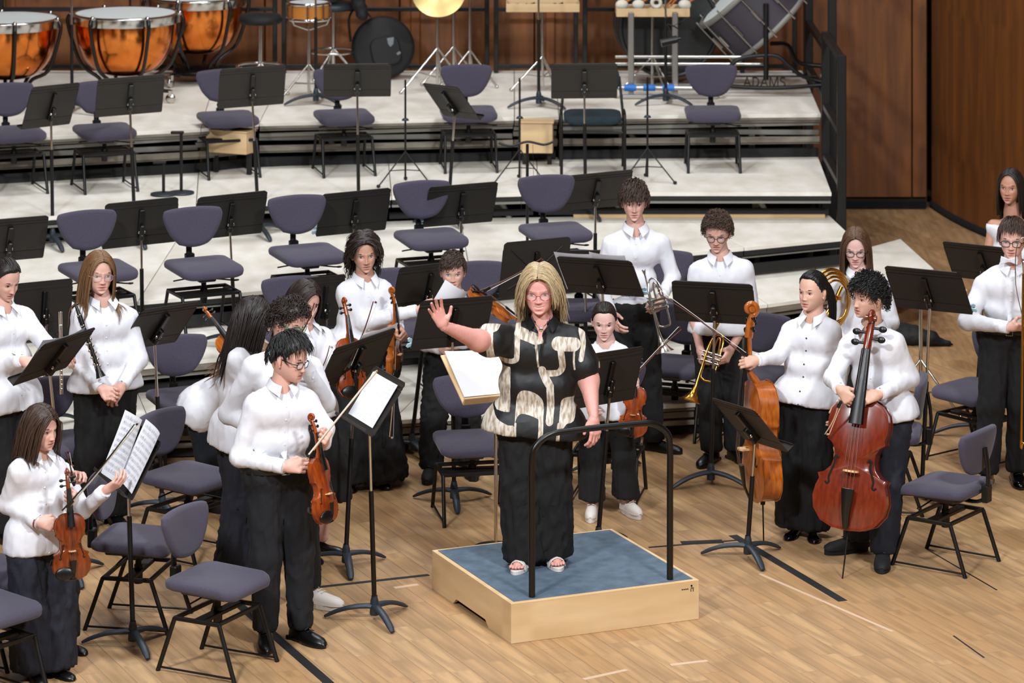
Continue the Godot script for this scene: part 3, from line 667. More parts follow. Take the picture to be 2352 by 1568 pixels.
func small_things() -> void:
	# black tape and scars on the floor
	for q in TAPES:
		var a: Vector3 = q[1]; var b: Vector3 = q[2]
		var m := MB.new()
		var dd := (b - a)
		m.box(Vector3.ZERO, Vector3(q[3], .0016, dd.length()), Basis(dd.normalized().cross(Vector3.UP).normalized() * -1.0, Vector3.UP, dd.normalized()))
		var o := obj(q[4], m, M[q[5]])
		o.position = (a + b) * .5 + Vector3(0, .0009, 0)
		tag(o, q[0], "floor tape" if q[5] == "tape" else "floor patch", "tapes and patches on the floor")
	# bow tie
	var t := thing("bow_tie", "white bow tie at the trombonist's collar", "bow tie", BOWTIE, -.14)
	var m := MB.new()
	for s in [-1.0, 1.0]: m.prism(PackedVector2Array([Vector2(0, -.008), Vector2(s * .05, -.026), Vector2(s * .055, 0), Vector2(s * .05, .026), Vector2(0, .008)]), -.006, .008, Transform3D(), .003)
	obj("wings", m, M.shirt, t)
	m = MB.new(); m.box(Vector3(0, 0, .004), Vector3(.018, .022, .018), Basis(), .005); obj("knot", m, M.shirt, t)
	# necklace of the conductor
	t = thing("necklace", "thin chain with a round pendant at the conductor's neck", "necklace", NECK)
	m = MB.new(); m.tube(curve([Vector3(-.05, .03, -.06), Vector3(-.04, .008, -.02), Vector3(0, -.012, .012), Vector3(.04, .008, -.02), Vector3(.05, .03, -.06)], 5), .0018, 6); obj("chain", m, M.steel, t)
	m = MB.new(); m.lathe([Vector2(.001, .003), Vector2(.012, .002), Vector2(.012, -.002), Vector2(.001, -.003)], 14, Transform3D(Basis(Vector3.RIGHT, PI / 2), Vector3(0, -.026, .022))); obj("pendant", m, M.silver, t)
	# side table with a horn stand and bag at the right
	t = thing("side_table", "small wooden shelf on chrome tripod left of the trombonist", "table", SIDE, -.3)
	m = MB.new(); m.box(Vector3(0, .80, 0), Vector3(.60, .05, .22), Basis(), .005); obj("top", m, M.ply_box, t)
	tripod(t, .80, .32, M.chrome, .4, .013)
	t = thing("black_bag", "black soft bag lying under the second riser at the right", "bag", BAG)
	m = MB.new(); nets(m, [[Vector3(-.22, .07, 0), Vector3(.2, .06, .02), .075, .05], [Vector3(-.1, .1, -.05), Vector3(.1, .08, -.04), .07, .05], [Vector3(.18, .04, .03), Vector3(.34, .02, .05), .035, .018]], .02, .04, [[Vector3(0, .0, 0), Vector3.DOWN]], 3, .01, Vector3(40, 40, 40)); obj("cloth", m, M.bag, t)
	# wire clip stand by the middle row chair
	t = thing("clip_stand", "thin black stand with wire arm in front of the middle row chair", "stand", CLIP)
	m = MB.new(); m.tube([Vector3(0, .0, 0), Vector3(0, .82, 0)], .011, 8); m.box(Vector3(0, .01, 0), Vector3(.2, .02, .2), Basis(), .004); obj("pole", m, M.black_metal, t)
	m = MB.new(); m.tube(curve([Vector3(-.21, .83, .02), Vector3(-.12, .81, .03), Vector3(0, .84, .02), Vector3(.12, .82, .03), Vector3(.19, .84, .02)], 5), .009, 8); m.tube([Vector3(.04, .82, .02), Vector3(.05, .40, .02)], .0015, 5); m.tube([Vector3(-.04, .82, .02), Vector3(-.045, .35, .02)], .0015, 5); obj("wire_arm", m, M.black_metal, t)
	# hair tie ribbon, wrist bands
	for q in BANDS:
		t = thing("wrist_band", q[0], "bracelet", q[1], 0.0, "wrist bands")
		m = MB.new(); var ring := []
		var bs := look(q[2])
		for k in 17: ring.append(bs * Vector3(cos(TAU * k / 16) * q[3], 0, sin(TAU * k / 16) * q[3]))
		m.tube(ring, .004, 6, 1.0, Vector3.ZERO, false); obj("band", m, M[q[4]], t)

const CHAIRS := [
	["purple grey orchestra chair cut off by the left edge, rear row",Vector3(-3.843,0.900,-7.809),0.384],
	["purple grey orchestra chair below the middle kettledrum, rear row",Vector3(-3.156,0.900,-7.914),0.349],
	["purple grey orchestra chair right of the kettledrums, rear row",Vector3(-2.252,0.900,-8.543),0.314],
	["purple grey orchestra chair below the snare drum, rear row",Vector3(-1.336,0.900,-8.632),0.244],
	["purple grey orchestra chair below the cymbal stand, rear row",Vector3(-0.348,0.900,-8.812),0.105],
	["purple grey orchestra chair at the right end of the rear row, square on",Vector3(1.605,0.900,-8.812),0.000],
	["purple grey orchestra chair behind the clarinet player, middle row",Vector3(-2.708,0.670,-3.649),0.489],
	["purple grey orchestra chair second of the middle row, left of the violin group",Vector3(-2.026,0.670,-3.765),0.454],
	["purple grey orchestra chair in the middle row, left of the wavy bob player",Vector3(-1.371,0.670,-4.208),0.419],
	["purple grey orchestra chair in the middle row, behind the small boy",Vector3(-0.555,0.670,-4.763),0.349],
	["purple grey orchestra chair in the middle row with a wire clip, right of centre",Vector3(0.301,0.670,-4.986),0.314],
	["purple grey orchestra chair behind the bending girl",Vector3(-2.065,0.000,-2.948),0.419],
	["purple grey orchestra chair behind the girl in short sleeves",Vector3(-1.388,0.220,-3.715),0.349],
	["purple grey orchestra chair behind the wavy bob player",Vector3(-0.754,0.220,-3.981),0.314],
	["purple grey orchestra chair behind the small boy on the lowest riser",Vector3(-0.193,0.220,-4.213),0.279],
	["purple grey orchestra chair behind the conductor and the little girl",Vector3(0.442,0.220,-4.603),-0.070],
	["purple grey orchestra chair behind the tall trumpeter on the lowest riser",Vector3(1.008,0.220,-4.603),-0.140],
	["purple grey orchestra chair at the tall trumpeter's side on the floor",Vector3(1.075,0.000,-3.868),-0.349],
	["purple grey orchestra chair behind the curly haired trumpeter",Vector3(1.558,0.000,-3.616),-0.419],
	["purple grey orchestra chair left of the long haired girl seen from behind",Vector3(-1.877,0.000,-1.010),0.960],
	["purple grey orchestra chair behind the printed sheet music",Vector3(-2.026,0.000,0.306),1.361],
	["purple grey orchestra chair empty beside the boy violinist at the front",Vector3(-1.531,0.000,1.083),1.082],
	["purple grey orchestra chair cut off at the lower left corner",Vector3(-2.659,0.000,1.577),0.873],
	["purple grey orchestra chair at the left edge behind the girl with the violin",Vector3(-2.717,0.000,0.907),1.082],
	["purple grey orchestra chair between the flute and clarinet players",Vector3(-2.724,0.000,-1.776),0.524],
	["purple grey orchestra chair in front of the small boy",Vector3(-0.239,0.000,-1.829),0.175],
	["purple grey orchestra chair behind the little girl",Vector3(0.586,0.000,-2.252),-0.175],
	["purple grey orchestra chair empty at the right, behind the cellist boy",Vector3(2.489,0.000,-0.815),-2.182],
	["purple grey orchestra chair behind the trombonist",Vector3(2.964,0.000,-3.150),-0.873],
	["purple grey orchestra chair hidden by the cellist boy's back",Vector3(2.276,0.000,-2.043),-1.745]]
const TEAL := Vector3(0.641,0.900,-8.677)
func stands() -> void:
	stand("black music stand turned sideways, first from the left at the rear row of chairs",Vector3(-3.409,0.670,-6.769),Vector3(-3.422,1.714,-6.769),0.920,0.296,0.049,0.40,"","base_grey",0)
	stand("black music stand in front of the middle kettledrum, rear row",Vector3(-2.809,0.670,-6.870),Vector3(-2.847,1.774,-6.869),0.358,0.426,-0.033,0.40,"","base_grey",0)
	stand("black music stand right of the kettledrums, third of the rear row",Vector3(-1.910,0.670,-7.178),Vector3(-1.960,1.797,-7.173),0.340,0.339,-0.028,0.40,"","base_grey",0)
	stand("black music stand facing straight out below the snare drum, rear row",Vector3(-1.166,0.670,-7.440),Vector3(-1.177,1.807,-7.429),0.060,0.592,-0.000,0.40,"","base_grey",0)
	stand("black music stand swung round edge on, below the hanging cymbal",Vector3(-0.488,0.670,-7.672),Vector3(-0.468,1.612,-7.647),-0.942,0.629,-0.071,0.40,"","base_grey",0)
	stand("black music stand in front of the teal chair, rear row",Vector3(0.571,0.670,-7.980),Vector3(0.561,1.723,-7.968),0.018,0.498,-0.010,0.40,"","base_grey",0)
	stand("black music stand cut off by the left edge, second riser",Vector3(-3.433,0.440,-3.937),Vector3(-3.325,1.271,-3.887),0.436,0.419,0.000,0.40,"","base_grey",0)
	stand("black music stand behind the clarinet player, with blue clip",Vector3(-2.474,0.440,-4.196),Vector3(-2.486,1.325,-4.187),0.407,0.292,-0.028,0.40,"","base_grey",1)
	stand("black music stand above the long haired girl seen from behind, with blue clip",Vector3(-1.874,0.440,-4.460),Vector3(-1.909,1.329,-4.445),0.482,0.383,-0.014,0.40,"","base_grey",1)
	stand("black music stand above the player with the wavy bob",Vector3(-1.075,0.440,-4.771),Vector3(-1.085,1.294,-4.754),0.432,0.379,-0.017,0.40,"","base_grey",1)
	stand("black music stand above the small boy, with blue clip",Vector3(-0.339,0.440,-5.076),Vector3(-0.356,1.290,-5.069),0.379,0.433,-0.013,0.40,"","base_grey",1)
	stand("black music stand left of the tall trumpeter, with blue clip",Vector3(0.589,0.440,-5.577),Vector3(0.594,1.298,-5.564),0.359,0.555,-0.038,0.40,"","base_grey",1)
	stand("black music stand behind the flute player at the left",Vector3(-2.959,0.220,-3.067),Vector3(-2.993,0.994,-3.071),0.902,-0.001,0.088,0.40,"","base_grey",0)
	stand("black music stand behind the girl in short sleeves",Vector3(-1.170,0.220,-3.472),Vector3(-1.231,0.933,-3.535),1.072,0.058,0.124,0.40,"","base_grey",0)
	stand("black music stand between the wavy bob and the small boy",Vector3(-0.645,0.000,-3.313),Vector3(-0.545,1.058,-3.392),0.615,0.313,0.020,0.40,"","base_grey",0)
	stand("large plain black desk on a stand with cross ribs, behind the conductor",Vector3(0.157,0.220,-3.355),Vector3(0.148,1.204,-3.307),0.589,0.126,0.030,0.40,"plain","base_grey",0)
	stand("black music stand half hidden behind the plain desk, left of the tall trumpeter",Vector3(0.498,0.220,-4.455),Vector3(0.497,0.961,-4.405),0.070,0.419,0.000,0.40,"","base_grey",0)
	stand("black music stand in front of the clarinet player, tilted far back",Vector3(-2.111,0.000,-1.850),Vector3(-2.125,1.149,-1.797),0.875,0.619,0.077,0.40,"","base_grey",0)
	stand("black music stand holding the flute player's score, seen from the side",Vector3(-2.509,0.000,-0.537),Vector3(-2.581,1.261,-0.487),1.082,0.698,0.000,0.40,"","base_grey",0)
	stand("black music stand under the conductor's outstretched hand, with blue clip",Vector3(-0.354,0.000,-2.117),Vector3(-0.363,1.106,-2.094),0.515,0.317,0.040,0.10,"","base_grey",1)
	stand("black music stand with loose pages in front of the tall trumpeter",Vector3(0.648,0.000,-2.811),Vector3(0.555,1.247,-2.792),-0.401,0.664,-0.025,0.40,"","base_grey",-1)
	stand("black music stand in front of the curly haired trumpeter",Vector3(1.240,0.000,-2.557),Vector3(1.258,1.133,-2.550),-0.224,0.536,0.006,1.00,"","base_grey",0)
	stand("black music stand in front of the little girl, behind the podium",Vector3(0.504,0.000,-1.095),Vector3(0.563,0.980,-1.188),0.760,0.231,0.050,0.40,"","base_grey",0)
	stand("black music stand right of the cellist boy, with blue clip",Vector3(2.515,0.000,-2.208),Vector3(2.552,1.283,-2.202),-0.541,0.547,-0.022,0.40,"","base_grey",-1)
	stand("black music stand behind the trombonist",Vector3(3.045,0.000,-3.769),Vector3(3.105,1.135,-3.795),-0.536,0.625,0.001,0.40,"","base_grey",0)
	stand("black music stand behind the boy violinist, tilted with a page on it",Vector3(-0.948,0.000,-0.728),Vector3(-0.897,1.151,-0.890),0.894,0.557,-0.087,0.15,"","base_grey",0)
	stand("black music stand facing the camera with white pages, left of the podium",Vector3(-0.747,0.000,0.282),Vector3(-0.748,1.209,0.366),1.924,0.619,0.033,0.40,"","base_grey",0)
	stand("black music stand with printed sheet music beside the girl with the violin",Vector3(-2.009,0.000,0.746),Vector3(-2.026,0.982,0.681),2.035,0.497,-0.059,0.40,"","base_grey",0)
	stand("black music stand right of the podium, tilted flat towards the cellists",Vector3(1.360,0.000,-0.905),Vector3(1.364,0.782,-0.868),-1.067,0.683,-0.087,0.25,"","base_grey",0)
func instruments() -> void:
	place_fiddle(fiddle("violin","brown violin held upright by the girl in navy trousers","violin",0.335,0.030,M.wood_brown,false,"violins"),Vector3(-2.234,0.571,1.516),Vector3(-2.272,1.115,1.446),Vector3(0.350,0.100,1.000),0.335)
	place_fiddle(fiddle("violin","orange brown violin held by the boy with the black fringe","violin",0.345,0.030,M.wood_violin,false,"violins"),Vector3(-0.968,0.700,0.930),Vector3(-1.063,1.243,0.870),Vector3(0.920,0.100,0.550),0.345)
	place_fiddle(fiddle("violin","reddish violin held by the little girl behind the podium","violin",0.300,0.028,M.wood_violin,false,"violins"),Vector3(0.717,0.524,-1.620),Vector3(0.745,0.942,-1.680),Vector3(-0.150,0.100,1.000),0.300)
	place_fiddle(fiddle("violin","violin hanging in the hand of the player with the wavy bob","violin",0.345,0.030,M.wood_amber,false,"violins"),Vector3(-0.726,0.706,-2.366),Vector3(-0.746,1.209,-2.326),Vector3(0.950,0.100,0.350),0.345)
	place_fiddle(fiddle("violin","violin behind the tilted stand, held by the girl in short sleeves","violin",0.345,0.030,M.wood_violin,false,"violins"),Vector3(-0.914,0.924,-0.904),Vector3(-0.955,1.270,-0.984),Vector3(0.600,0.100,0.800),0.345)
	place_fiddle(fiddle("violin","violin on its back across the small boy's arm","violin",0.330,0.030,M.wood_amber,false,"violins"),Vector3(-0.266,1.200,-2.527),Vector3(0.079,0.949,-2.687),Vector3(0.200,0.900,0.250),0.330)
	place_fiddle(fiddle("violin","violin scroll showing between the bending girl and the long haired girl","violin",0.345,0.030,M.wood_amber,false,"violins"),Vector3(-1.577,0.804,-2.008),Vector3(-1.778,1.015,-2.208),Vector3(0.300,0.200,1.000),0.345)
	place_fiddle(fiddle("cello","red brown cello standing before the boy in navy trousers","cello",0.740,0.115,M.wood_red,true,"cellos"),Vector3(1.905,0.256,-0.563),Vector3(2.068,1.380,-0.803),Vector3(-0.320,0.220,0.950),0.740)
	place_fiddle(fiddle("cello","amber cello seen from its side, held by the girl with the ponytail","cello",0.700,0.115,M.wood_amber,true,"cellos"),Vector3(1.470,0.243,-1.249),Vector3(1.447,1.405,-1.279),Vector3(-0.950,0.050,0.250),0.700)
	bow("dark bow held low by the girl with the upright violin",Vector3(-2.261,0.938,1.546),Vector3(-1.888,1.390,1.606),Vector3(0.700,0.700,0.000),M.bow_dark)
	bow("pale bow held across the boy with the black fringe",Vector3(-1.078,1.053,0.970),Vector3(-0.700,1.564,1.190),Vector3(-0.700,-0.700,0.000),M.bow_pale)
	bow("bow of the little girl, pointing up to the right",Vector3(0.685,0.851,-1.600),Vector3(1.004,1.185,-1.640),Vector3(-0.700,0.700,0.000),M.bow_brown)
	bow("bow of the wavy bob player, hanging down",Vector3(-0.719,0.977,-2.306),Vector3(-0.734,0.349,-2.286),Vector3(1.000,0.000,0.000),M.bow_pale)
	bow("bow rising in front of the wavy bob player",Vector3(-0.939,1.110,-0.804),Vector3(-0.777,1.488,-0.884),Vector3(1.000,0.300,0.000),M.bow_brown)
	bow("bow of the boy with green glasses, in front of his face",Vector3(-1.177,1.493,0.361),Vector3(-1.049,1.729,0.341),Vector3(1.000,0.300,0.000),M.bow_brown)
	bow("bow of the girl in short sleeves, beside the tilted stand",Vector3(-1.120,1.063,-0.684),Vector3(-1.024,1.258,-0.754),Vector3(1.000,0.300,0.000),M.bow_brown)
	bow("bow held by the small boy, pointing behind the conductor",Vector3(-0.184,1.212,-2.467),Vector3(0.201,1.397,-2.547),Vector3(0.000,-1.000,0.000),M.bow_brown)
	bow("bow held out to the side by the girl with the ponytail",Vector3(1.390,1.101,-1.199),Vector3(0.862,1.463,-1.349),Vector3(0.500,0.800,0.000),M.bow_brown)
	bow("bow of the child half hidden behind the violin girl",Vector3(-2.283,0.909,1.014),Vector3(-2.315,1.103,1.014),Vector3(1.000,0.000,0.000),M.bow_brown)
	bow("bow of the boy cellist, held low beside the cello",Vector3(1.867,1.011,-0.503),Vector3(1.797,0.780,-0.623),Vector3(1.000,0.000,0.000),M.bow_pale)
	trumpet("silver trumpet in the tall boy's hand, bell down",Vector3(0.839,1.232,-3.076),Vector3(0.973,0.732,-2.976),Vector3(0.900,0.100,0.400),M.silver)
	trumpet("brass trumpet in the curly haired boy's hand, bell down",Vector3(1.303,0.923,-2.936),Vector3(1.135,0.459,-2.796),Vector3(0.900,0.200,0.400),M.brass)
	horn("brass french horn under the long haired girl's arm",Vector3(2.007,1.123,-2.664))
	trombone("trombone held upright by the boy with the bow tie",Vector3(3.138,1.070,-2.249),Vector3(3.119,0.341,-2.189))
	clarinet("black clarinet with silver keys held across the chest",Vector3(-2.587,1.363,-1.447),Vector3(-2.425,0.936,-1.387))
	flute("silver flute standing upright behind the score at the left",Vector3(-2.622,1.394,-1.053),Vector3(-2.616,0.914,-1.053))
const PAPERS := [
	["large white pages on the stand left of the podium",Vector3(-0.748,1.209,0.366),1.924,0.619,0.033,Vector3(0.010,0.005,0.008),Vector2(0.400,0.260),0.00,"ruled",0.006],
	["printed sheet music held open on the stand, front page",Vector3(-2.026,0.982,0.681),2.035,0.497,-0.059,Vector3(-0.100,0.020,0.012),Vector2(0.260,0.350),0.05,"printed",0.030],
	["printed sheet music behind, left page on the same stand",Vector3(-2.026,0.982,0.681),2.035,0.497,-0.059,Vector3(0.130,0.040,0.008),Vector2(0.240,0.340),-0.06,"printed",0.020],
	["white page on the stand right of the podium",Vector3(1.364,0.782,-0.868),-1.067,0.683,-0.087,Vector3(0.000,0.010,0.006),Vector2(0.420,0.280),0.00,"paper",0.004],
	["thick white score on the flute player's stand",Vector3(-2.581,1.261,-0.487),1.082,0.698,0.000,Vector3(0.000,0.000,0.010),Vector2(0.420,0.300),0.00,"paper",0.020],
	["white page sticking out behind the tilted stand",Vector3(-0.897,1.151,-0.890),0.894,0.557,-0.087,Vector3(-0.120,0.020,0.006),Vector2(0.300,0.330),0.00,"paper",0.004],
	["white page standing out at the left of the trumpeter's stand",Vector3(0.555,1.247,-2.792),-0.401,0.664,-0.025,Vector3(0.140,0.020,0.006),Vector2(0.260,0.340),0.00,"paper",0.006],
	["loose white page at the right of the trumpeter's stand",Vector3(0.555,1.247,-2.792),-0.401,0.664,-0.025,Vector3(-0.080,0.030,0.010),Vector2(0.240,0.330),0.06,"paper",0.010],
	["pointed white page rising above the small boy's stand",Vector3(-0.363,1.106,-2.094),0.515,0.317,0.040,Vector3(0.060,0.100,0.012),Vector2(0.200,0.280),0.50,"paper",0.030]]
const TAPES := [
	["long black tape running from the stand to the lower right",Vector3(1.303,0.000,-1.399),Vector3(1.830,0.000,-0.073),0.055,"floor_tape","tape"],
	["black tape between the boy violinist and the lower edge",Vector3(-1.516,0.000,-0.032),Vector3(-0.876,0.000,1.514),0.055,"floor_tape","tape"],
	["black tape left of the podium at the stand's foot",Vector3(-1.124,0.000,-0.323),Vector3(-0.472,0.000,-0.580),0.035,"floor_tape","tape"],
	["black tape right of the podium, short piece",Vector3(0.797,0.000,-1.140),Vector3(1.340,0.000,-1.297),0.022,"floor_tape","tape"],
	["wider black tape patch right of the podium",Vector3(0.992,0.000,-1.232),Vector3(1.236,0.000,-1.269),0.075,"floor_tape","tape"],
	["pale filler strip along the joint below the black tape",Vector3(1.407,0.000,-0.597),Vector3(2.044,0.000,0.486),0.022,"floor_patch","scuff"],
	["pale scar in the boards at the lower right",Vector3(0.825,0.000,1.065),Vector3(1.022,0.000,0.992),0.030,"floor_patch","scuff"],
	["pale scar in the boards below the podium",Vector3(0.367,0.000,1.303),Vector3(0.596,0.000,1.145),0.030,"floor_patch","scuff"],
	["dark joint line right of the cellist",Vector3(2.417,0.000,-1.095),Vector3(2.710,0.000,-0.281),0.010,"floor_tape","tape"],
	["dark joint line in the lower right corner",Vector3(2.362,0.000,0.563),Vector3(2.475,0.000,0.940),0.010,"floor_tape","tape"],
	["pale patch at the left of the podium",Vector3(-0.661,0.000,-0.323),Vector3(-0.528,0.000,-0.391),0.035,"floor_patch","scuff"]]
const CDESK := Vector3(-0.094,0.000,-1.113)
const BOWTIE := Vector3(3.088,1.409,-2.484)
const NECK := Vector3(0.160,1.562,0.072)
const SIDE := Vector3(2.766,0.000,-4.451)
const BAG := Vector3(2.875,0.000,-6.496)
const CLIP := Vector3(0.112,0.670,-6.405)
const BANDS := [
	["pink and blue wrist band on the girl with the violin",Vector3(-2.433,0.838,1.406),Vector3(.9,-.1,.3),.031,"frame_red"]]
const PRINT_STROKES := [[3.0, [[-19.6, 60.1], [-22.5, 57.9], [-22.1, 53.0], [-21.6, 43.3], [-20.7, 38.9], [-18.3, 36.4], [-13.4, 35.5], [-9.4, 36.6], [-8.5, 39.7], [-8.5, 49.5], [-9.2, 55.7], [-11.7, 58.8], [-16.1, 60.1]]],
	[6.2, [[-24.5, 55.7], [-20.5, 57.9]]],
	[3.5, [[-24.9, 53.9], [-19.6, 55.7]]],
	[5.3, [[-7.7, 50.8], [-1.9, 49.0], [2.5, 47.3]]],
	[2.7, [[1.6, 47.7], [4.3, 46.4]]],
	[1.1, [[1.6, 45.9], [2.5, 39.7], [3.2, 33.1]]],
	[1.9, [[-23.2, 52.1], [-23.4, 31.8]]],
	[4.4, [[5.2, 31.3], [6.9, 27.4], [9.1, 23.8]]],
	[4.1, [[9.8, 22.9], [9.9, 12.3], [9.6, 3.9]]],
	[7.1, [[14.0, 45.9], [22.4, 44.9]]],
	[3.5, [[15.3, 44.2], [16.2, 37.1], [16.2, 32.7], [14.0, 30.0], [8.7, 29.6]]],
	[1.1, [[23.0, 46.8], [22.5, 37.1], [22.9, 31.8]]],
	[1.9, [[14.9, 2.6], [14.0, -8.9]]],
	[2.7, [[4.7, 10.5], [5.0, -0.1], [4.3, -10.7]]],
	[1.2, [[-9.0, 2.6], [-9.2, -10.7]]],
	[3.5, [[-3.3, 62.8], [-1.9, 60.1]]],
	[2.7, [[24.6, 54.8], [27.3, 45.9], [26.4, 37.1]]],
	[2.3, [[-28.5, 53.0], [-25.8, 55.7]]]]
const PRINT_SHAPES := [[[-22.5, 32.2], [-13.9, 32.2], [-12.4, 29.6], [-12.5, 10.5], [-13.6, 8.2], [-19.6, 8.6], [-20.5, 9.2], [-22.3, 11.4], [-22.7, 19.4]],
	[[-26.0, 11.4], [-22.3, 9.2], [-19.6, 4.8], [-13.4, 1.7], [-9.4, 0.8], [-9.2, -9.8], [-11.2, -5.8], [-13.4, -4.5], [-21.0, -3.8], [-29.4, -5.8]],
	[[-9.4, 1.7], [-9.2, 12.3], [-7.9, 18.1], [-5.0, 20.3], [-0.2, 19.6], [3.8, 17.2], [6.0, 12.8], [6.0, 2.6], [3.4, 5.1], [-1.9, 7.0], [-6.3, 7.4], [-8.6, 5.1]],
	[[14.9, 5.2], [15.3, 13.2], [17.1, 15.7], [20.6, 15.8], [22.9, 13.6], [23.0, 5.2], [21.3, 3.0], [18.9, 2.6], [16.2, -1.0], [14.9, -1.0]]]
func people() -> void:
	person({"at":[0.145,0.216,-0.023],"yaw":-0.105,"face":[-0.105,0.105,0.035],"hc":[0.154,1.729,-0.003],"nk":[0.168,1.556,-0.023],"sl":[-0.016,1.450,-0.039],"sr":[0.342,1.445,-0.007],"el":[-0.185,1.499,0.197],"er":[0.421,1.248,0.037],"wl":[-0.371,1.623,0.397],"wr":[0.447,1.076,0.177],"pl":[0.125,1.004,-0.023],"hl":[0.040,0.974,-0.032],"al":[0.070,0.291,0.011],"kl":[0.052,0.633,0.014],"hr":[0.209,0.974,-0.014],"ar":[0.221,0.291,-0.057],"kr":[0.213,0.633,-0.011],"dl":[-0.250,0.620,0.200],"dr":[0.100,-0.950,0.300],"pln":[0.350,-0.100,0.900],"prn":[-0.500,0.100,-0.600],"posel":"open","poser":"relax","toe":[-0.31,0.21],"label":"woman conductor in black and cream printed shirt, arm outstretched on the podium","skin":M.skin_conductor,"hairmat":M.hair_blonde,"hs":1.06,"hw":1.08,"build":1.28,"chestb":1.02,"arm":.052,"hand":1.0,"head":{"smile":1.0,"jaw":.24,"nose":.02,"open":.62,"iris":Color(.2,.22,.22)},"hair":{"flow":"down","n":2000,"len":.19,"vol":.026,"w":0.0031,"fh":46.0,"nape":-46.0,"grav":.5,"curl":.008,"freq":.5,"late":.9,"side":-8.0,"rand":.1,"root":.5},"glasses":{"mat":M.frame_red,"w":.023,"h":.019,"p":2.1,"r":.0013},"top":{"mat":M.print_shirt,"name":"printed_shirt","loose":.02,"hem":-.055,"flare":.055,"sleeve":.62,"sleeve_r":.092,"collar":1.0,"vopen":.11,"fold":.006,"bust":1,"uv":Rect2(-.30,-.08,.60,.80)},"bottom":{"mat":M.black_cloth,"r":[.115,.112,.115],"hw":.09,"hr":.118,"hem":-.03,"fold":.016},"shoes":{"kind":"sandal","L":.26,"sole":M.shoe_white}})
	person({"at":[-1.218,0.000,0.670],"yaw":0.314,"face":[1.082,0.279,-0.070],"hc":[-1.184,1.517,0.700],"nk":[-1.223,1.364,0.670],"sl":[-1.365,1.269,0.718],"sr":[-1.090,1.268,0.622],"el":[-1.448,1.002,0.750],"er":[-0.990,1.137,0.690],"wl":[-1.194,0.982,0.870],"wr":[-0.992,1.096,0.830],"pl":[-1.237,0.901,0.670],"hl":[-1.318,0.871,0.696],"al":[-1.309,0.075,0.701],"kl":[-1.305,0.473,0.722],"hr":[-1.156,0.871,0.644],"ar":[-1.127,0.075,0.640],"kr":[-1.134,0.473,0.666],"dl":[0.900,0.120,0.200],"dr":[0.100,0.200,0.300],"pln":[0.100,-0.300,-0.900],"prn":[-0.800,0.200,-0.400],"posel":"hold","poser":"grip","toe":[0.09,0.73],"label":"boy with black fringe and glasses holding a violin and bow beside the podium","skin":M.skin_fair,"hairmat":M.hair_black,"hs":1.02,"build":1.03,"arm":.036,"head":{"jaw":.30,"nose":.02,"open":.7},"hair":{"flow":"forward","hug":.9,"n":900,"len":.088,"vol":.024,"w":0.0040,"fh":48.0,"nape":-34.0,"grav":.10,"under":.85,"min":14.0,"rand":.12,"tip":2.0},"glasses":{"mat":M.frame_black,"w":.025,"h":.018,"p":3.2,"r":.0022},"top":{"mat":M.shirt,"collar":1.0,"placket":1,"hem":.005,"loose":.014,"sleeve_r":.052,"vopen":.035,"fold":.008},"bottom":{"mat":M.black_navy,"r":[.100,.078,.060],"hw":.084,"hr":.118,"waist":.05,"belt":1,"fold":.010},"shoes":{"kind":"oxford","L":.28,"upper":M.shoe_black,"sole":M.shoe_black}})
	person({"at":[-2.416,0.000,1.246],"yaw":0.611,"face":[1.012,0.209,0.000],"hc":[-2.430,1.287,1.276],"nk":[-2.443,1.150,1.246],"sl":[-2.530,1.078,1.335],"sr":[-2.368,1.051,1.156],"el":[-2.606,0.890,1.266],"er":[-2.304,0.952,1.246],"wl":[-2.421,0.838,1.406],"wr":[-2.255,0.949,1.386],"pl":[-2.443,0.741,1.246],"hl":[-2.513,0.711,1.294],"al":[-2.468,0.075,1.274],"kl":[-2.476,0.393,1.305],"hr":[-2.373,0.711,1.197],"ar":[-2.364,0.075,1.217],"kr":[-2.354,0.393,1.227],"dl":[0.900,-0.100,0.250],"dr":[0.100,0.150,0.400],"pln":[0.100,-0.300,-0.900],"prn":[-0.800,0.200,-0.400],"posel":"hold","poser":"grip","toe":[0.47,0.75],"label":"girl with long brown hair holding a violin upright, in wide navy trousers","skin":M.skin_fair,"hairmat":M.hair_brown,"hs":.94,"build":.79,"arm":.03,"hand":.9,"head":{"jaw":.36,"nose":.019,"open":.75},"hair":{"flow":"down","n":660,"len":.30,"vol":.014,"w":0.0050,"fh":46.0,"grav":.55,"nape":-46.0,"side":-4.0,"part":-.1,"rand":.07},"top":{"mat":M.shirt,"collar":1.0,"placket":1,"hem":-.09,"loose":.010,"sleeve_r":.046,"vopen":.02,"flare":.0,"collar_r":.058},"bottom":{"mat":M.navy,"r":[.09,.098,.112],"hw":.06,"hr":.088,"hem":-.03,"fold":.016,"name":"wide_trousers"},"shoes":{"kind":"flat","L":.23}})
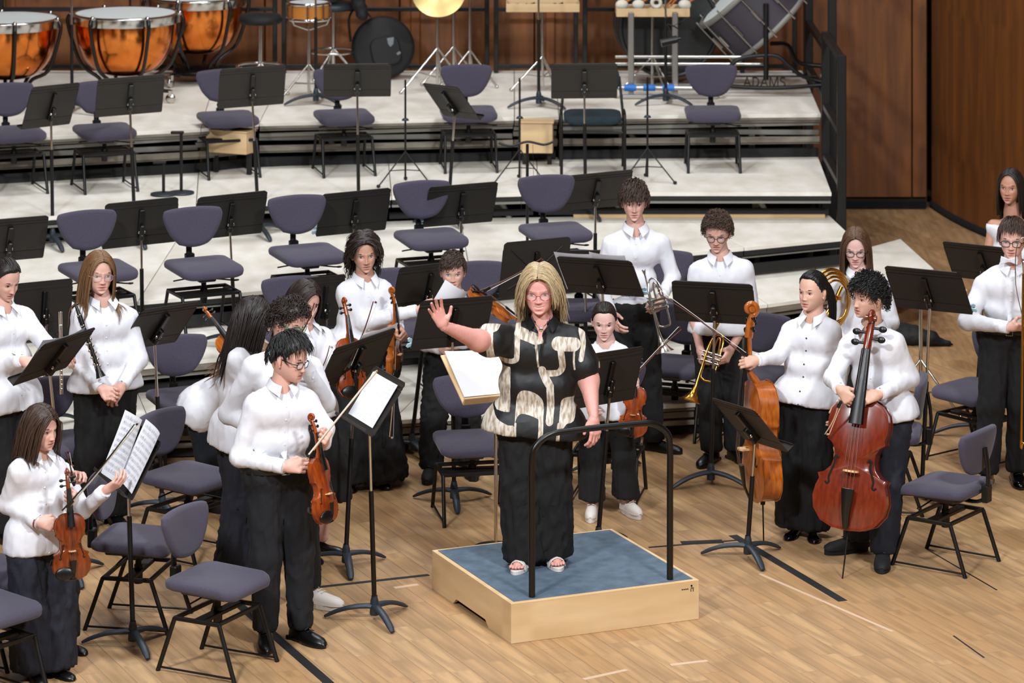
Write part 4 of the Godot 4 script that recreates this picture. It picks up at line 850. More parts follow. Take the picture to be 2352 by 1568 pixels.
	person({"at":[-2.383,0.000,0.814],"yaw":0.524,"face":[0.960,0.175,0.000],"hc":[-2.478,1.133,0.814],"nk":[-2.473,1.000,0.814],"sl":[-2.546,0.938,0.892],"sr":[-2.376,0.908,0.735],"el":[-2.588,0.719,0.814],"er":[-2.259,0.743,0.834],"wl":[-2.333,0.926,0.974],"wr":[-2.135,0.876,0.954],"pl":[-2.462,0.581,0.814],"hl":[-2.535,0.551,0.856],"al":[-2.429,0.075,0.836],"kl":[-2.470,0.313,0.868],"hr":[-2.388,0.551,0.771],"ar":[-2.338,0.075,0.791],"kr":[-2.351,0.313,0.803],"dl":[0.500,0.500,0.100],"dr":[0.850,0.550,0.100],"pln":[0.600,0.000,0.500],"prn":[-0.200,0.600,-0.600],"posel":"hold","poser":"relax","toe":[0.38,0.66],"label":"child half hidden behind the girl with the violin, turning a page","skin":M.skin_fair,"hairmat":M.hair_brown,"hs":.84,"build":.72,"arm":.03,"hand":.9,"hair":{"flow":"mess","hug":.95,"n":132,"len":.05,"vol":.008,"w":0.0050},"top":{"mat":M.shirt,"collar":1.0,"placket":1,"hem":-.06,"loose":.010,"sleeve_r":.044},"bottom":{"mat":M.black_cloth,"r":[.075,.06,.055],"hw":.055,"hr":.085},"shoes":{"kind":"flat","L":.22}})
	person({"at":[-2.950,0.000,-1.353],"yaw":0.733,"face":[0.838,0.454,0.000],"hc":[-2.988,1.528,-1.333],"nk":[-3.006,1.357,-1.353],"sl":[-3.113,1.299,-1.248],"sr":[-2.888,1.277,-1.457],"el":[-3.043,1.012,-1.323],"er":[-2.723,1.124,-1.303],"wl":[-2.855,1.086,-1.153],"wr":[-2.655,1.191,-1.093],"pl":[-2.960,0.844,-1.353],"hl":[-3.023,0.814,-1.296],"al":[-3.011,0.075,-1.315],"kl":[-3.000,0.444,-1.287],"hr":[-2.897,0.814,-1.410],"ar":[-2.888,0.075,-1.390],"kr":[-2.876,0.444,-1.381],"dl":[0.800,-0.250,0.200],"dr":[0.500,-0.300,0.200],"pln":[0.100,-0.600,-0.600],"prn":[-0.500,-0.200,-0.600],"posel":"relax","poser":"relax","toe":[0.59,0.87],"label":"young woman with tied dark hair pointing at her score at the left edge","skin":M.skin_fair,"hairmat":M.hair_dark,"hs":1.0,"build":.92,"head":{"open":.45,"smile":.4},"hair":{"flow":"back","n":480,"len":.2,"vol":.010,"w":0.0036,"fh":50.0,"tie":Vector3(0,.02,-.13),"flat":.7,"nape":-44.0,"curl":.003},"top":{"mat":M.shirt,"collar":1.0,"placket":1,"hem":-.085,"loose":.018,"sleeve_r":.055,"flare":.0,"vopen":.07},"bottom":{"mat":M.black_cloth,"r":[.095,.09,.09],"hem":-.02,"name":"wide_trousers"},"shoes":{"kind":"oxford","L":.28,"upper":M.shoe_black,"sole":M.shoe_black}})
	person({"at":[-2.449,0.000,-1.627],"yaw":0.279,"face":[0.419,0.140,-0.052],"hc":[-2.466,1.509,-1.607],"nk":[-2.443,1.338,-1.627],"sl":[-2.565,1.263,-1.584],"sr":[-2.293,1.223,-1.670],"el":[-2.605,1.002,-1.597],"er":[-2.228,0.989,-1.607],"wl":[-2.430,0.860,-1.427],"wr":[-2.302,0.878,-1.437],"pl":[-2.427,0.824,-1.627],"hl":[-2.509,0.794,-1.604],"al":[-2.520,0.075,-1.598],"kl":[-2.507,0.434,-1.577],"hr":[-2.345,0.794,-1.650],"ar":[-2.378,0.075,-1.656],"kr":[-2.355,0.434,-1.629],"dl":[0.800,-0.350,0.100],"dr":[-0.550,-0.700,0.100],"pln":[-0.200,0.400,0.900],"prn":[0.100,-0.400,-0.900],"posel":"hold","poser":"relax","toe":[0.14,0.42],"label":"young woman with long fair brown hair and clear glasses, hands folded over a clarinet","skin":M.skin_fair,"hairmat":M.hair_lightbrown,"hs":1.02,"hw":1.03,"build":1.0,"arm":.034,"head":{"jaw":.28,"open":.85,"nose":.019},"hair":{"flow":"down","n":748,"len":.40,"vol":.012,"w":0.0055,"fh":50.0,"grav":.6,"nape":-46.0,"side":-2.0,"rand":.05},"glasses":{"mat":M.frame_clear,"w":.026,"h":.020,"p":2.8,"r":.0014},"top":{"mat":M.shirt,"collar":1.0,"placket":1,"hem":-.005,"loose":.020,"sleeve_r":.060,"flare":.0,"vopen":.06},"bottom":{"mat":M.black_cloth,"r":[.10,.092,.085],"hw":.078,"hr":.108,"hem":-.02,"name":"wide_trousers"},"shoes":{"kind":"oxford","L":.28,"upper":M.shoe_black,"sole":M.shoe_black}})
	person({"at":[-1.526,0.000,-0.395],"yaw":2.059,"face":[1.606,0.244,0.000],"hc":[-1.463,1.484,-0.395],"nk":[-1.507,1.350,-0.395],"sl":[-1.532,1.287,-0.274],"sr":[-1.483,1.228,-0.517],"el":[-1.585,1.069,-0.445],"er":[-1.402,1.104,-0.295],"wl":[-1.501,0.953,-0.315],"wr":[-1.335,0.982,-0.195],"pl":[-1.544,0.872,-0.395],"hl":[-1.504,0.842,-0.320],"al":[-1.578,0.075,-0.366],"kl":[-1.519,0.459,-0.355],"hr":[-1.584,0.842,-0.470],"ar":[-1.473,0.075,-0.425],"kr":[-1.506,0.459,-0.459],"dl":[0.432,-0.600,0.673],"dr":[0.394,-0.711,0.583],"pln":[0.600,0.000,-0.300],"prn":[-0.600,0.000,-0.300],"posel":"relax","poser":"relax","toe":[1.92,2.20],"label":"girl with long dark hair seen from behind, white blouse and ribbed navy trousers","skin":M.skin_fair,"hairmat":M.hair_dark,"hs":1.02,"build":.92,"head":{"open":.6},"hair":{"flow":"down","n":748,"len":.36,"vol":.015,"w":0.0055,"fh":46.0,"grav":.6,"nape":-48.0,"side":-10.0,"rand":.05},"glasses":{"mat":M.frame_black,"w":.025,"h":.018,"p":3.0,"r":.0018},"top":{"mat":M.shirt,"collar":1.0,"placket":1,"hem":-.10,"loose":.016,"sleeve_r":.050,"flare":.01},"bottom":{"mat":M.navy,"r":[.10,.10,.105],"hw":.062,"hr":.10,"hem":-.04,"fold":.014,"fs":Vector3(120,6,120),"name":"ribbed_trousers"},"shoes":{"kind":"flat","L":.24}})
	person({"at":[-1.250,0.000,0.041],"yaw":0.698,"face":[0.977,0.384,-0.070],"hc":[-1.229,1.574,0.061],"nk":[-1.259,1.407,0.041],"sl":[-1.417,1.341,0.141],"sr":[-1.106,1.292,-0.060],"el":[-1.557,1.067,0.061],"er":[-1.023,1.127,0.061],"wl":[-1.317,0.992,0.241],"wr":[-1.151,1.448,0.321],"pl":[-1.271,0.895,0.041],"hl":[-1.336,0.865,0.096],"al":[-1.388,0.075,0.073],"kl":[-1.346,0.470,0.104],"hr":[-1.206,0.865,-0.014],"ar":[-1.112,0.075,0.008],"kr":[-1.143,0.470,0.016],"dl":[0.775,-0.244,0.583],"dr":[0.100,0.600,0.200],"pln":[0.600,0.000,-0.300],"prn":[-0.600,0.000,-0.300],"posel":"relax","poser":"hold","toe":[0.17,1.05],"label":"curly haired boy with green glasses standing behind the front violinist","skin":M.skin_fair,"hairmat":M.hair_darkbrown,"hs":1.0,"build":1.0,"head":{"open":.6},"hair":{"flow":"mess","hug":.95,"n":924,"len":.042,"vol":.022,"w":0.0034,"fh":46.0,"nape":-36.0,"curl":.009,"freq":1.3,"late":.05,"grav":.0,"under":.6,"lump":.5},"glasses":{"mat":M.frame_green,"w":.026,"h":.019,"p":3.4,"r":.0026},"top":{"mat":M.shirt,"collar":1.0,"placket":1,"hem":.0,"loose":.022,"sleeve_r":.058},"bottom":{"mat":M.black_cloth,"r":[.095,.075,.065],"hem":.03},"shoes":{"kind":"sneaker","L":.29,"upper":M.shoe_white,"sole":M.shoe_white,"lace":M.shoe_white}})
	person({"at":[-1.141,0.000,-1.004],"yaw":0.698,"face":[0.698,0.419,-0.052],"hc":[-1.199,1.474,-0.974],"nk":[-1.208,1.329,-1.004],"sl":[-1.305,1.257,-0.904],"sr":[-1.094,1.224,-1.105],"el":[-1.324,1.023,-0.964],"er":[-1.016,1.076,-0.954],"wl":[-1.188,1.039,-0.784],"wr":[-1.091,1.093,-0.744],"pl":[-1.185,0.850,-1.004],"hl":[-1.250,0.820,-0.950],"al":[-1.183,0.075,-0.914],"kl":[-1.201,0.447,-0.913],"hr":[-1.120,0.820,-1.059],"ar":[-1.099,0.075,-1.095],"kr":[-1.094,0.447,-1.058],"dl":[0.602,0.073,0.795],"dr":[-0.332,0.080,0.940],"pln":[0.600,0.000,-0.300],"prn":[-0.600,0.000,-0.300],"posel":"relax","poser":"hold","toe":[0.56,0.84],"label":"girl with long wavy brown hair in a short sleeved white blouse, looking down","skin":M.skin_fair,"hairmat":M.hair_darkbrown,"hs":.97,"build":.86,"head":{"open":.45,"jaw":.38},"hair":{"flow":"down","n":748,"len":.36,"vol":.014,"w":0.0044,"fh":52.0,"grav":.55,"nape":-46.0,"side":-4.0,"curl":.008,"freq":.7,"late":.8,"rand":.08},"top":{"mat":M.shirt,"collar":1.0,"placket":1,"hem":-.06,"loose":.018,"sleeve":.62,"sleeve_r":.066,"vopen":.05},"bottom":{"mat":M.black_cloth,"type":"skirt","name":"skirt","r":[.1,.1,.14],"hw":.06,"hr":.092,"spread":.10,"hem":.24},"shoes":{"kind":"flat","L":.23}})
	person({"at":[-0.926,0.000,-2.526],"yaw":0.314,"face":[0.209,0.209,0.052],"hc":[-0.920,1.453,-2.506],"nk":[-0.916,1.287,-2.526],"sl":[-1.028,1.205,-2.478],"sr":[-0.803,1.198,-2.574],"el":[-0.917,1.043,-2.426],"er":[-0.734,1.015,-2.506],"wl":[-0.576,1.125,-2.366],"wr":[-0.705,1.014,-2.386],"pl":[-0.937,0.880,-2.526],"hl":[-1.018,0.850,-2.500],"al":[-1.017,0.075,-2.495],"kl":[-1.010,0.463,-2.473],"hr":[-0.857,0.850,-2.552],"ar":[-0.836,0.075,-2.557],"kr":[-0.838,0.463,-2.531],"dl":[0.950,0.100,0.100],"dr":[0.300,-0.200,0.400],"pln":[0.600,0.000,-0.300],"prn":[-0.600,0.000,-0.300],"posel":"relax","poser":"grip","toe":[0.17,0.45],"label":"player with wavy dark bob in white shirt and long black skirt, arm reaching over","skin":M.skin_olive,"hairmat":M.hair_darkbrown,"hs":.98,"build":.88,"head":{"jaw":.38,"open":.75},"hair":{"flow":"down","n":748,"len":.16,"vol":.024,"w":0.0050,"fh":50.0,"grav":.4,"nape":-44.0,"side":-8.0,"curl":.013,"freq":.9,"late":.7,"rand":.12},"top":{"mat":M.shirt,"collar":1.0,"placket":1,"hem":-.02,"loose":.026,"sleeve_r":.060,"vopen":.05,"flare":.01},"bottom":{"mat":M.black_cloth,"type":"skirt","name":"long_skirt","r":[.1,.1,.17],"hw":.065,"hr":.095,"spread":.11,"hem":-.02,"fold":.022},"shoes":{"kind":"flat","L":.23}})
	person({"at":[-0.394,0.000,-2.747],"yaw":0.035,"face":[0.035,0.209,0.000],"hc":[-0.372,1.296,-2.727],"nk":[-0.367,1.127,-2.747],"sl":[-0.477,1.041,-2.741],"sr":[-0.251,1.039,-2.752],"el":[-0.541,0.843,-2.697],"er":[-0.175,0.870,-2.697],"wl":[-0.444,0.853,-2.527],"wr":[-0.174,0.866,-2.567],"pl":[-0.383,0.700,-2.747],"hl":[-0.468,0.670,-2.744],"al":[-0.513,0.075,-2.704],"kl":[-0.490,0.373,-2.699],"hr":[-0.298,0.670,-2.750],"ar":[-0.274,0.075,-2.789],"kr":[-0.285,0.373,-2.745],"dl":[0.492,0.053,0.869],"dr":[0.008,-0.032,0.999],"pln":[0.600,0.000,-0.300],"prn":[-0.600,0.000,-0.300],"posel":"relax","poser":"grip","toe":[-0.10,0.24],"label":"small boy with short brown hair behind a music stand, black cargo trousers","skin":M.skin_fair,"hairmat":M.hair_brown,"hs":.95,"build":.82,"hand":.88,"head":{"jaw":.34,"open":.85,"nose":.016,"iris":Color(.18,.2,.2)},"hair":{"flow":"forward","hug":.9,"n":780,"len":.06,"vol":.016,"w":0.0030,"fh":44.0,"nape":-34.0,"grav":.02,"sweep":-.5,"rand":.16,"curl":.004,"under":.5},"top":{"mat":M.shirt,"collar":1.0,"placket":1,"hem":-.0,"loose":.016,"sleeve_r":.048,"flare":.02,"button":M.button_dark},"bottom":{"mat":M.black_cloth,"r":[.085,.078,.070],"hw":.06,"hr":.09,"fold":.016,"fs":Vector3(50,40,50),"name":"cargo_trousers"},"shoes":{"kind":"sneaker","L":.25,"upper":M.shoe_dark,"sole":M.shoe_dark,"lace":M.shoe_black}})
	person({"at":[0.588,0.000,-1.840],"yaw":-0.070,"face":[-0.052,0.279,0.000],"hc":[0.556,1.178,-1.820],"nk":[0.567,1.032,-1.840],"sl":[0.471,0.949,-1.851],"sr":[0.663,0.959,-1.829],"el":[0.414,0.802,-1.810],"er":[0.724,0.795,-1.840],"wl":[0.454,0.726,-1.690],"wr":[0.741,0.849,-1.700],"pl":[0.567,0.664,-1.840],"hl":[0.482,0.634,-1.846],"al":[0.482,0.075,-1.811],"kl":[0.480,0.355,-1.803],"hr":[0.652,0.634,-1.834],"ar":[0.694,0.075,-1.869],"kr":[0.671,0.355,-1.827],"dl":[0.267,-0.518,0.813],"dr":[0.100,-0.200,0.600],"pln":[0.600,0.000,-0.300],"prn":[-0.600,0.000,-0.300],"posel":"relax","poser":"grip","toe":[-0.09,0.49],"label":"little girl with slicked back hair and ruffled white top behind the podium","skin":M.skin_pale,"hairmat":M.hair_dark,"hs":.92,"build":.74,"hand":.8,"arm":.028,"head":{"jaw":.30,"nose":.014,"open":.6},"hair":{"flow":"back","n":440,"len":.16,"vol":.007,"w":0.0036,"fh":50.0,"nape":-44.0,"tie":Vector3(0,.03,-.12),"flat":.6,"pony":Vector3(0,-.16,-.02)},"top":{"mat":M.shirt,"name":"ruffled_top","hem":-.07,"vopen":.002,"loose":.014,"flare":.02,"sleeve":.42,"sleeve_r":.066,"fold":.012,"fs":Vector3(70,40,70)},"bottom":{"mat":M.black_cloth,"r":[.075,.066,.082],"hw":.05,"hr":.078,"hem":.03,"fold":.012,"fs":Vector3(120,6,120),"name":"flared_trousers"},"shoes":{"kind":"sneaker","L":.215,"upper":M.shoe_white,"sole":M.shoe_white,"lace":M.shoe_pink}})
	person({"at":[0.840,0.000,-3.336],"yaw":0.035,"face":[0.000,0.175,0.000],"hc":[0.786,1.627,-3.316],"nk":[0.798,1.449,-3.336],"sl":[0.638,1.345,-3.330],"sr":[0.964,1.348,-3.341],"el":[0.567,1.099,-3.316],"er":[1.040,1.131,-3.356],"wl":[0.635,0.937,-3.156],"wr":[0.954,1.033,-3.176],"pl":[0.770,0.913,-3.336],"hl":[0.685,0.883,-3.333],"al":[0.762,0.075,-3.269],"kl":[0.724,0.479,-3.276],"hr":[0.855,0.883,-3.339],"ar":[0.918,0.075,-3.403],"kr":[0.887,0.479,-3.346],"dl":[0.288,-0.683,0.672],"dr":[-0.300,-0.600,0.300],"pln":[0.600,0.000,-0.300],"prn":[-0.700,0.100,0.400],"posel":"relax","poser":"hold","toe":[-0.09,1.05],"label":"tall boy with wavy brown hair holding a trumpet at his side","skin":M.skin_fair,"hairmat":M.hair_brown,"hs":1.02,"hw":.96,"build":.98,"head":{"jaw":.36,"open":.6,"nose":.022},"hair":{"flow":"forward","hug":.9,"n":900,"len":.09,"vol":.022,"w":0.0040,"fh":46.0,"nape":-38.0,"grav":.08,"curl":.008,"freq":.7,"rand":.14},"top":{"mat":M.shirt,"collar":1.0,"placket":1,"hem":.005,"loose":.018,"sleeve_r":.052,"vopen":.012},"bottom":{"mat":M.black_cloth,"r":[.095,.075,.066],"hw":.075,"hr":.102,"waist":.06},"shoes":{"kind":"oxford","L":.28,"upper":M.shoe_black,"sole":M.shoe_black}})
	person({"at":[1.353,0.000,-3.136],"yaw":-0.105,"face":[-0.175,0.349,0.000],"hc":[1.313,1.468,-3.116],"nk":[1.334,1.303,-3.136],"sl":[1.189,1.200,-3.152],"sr":[1.484,1.224,-3.120],"el":[1.157,0.945,-3.116],"er":[1.520,0.941,-3.136],"wl":[1.197,0.740,-3.036],"wr":[1.395,0.749,-2.996],"pl":[1.334,0.844,-3.136],"hl":[1.249,0.814,-3.145],"al":[1.274,0.075,-3.114],"kl":[1.259,0.444,-3.105],"hr":[1.418,0.814,-3.127],"ar":[1.433,0.075,-3.158],"kr":[1.423,0.444,-3.118],"dl":[0.100,-0.900,0.200],"dr":[-0.468,-0.714,0.521],"pln":[0.800,0.000,-0.200],"prn":[-0.600,0.000,-0.300],"posel":"grip","poser":"hold","toe":[-0.44,0.44],"label":"boy with tight curls and round glasses holding a trumpet behind a music stand","skin":M.skin_fair,"hairmat":M.hair_curly,"hs":1.0,"build":.92,"head":{"jaw":.36,"open":.45},"hair":{"flow":"mess","hug":.95,"n":1144,"len":.038,"vol":.022,"w":0.0028,"fh":46.0,"nape":-36.0,"curl":.008,"freq":1.7,"late":.05,"grav":-.02,"under":.35,"lump":.4},"glasses":{"mat":M.frame_black,"w":.025,"h":.022,"p":2.1,"r":.0018},"top":{"mat":M.shirt,"collar":1.0,"placket":1,"hem":-.02,"loose":.024,"sleeve":.9,"sleeve_r":.066,"vopen":.04},"bottom":{"mat":M.black_cloth,"r":[.09,.075,.068],"hw":.07,"hr":.098},"shoes":{"kind":"oxford","L":.28,"upper":M.shoe_black,"sole":M.shoe_black}})
	person({"at":[2.191,0.000,-2.864],"yaw":-0.140,"face":[-0.140,0.349,0.000],"hc":[2.171,1.426,-2.844],"nk":[2.195,1.263,-2.864],"sl":[2.074,1.154,-2.886],"sr":[2.341,1.174,-2.843],"el":[2.017,0.948,-2.844],"er":[2.397,0.948,-2.844],"wl":[2.085,0.846,-2.684],"wr":[2.221,0.873,-2.684],"pl":[2.225,0.806,-2.864],"hl":[2.141,0.776,-2.876],"al":[2.112,0.075,-2.832],"kl":[2.123,0.425,-2.829],"hr":[2.310,0.776,-2.853],"ar":[2.270,0.075,-2.897],"kr":[2.286,0.425,-2.850],"dl":[0.335,-0.507,0.794],"dr":[-0.705,-0.301,0.643],"pln":[0.600,0.000,-0.300],"prn":[-0.600,0.000,-0.300],"posel":"relax","poser":"relax","toe":[-0.28,0.00],"label":"girl with very long hair and dark glasses behind the two cellists, holding a horn","skin":M.skin_pale,"hairmat":M.hair_ombre,"hs":1.0,"build":.88,"head":{"jaw":.40,"open":.4},"hair":{"flow":"down","n":792,"len":.46,"vol":.011,"w":0.0050,"fh":54.0,"grav":.6,"nape":-46.0,"side":-4.0,"rand":.05},"glasses":{"mat":M.frame_black,"w":.026,"h":.019,"p":2.4,"r":.0019},"top":{"mat":M.shirt,"collar":1.0,"placket":1,"hem":-.04,"loose":.016,"sleeve_r":.05},"bottom":{"mat":M.black_cloth,"r":[.085,.07,.06]},"shoes":{"kind":"oxford","L":.28,"upper":M.shoe_black,"sole":M.shoe_black}})
	person({"at":[1.722,0.000,-1.399],"yaw":-0.419,"face":[-0.733,0.070,0.035],"hc":[1.777,1.446,-1.379],"nk":[1.779,1.288,-1.399],"sl":[1.650,1.184,-1.463],"sr":[1.881,1.224,-1.336],"el":[1.564,1.068,-1.349],"er":[1.943,0.987,-1.399],"wl":[1.442,1.076,-1.219],"wr":[1.916,0.805,-1.299],"pl":[1.738,0.833,-1.399],"hl":[1.660,0.803,-1.434],"al":[1.673,0.075,-1.428],"kl":[1.656,0.439,-1.408],"hr":[1.815,0.803,-1.365],"ar":[1.771,0.075,-1.371],"kr":[1.783,0.439,-1.345],"dl":[-0.850,-0.050,0.250],"dr":[-0.130,-0.869,0.478],"pln":[0.100,-0.300,-0.900],"prn":[-0.600,0.000,-0.300],"posel":"hold","poser":"relax","toe":[-0.35,0.00],"label":"girl with black ponytail holding a cello upright and a bow out to the side","skin":M.skin_light,"hairmat":M.hair_black,"hs":.97,"build":.84,"arm":.03,"hand":.9,"head":{"jaw":.34,"nose":.014,"open":.6},"hair":{"flow":"back","n":520,"len":.2,"vol":.008,"w":0.0036,"fh":52.0,"nape":-44.0,"tie":Vector3(0,.03,-.125),"flat":.6,"pony":Vector3(.0,-.32,-.03)},"top":{"mat":M.shirt,"collar":1.0,"placket":1,"hem":-.045,"loose":.018,"sleeve_r":.050,"flare":.02,"vopen":.05,"button":M.button_dark},"bottom":{"mat":M.black_cloth,"r":[.095,.095,.112],"hw":.06,"hr":.092,"hem":-.02,"fold":.016,"fs":Vector3(70,8,70),"name":"wide_trousers"},"shoes":{"kind":"flat","L":.23,"upper":M.shoe_gloss}})
	person({"at":[2.065,0.000,-0.924],"yaw":-0.524,"face":[-1.012,0.105,0.000],"hc":[2.058,1.509,-0.904],"nk":[2.080,1.329,-0.924],"sl":[1.953,1.207,-1.002],"sr":[2.201,1.259,-0.846],"el":[1.842,1.056,-0.844],"er":[2.299,1.042,-0.904],"wl":[1.865,1.037,-0.664],"wr":[2.086,1.007,-0.644],"pl":[2.140,0.869,-0.924],"hl":[2.067,0.839,-0.966],"al":[2.003,0.075,-1.058],"kl":[2.022,0.457,-0.991],"hr":[2.214,0.839,-0.881],"ar":[2.126,0.075,-0.790],"kr":[2.158,0.457,-0.814],"dl":[0.500,-0.500,0.400],"dr":[-0.850,-0.100,0.350],"pln":[0.300,0.000,-0.900],"prn":[-0.100,-0.500,-0.800],"posel":"hold","poser":"hold","toe":[-1.22,-0.14],"label":"boy with black curly hair and navy trousers standing with a red brown cello","skin":M.skin_light,"hairmat":M.hair_black,"hs":1.0,"build":.95,"head":{"jaw":.38,"nose":.023,"open":.65},"hair":{"flow":"forward","hug":.9,"n":1140,"len":.075,"vol":.026,"w":0.0035,"fh":47.0,"nape":-34.0,"grav":.05,"curl":.010,"freq":1.1,"late":.3,"rand":.16,"under":.55},"top":{"mat":M.shirt,"collar":1.0,"placket":1,"hem":-.06,"loose":.018,"sleeve_r":.055,"flare":.0,"vopen":.06},"bottom":{"mat":M.navy,"r":[.098,.086,.078],"hw":.075,"hr":.10,"hem":-.0,"fold":.010},"shoes":{"kind":"sneaker","L":.28,"upper":M.shoe_dark,"sole":M.shoe_dark,"lace":M.shoe_black}})
	person({"at":[3.057,0.000,-2.589],"yaw":-0.140,"face":[-0.244,0.140,0.000],"hc":[3.122,1.528,-2.569],"nk":[3.124,1.350,-2.589],"sl":[2.943,1.231,-2.610],"sr":[3.311,1.241,-2.567],"el":[2.835,1.019,-2.539],"er":[3.404,1.012,-2.569],"wl":[3.072,1.017,-2.369],"wr":[3.249,1.032,-2.349],"pl":[3.103,0.926,-2.589],"hl":[3.019,0.896,-2.600],"al":[2.957,0.075,-2.557],"kl":[2.984,0.486,-2.554],"hr":[3.187,0.896,-2.577],"ar":[3.156,0.075,-2.620],"kr":[3.168,0.486,-2.574],"dl":[0.800,0.100,0.200],"dr":[-0.574,0.075,0.815],"pln":[0.100,0.600,-0.600],"prn":[-0.600,0.000,-0.300],"posel":"hold","poser":"hold","toe":[-0.28,0.00],"label":"boy in white bow tie and glasses with a trombone at the right edge","skin":M.skin_fair,"hairmat":M.hair_brown,"hs":1.04,"build":1.05,"head":{"jaw":.32,"smile":.5,"nose":.022},"hair":{"flow":"forward","hug":.9,"n":720,"len":.06,"vol":.016,"w":0.0035,"fh":50.0,"nape":-34.0,"grav":.03,"under":.6,"rand":.14},"glasses":{"mat":M.frame_black,"w":.026,"h":.018,"p":3.0,"r":.0024},"top":{"mat":M.shirt,"collar":1.0,"placket":1,"hem":.005,"loose":.02,"sleeve_r":.060,"vopen":.005},"bottom":{"mat":M.black_cloth,"r":[.10,.078,.070],"hw":.082,"hr":.114,"waist":.05,"belt":1},"shoes":{"kind":"oxford","L":.29,"upper":M.shoe_gloss,"sole":M.shoe_black}})
	person({"at":[3.425,0.000,-4.731],"yaw":-0.314,"face":[-0.419,0.070,0.000],"hc":[3.413,1.477,-4.711],"nk":[3.428,1.295,-4.731],"sl":[3.303,1.194,-4.780],"sr":[3.558,1.213,-4.683],"el":[3.255,0.991,-4.731],"er":[3.624,0.991,-4.731],"wl":[3.297,0.795,-4.671],"wr":[3.580,0.795,-4.671],"pl":[3.425,0.842,-4.731],"hl":[3.344,0.812,-4.758],"al":[3.346,0.075,-4.700],"kl":[3.337,0.443,-4.705],"hr":[3.505,0.812,-4.705],"ar":[3.504,0.075,-4.763],"kr":[3.497,0.443,-4.710],"dl":[0.203,-0.937,0.286],"dr":[-0.212,-0.935,0.286],"pln":[0.600,0.000,-0.300],"prn":[-0.600,0.000,-0.300],"posel":"relax","poser":"relax","toe":[-0.45,-0.17],"label":"young woman with straight dark hair and off shoulder white top by the curved wall","skin":M.skin_tan,"hairmat":M.hair_dark,"hs":1.0,"build":.85,"arm":.032,"head":{"jaw":.40,"nose":.018,"open":.7},"hair":{"flow":"down","n":660,"len":.30,"vol":.009,"w":0.0050,"fh":54.0,"grav":.6,"nape":-46.0,"side":-4.0,"rand":.03},"top":{"mat":M.shirt,"name":"off_shoulder_top","hem":-.06,"loose":.022,"sleeve":-1.0,"neckcut":.085},"bottom":{"mat":M.black_cloth,"r":[.085,.07,.06]},"shoes":{"kind":"flat","L":.23}})
	person({"at":[-1.800,0.000,-1.988],"yaw":1.222,"face":[1.396,1.047,0.000],"hc":[-1.536,0.955,-1.738],"nk":[-1.613,0.923,-1.788],"sl":[-1.622,0.882,-1.649],"sr":[-1.624,0.882,-1.926],"el":[-1.542,0.574,-1.888],"er":[-1.529,0.552,-2.088],"wl":[-1.410,0.416,-1.888],"wr":[-1.420,0.405,-2.038],"pl":[-1.845,0.634,-1.988],"hl":[-1.874,0.604,-1.908],"al":[-1.841,0.075,-1.948],"kl":[-1.834,0.340,-1.919],"hr":[-1.816,0.604,-2.067],"ar":[-1.758,0.075,-2.027],"kr":[-1.763,0.340,-2.039],"dl":[0.640,-0.768,0.000],"dr":[0.576,-0.774,0.263],"pln":[0.600,0.000,-0.300],"prn":[-0.600,0.000,-0.300],"posel":"relax","poser":"relax","toe":[1.08,1.36],"label":"girl bending forward with hair hanging down, white shirt and dark jeans","skin":M.skin_fair,"hairmat":M.hair_lightbrown,"hs":.95,"build":.88,"head":{"open":.5},"hair":{"flow":"down","n":484,"len":.3,"vol":.012,"w":0.0050,"grav":.6,"rand":.05},"top":{"mat":M.shirt,"hem":-.03,"loose":.014,"sleeve_r":.05},"bottom":{"mat":M.jeans,"r":[.105,.075,.065],"hw":.085,"hr":.115,"waist":.09,"name":"jeans"},"shoes":{"kind":"sneaker","L":.25,"upper":M.shoe_dark,"sole":M.shoe_dark}})
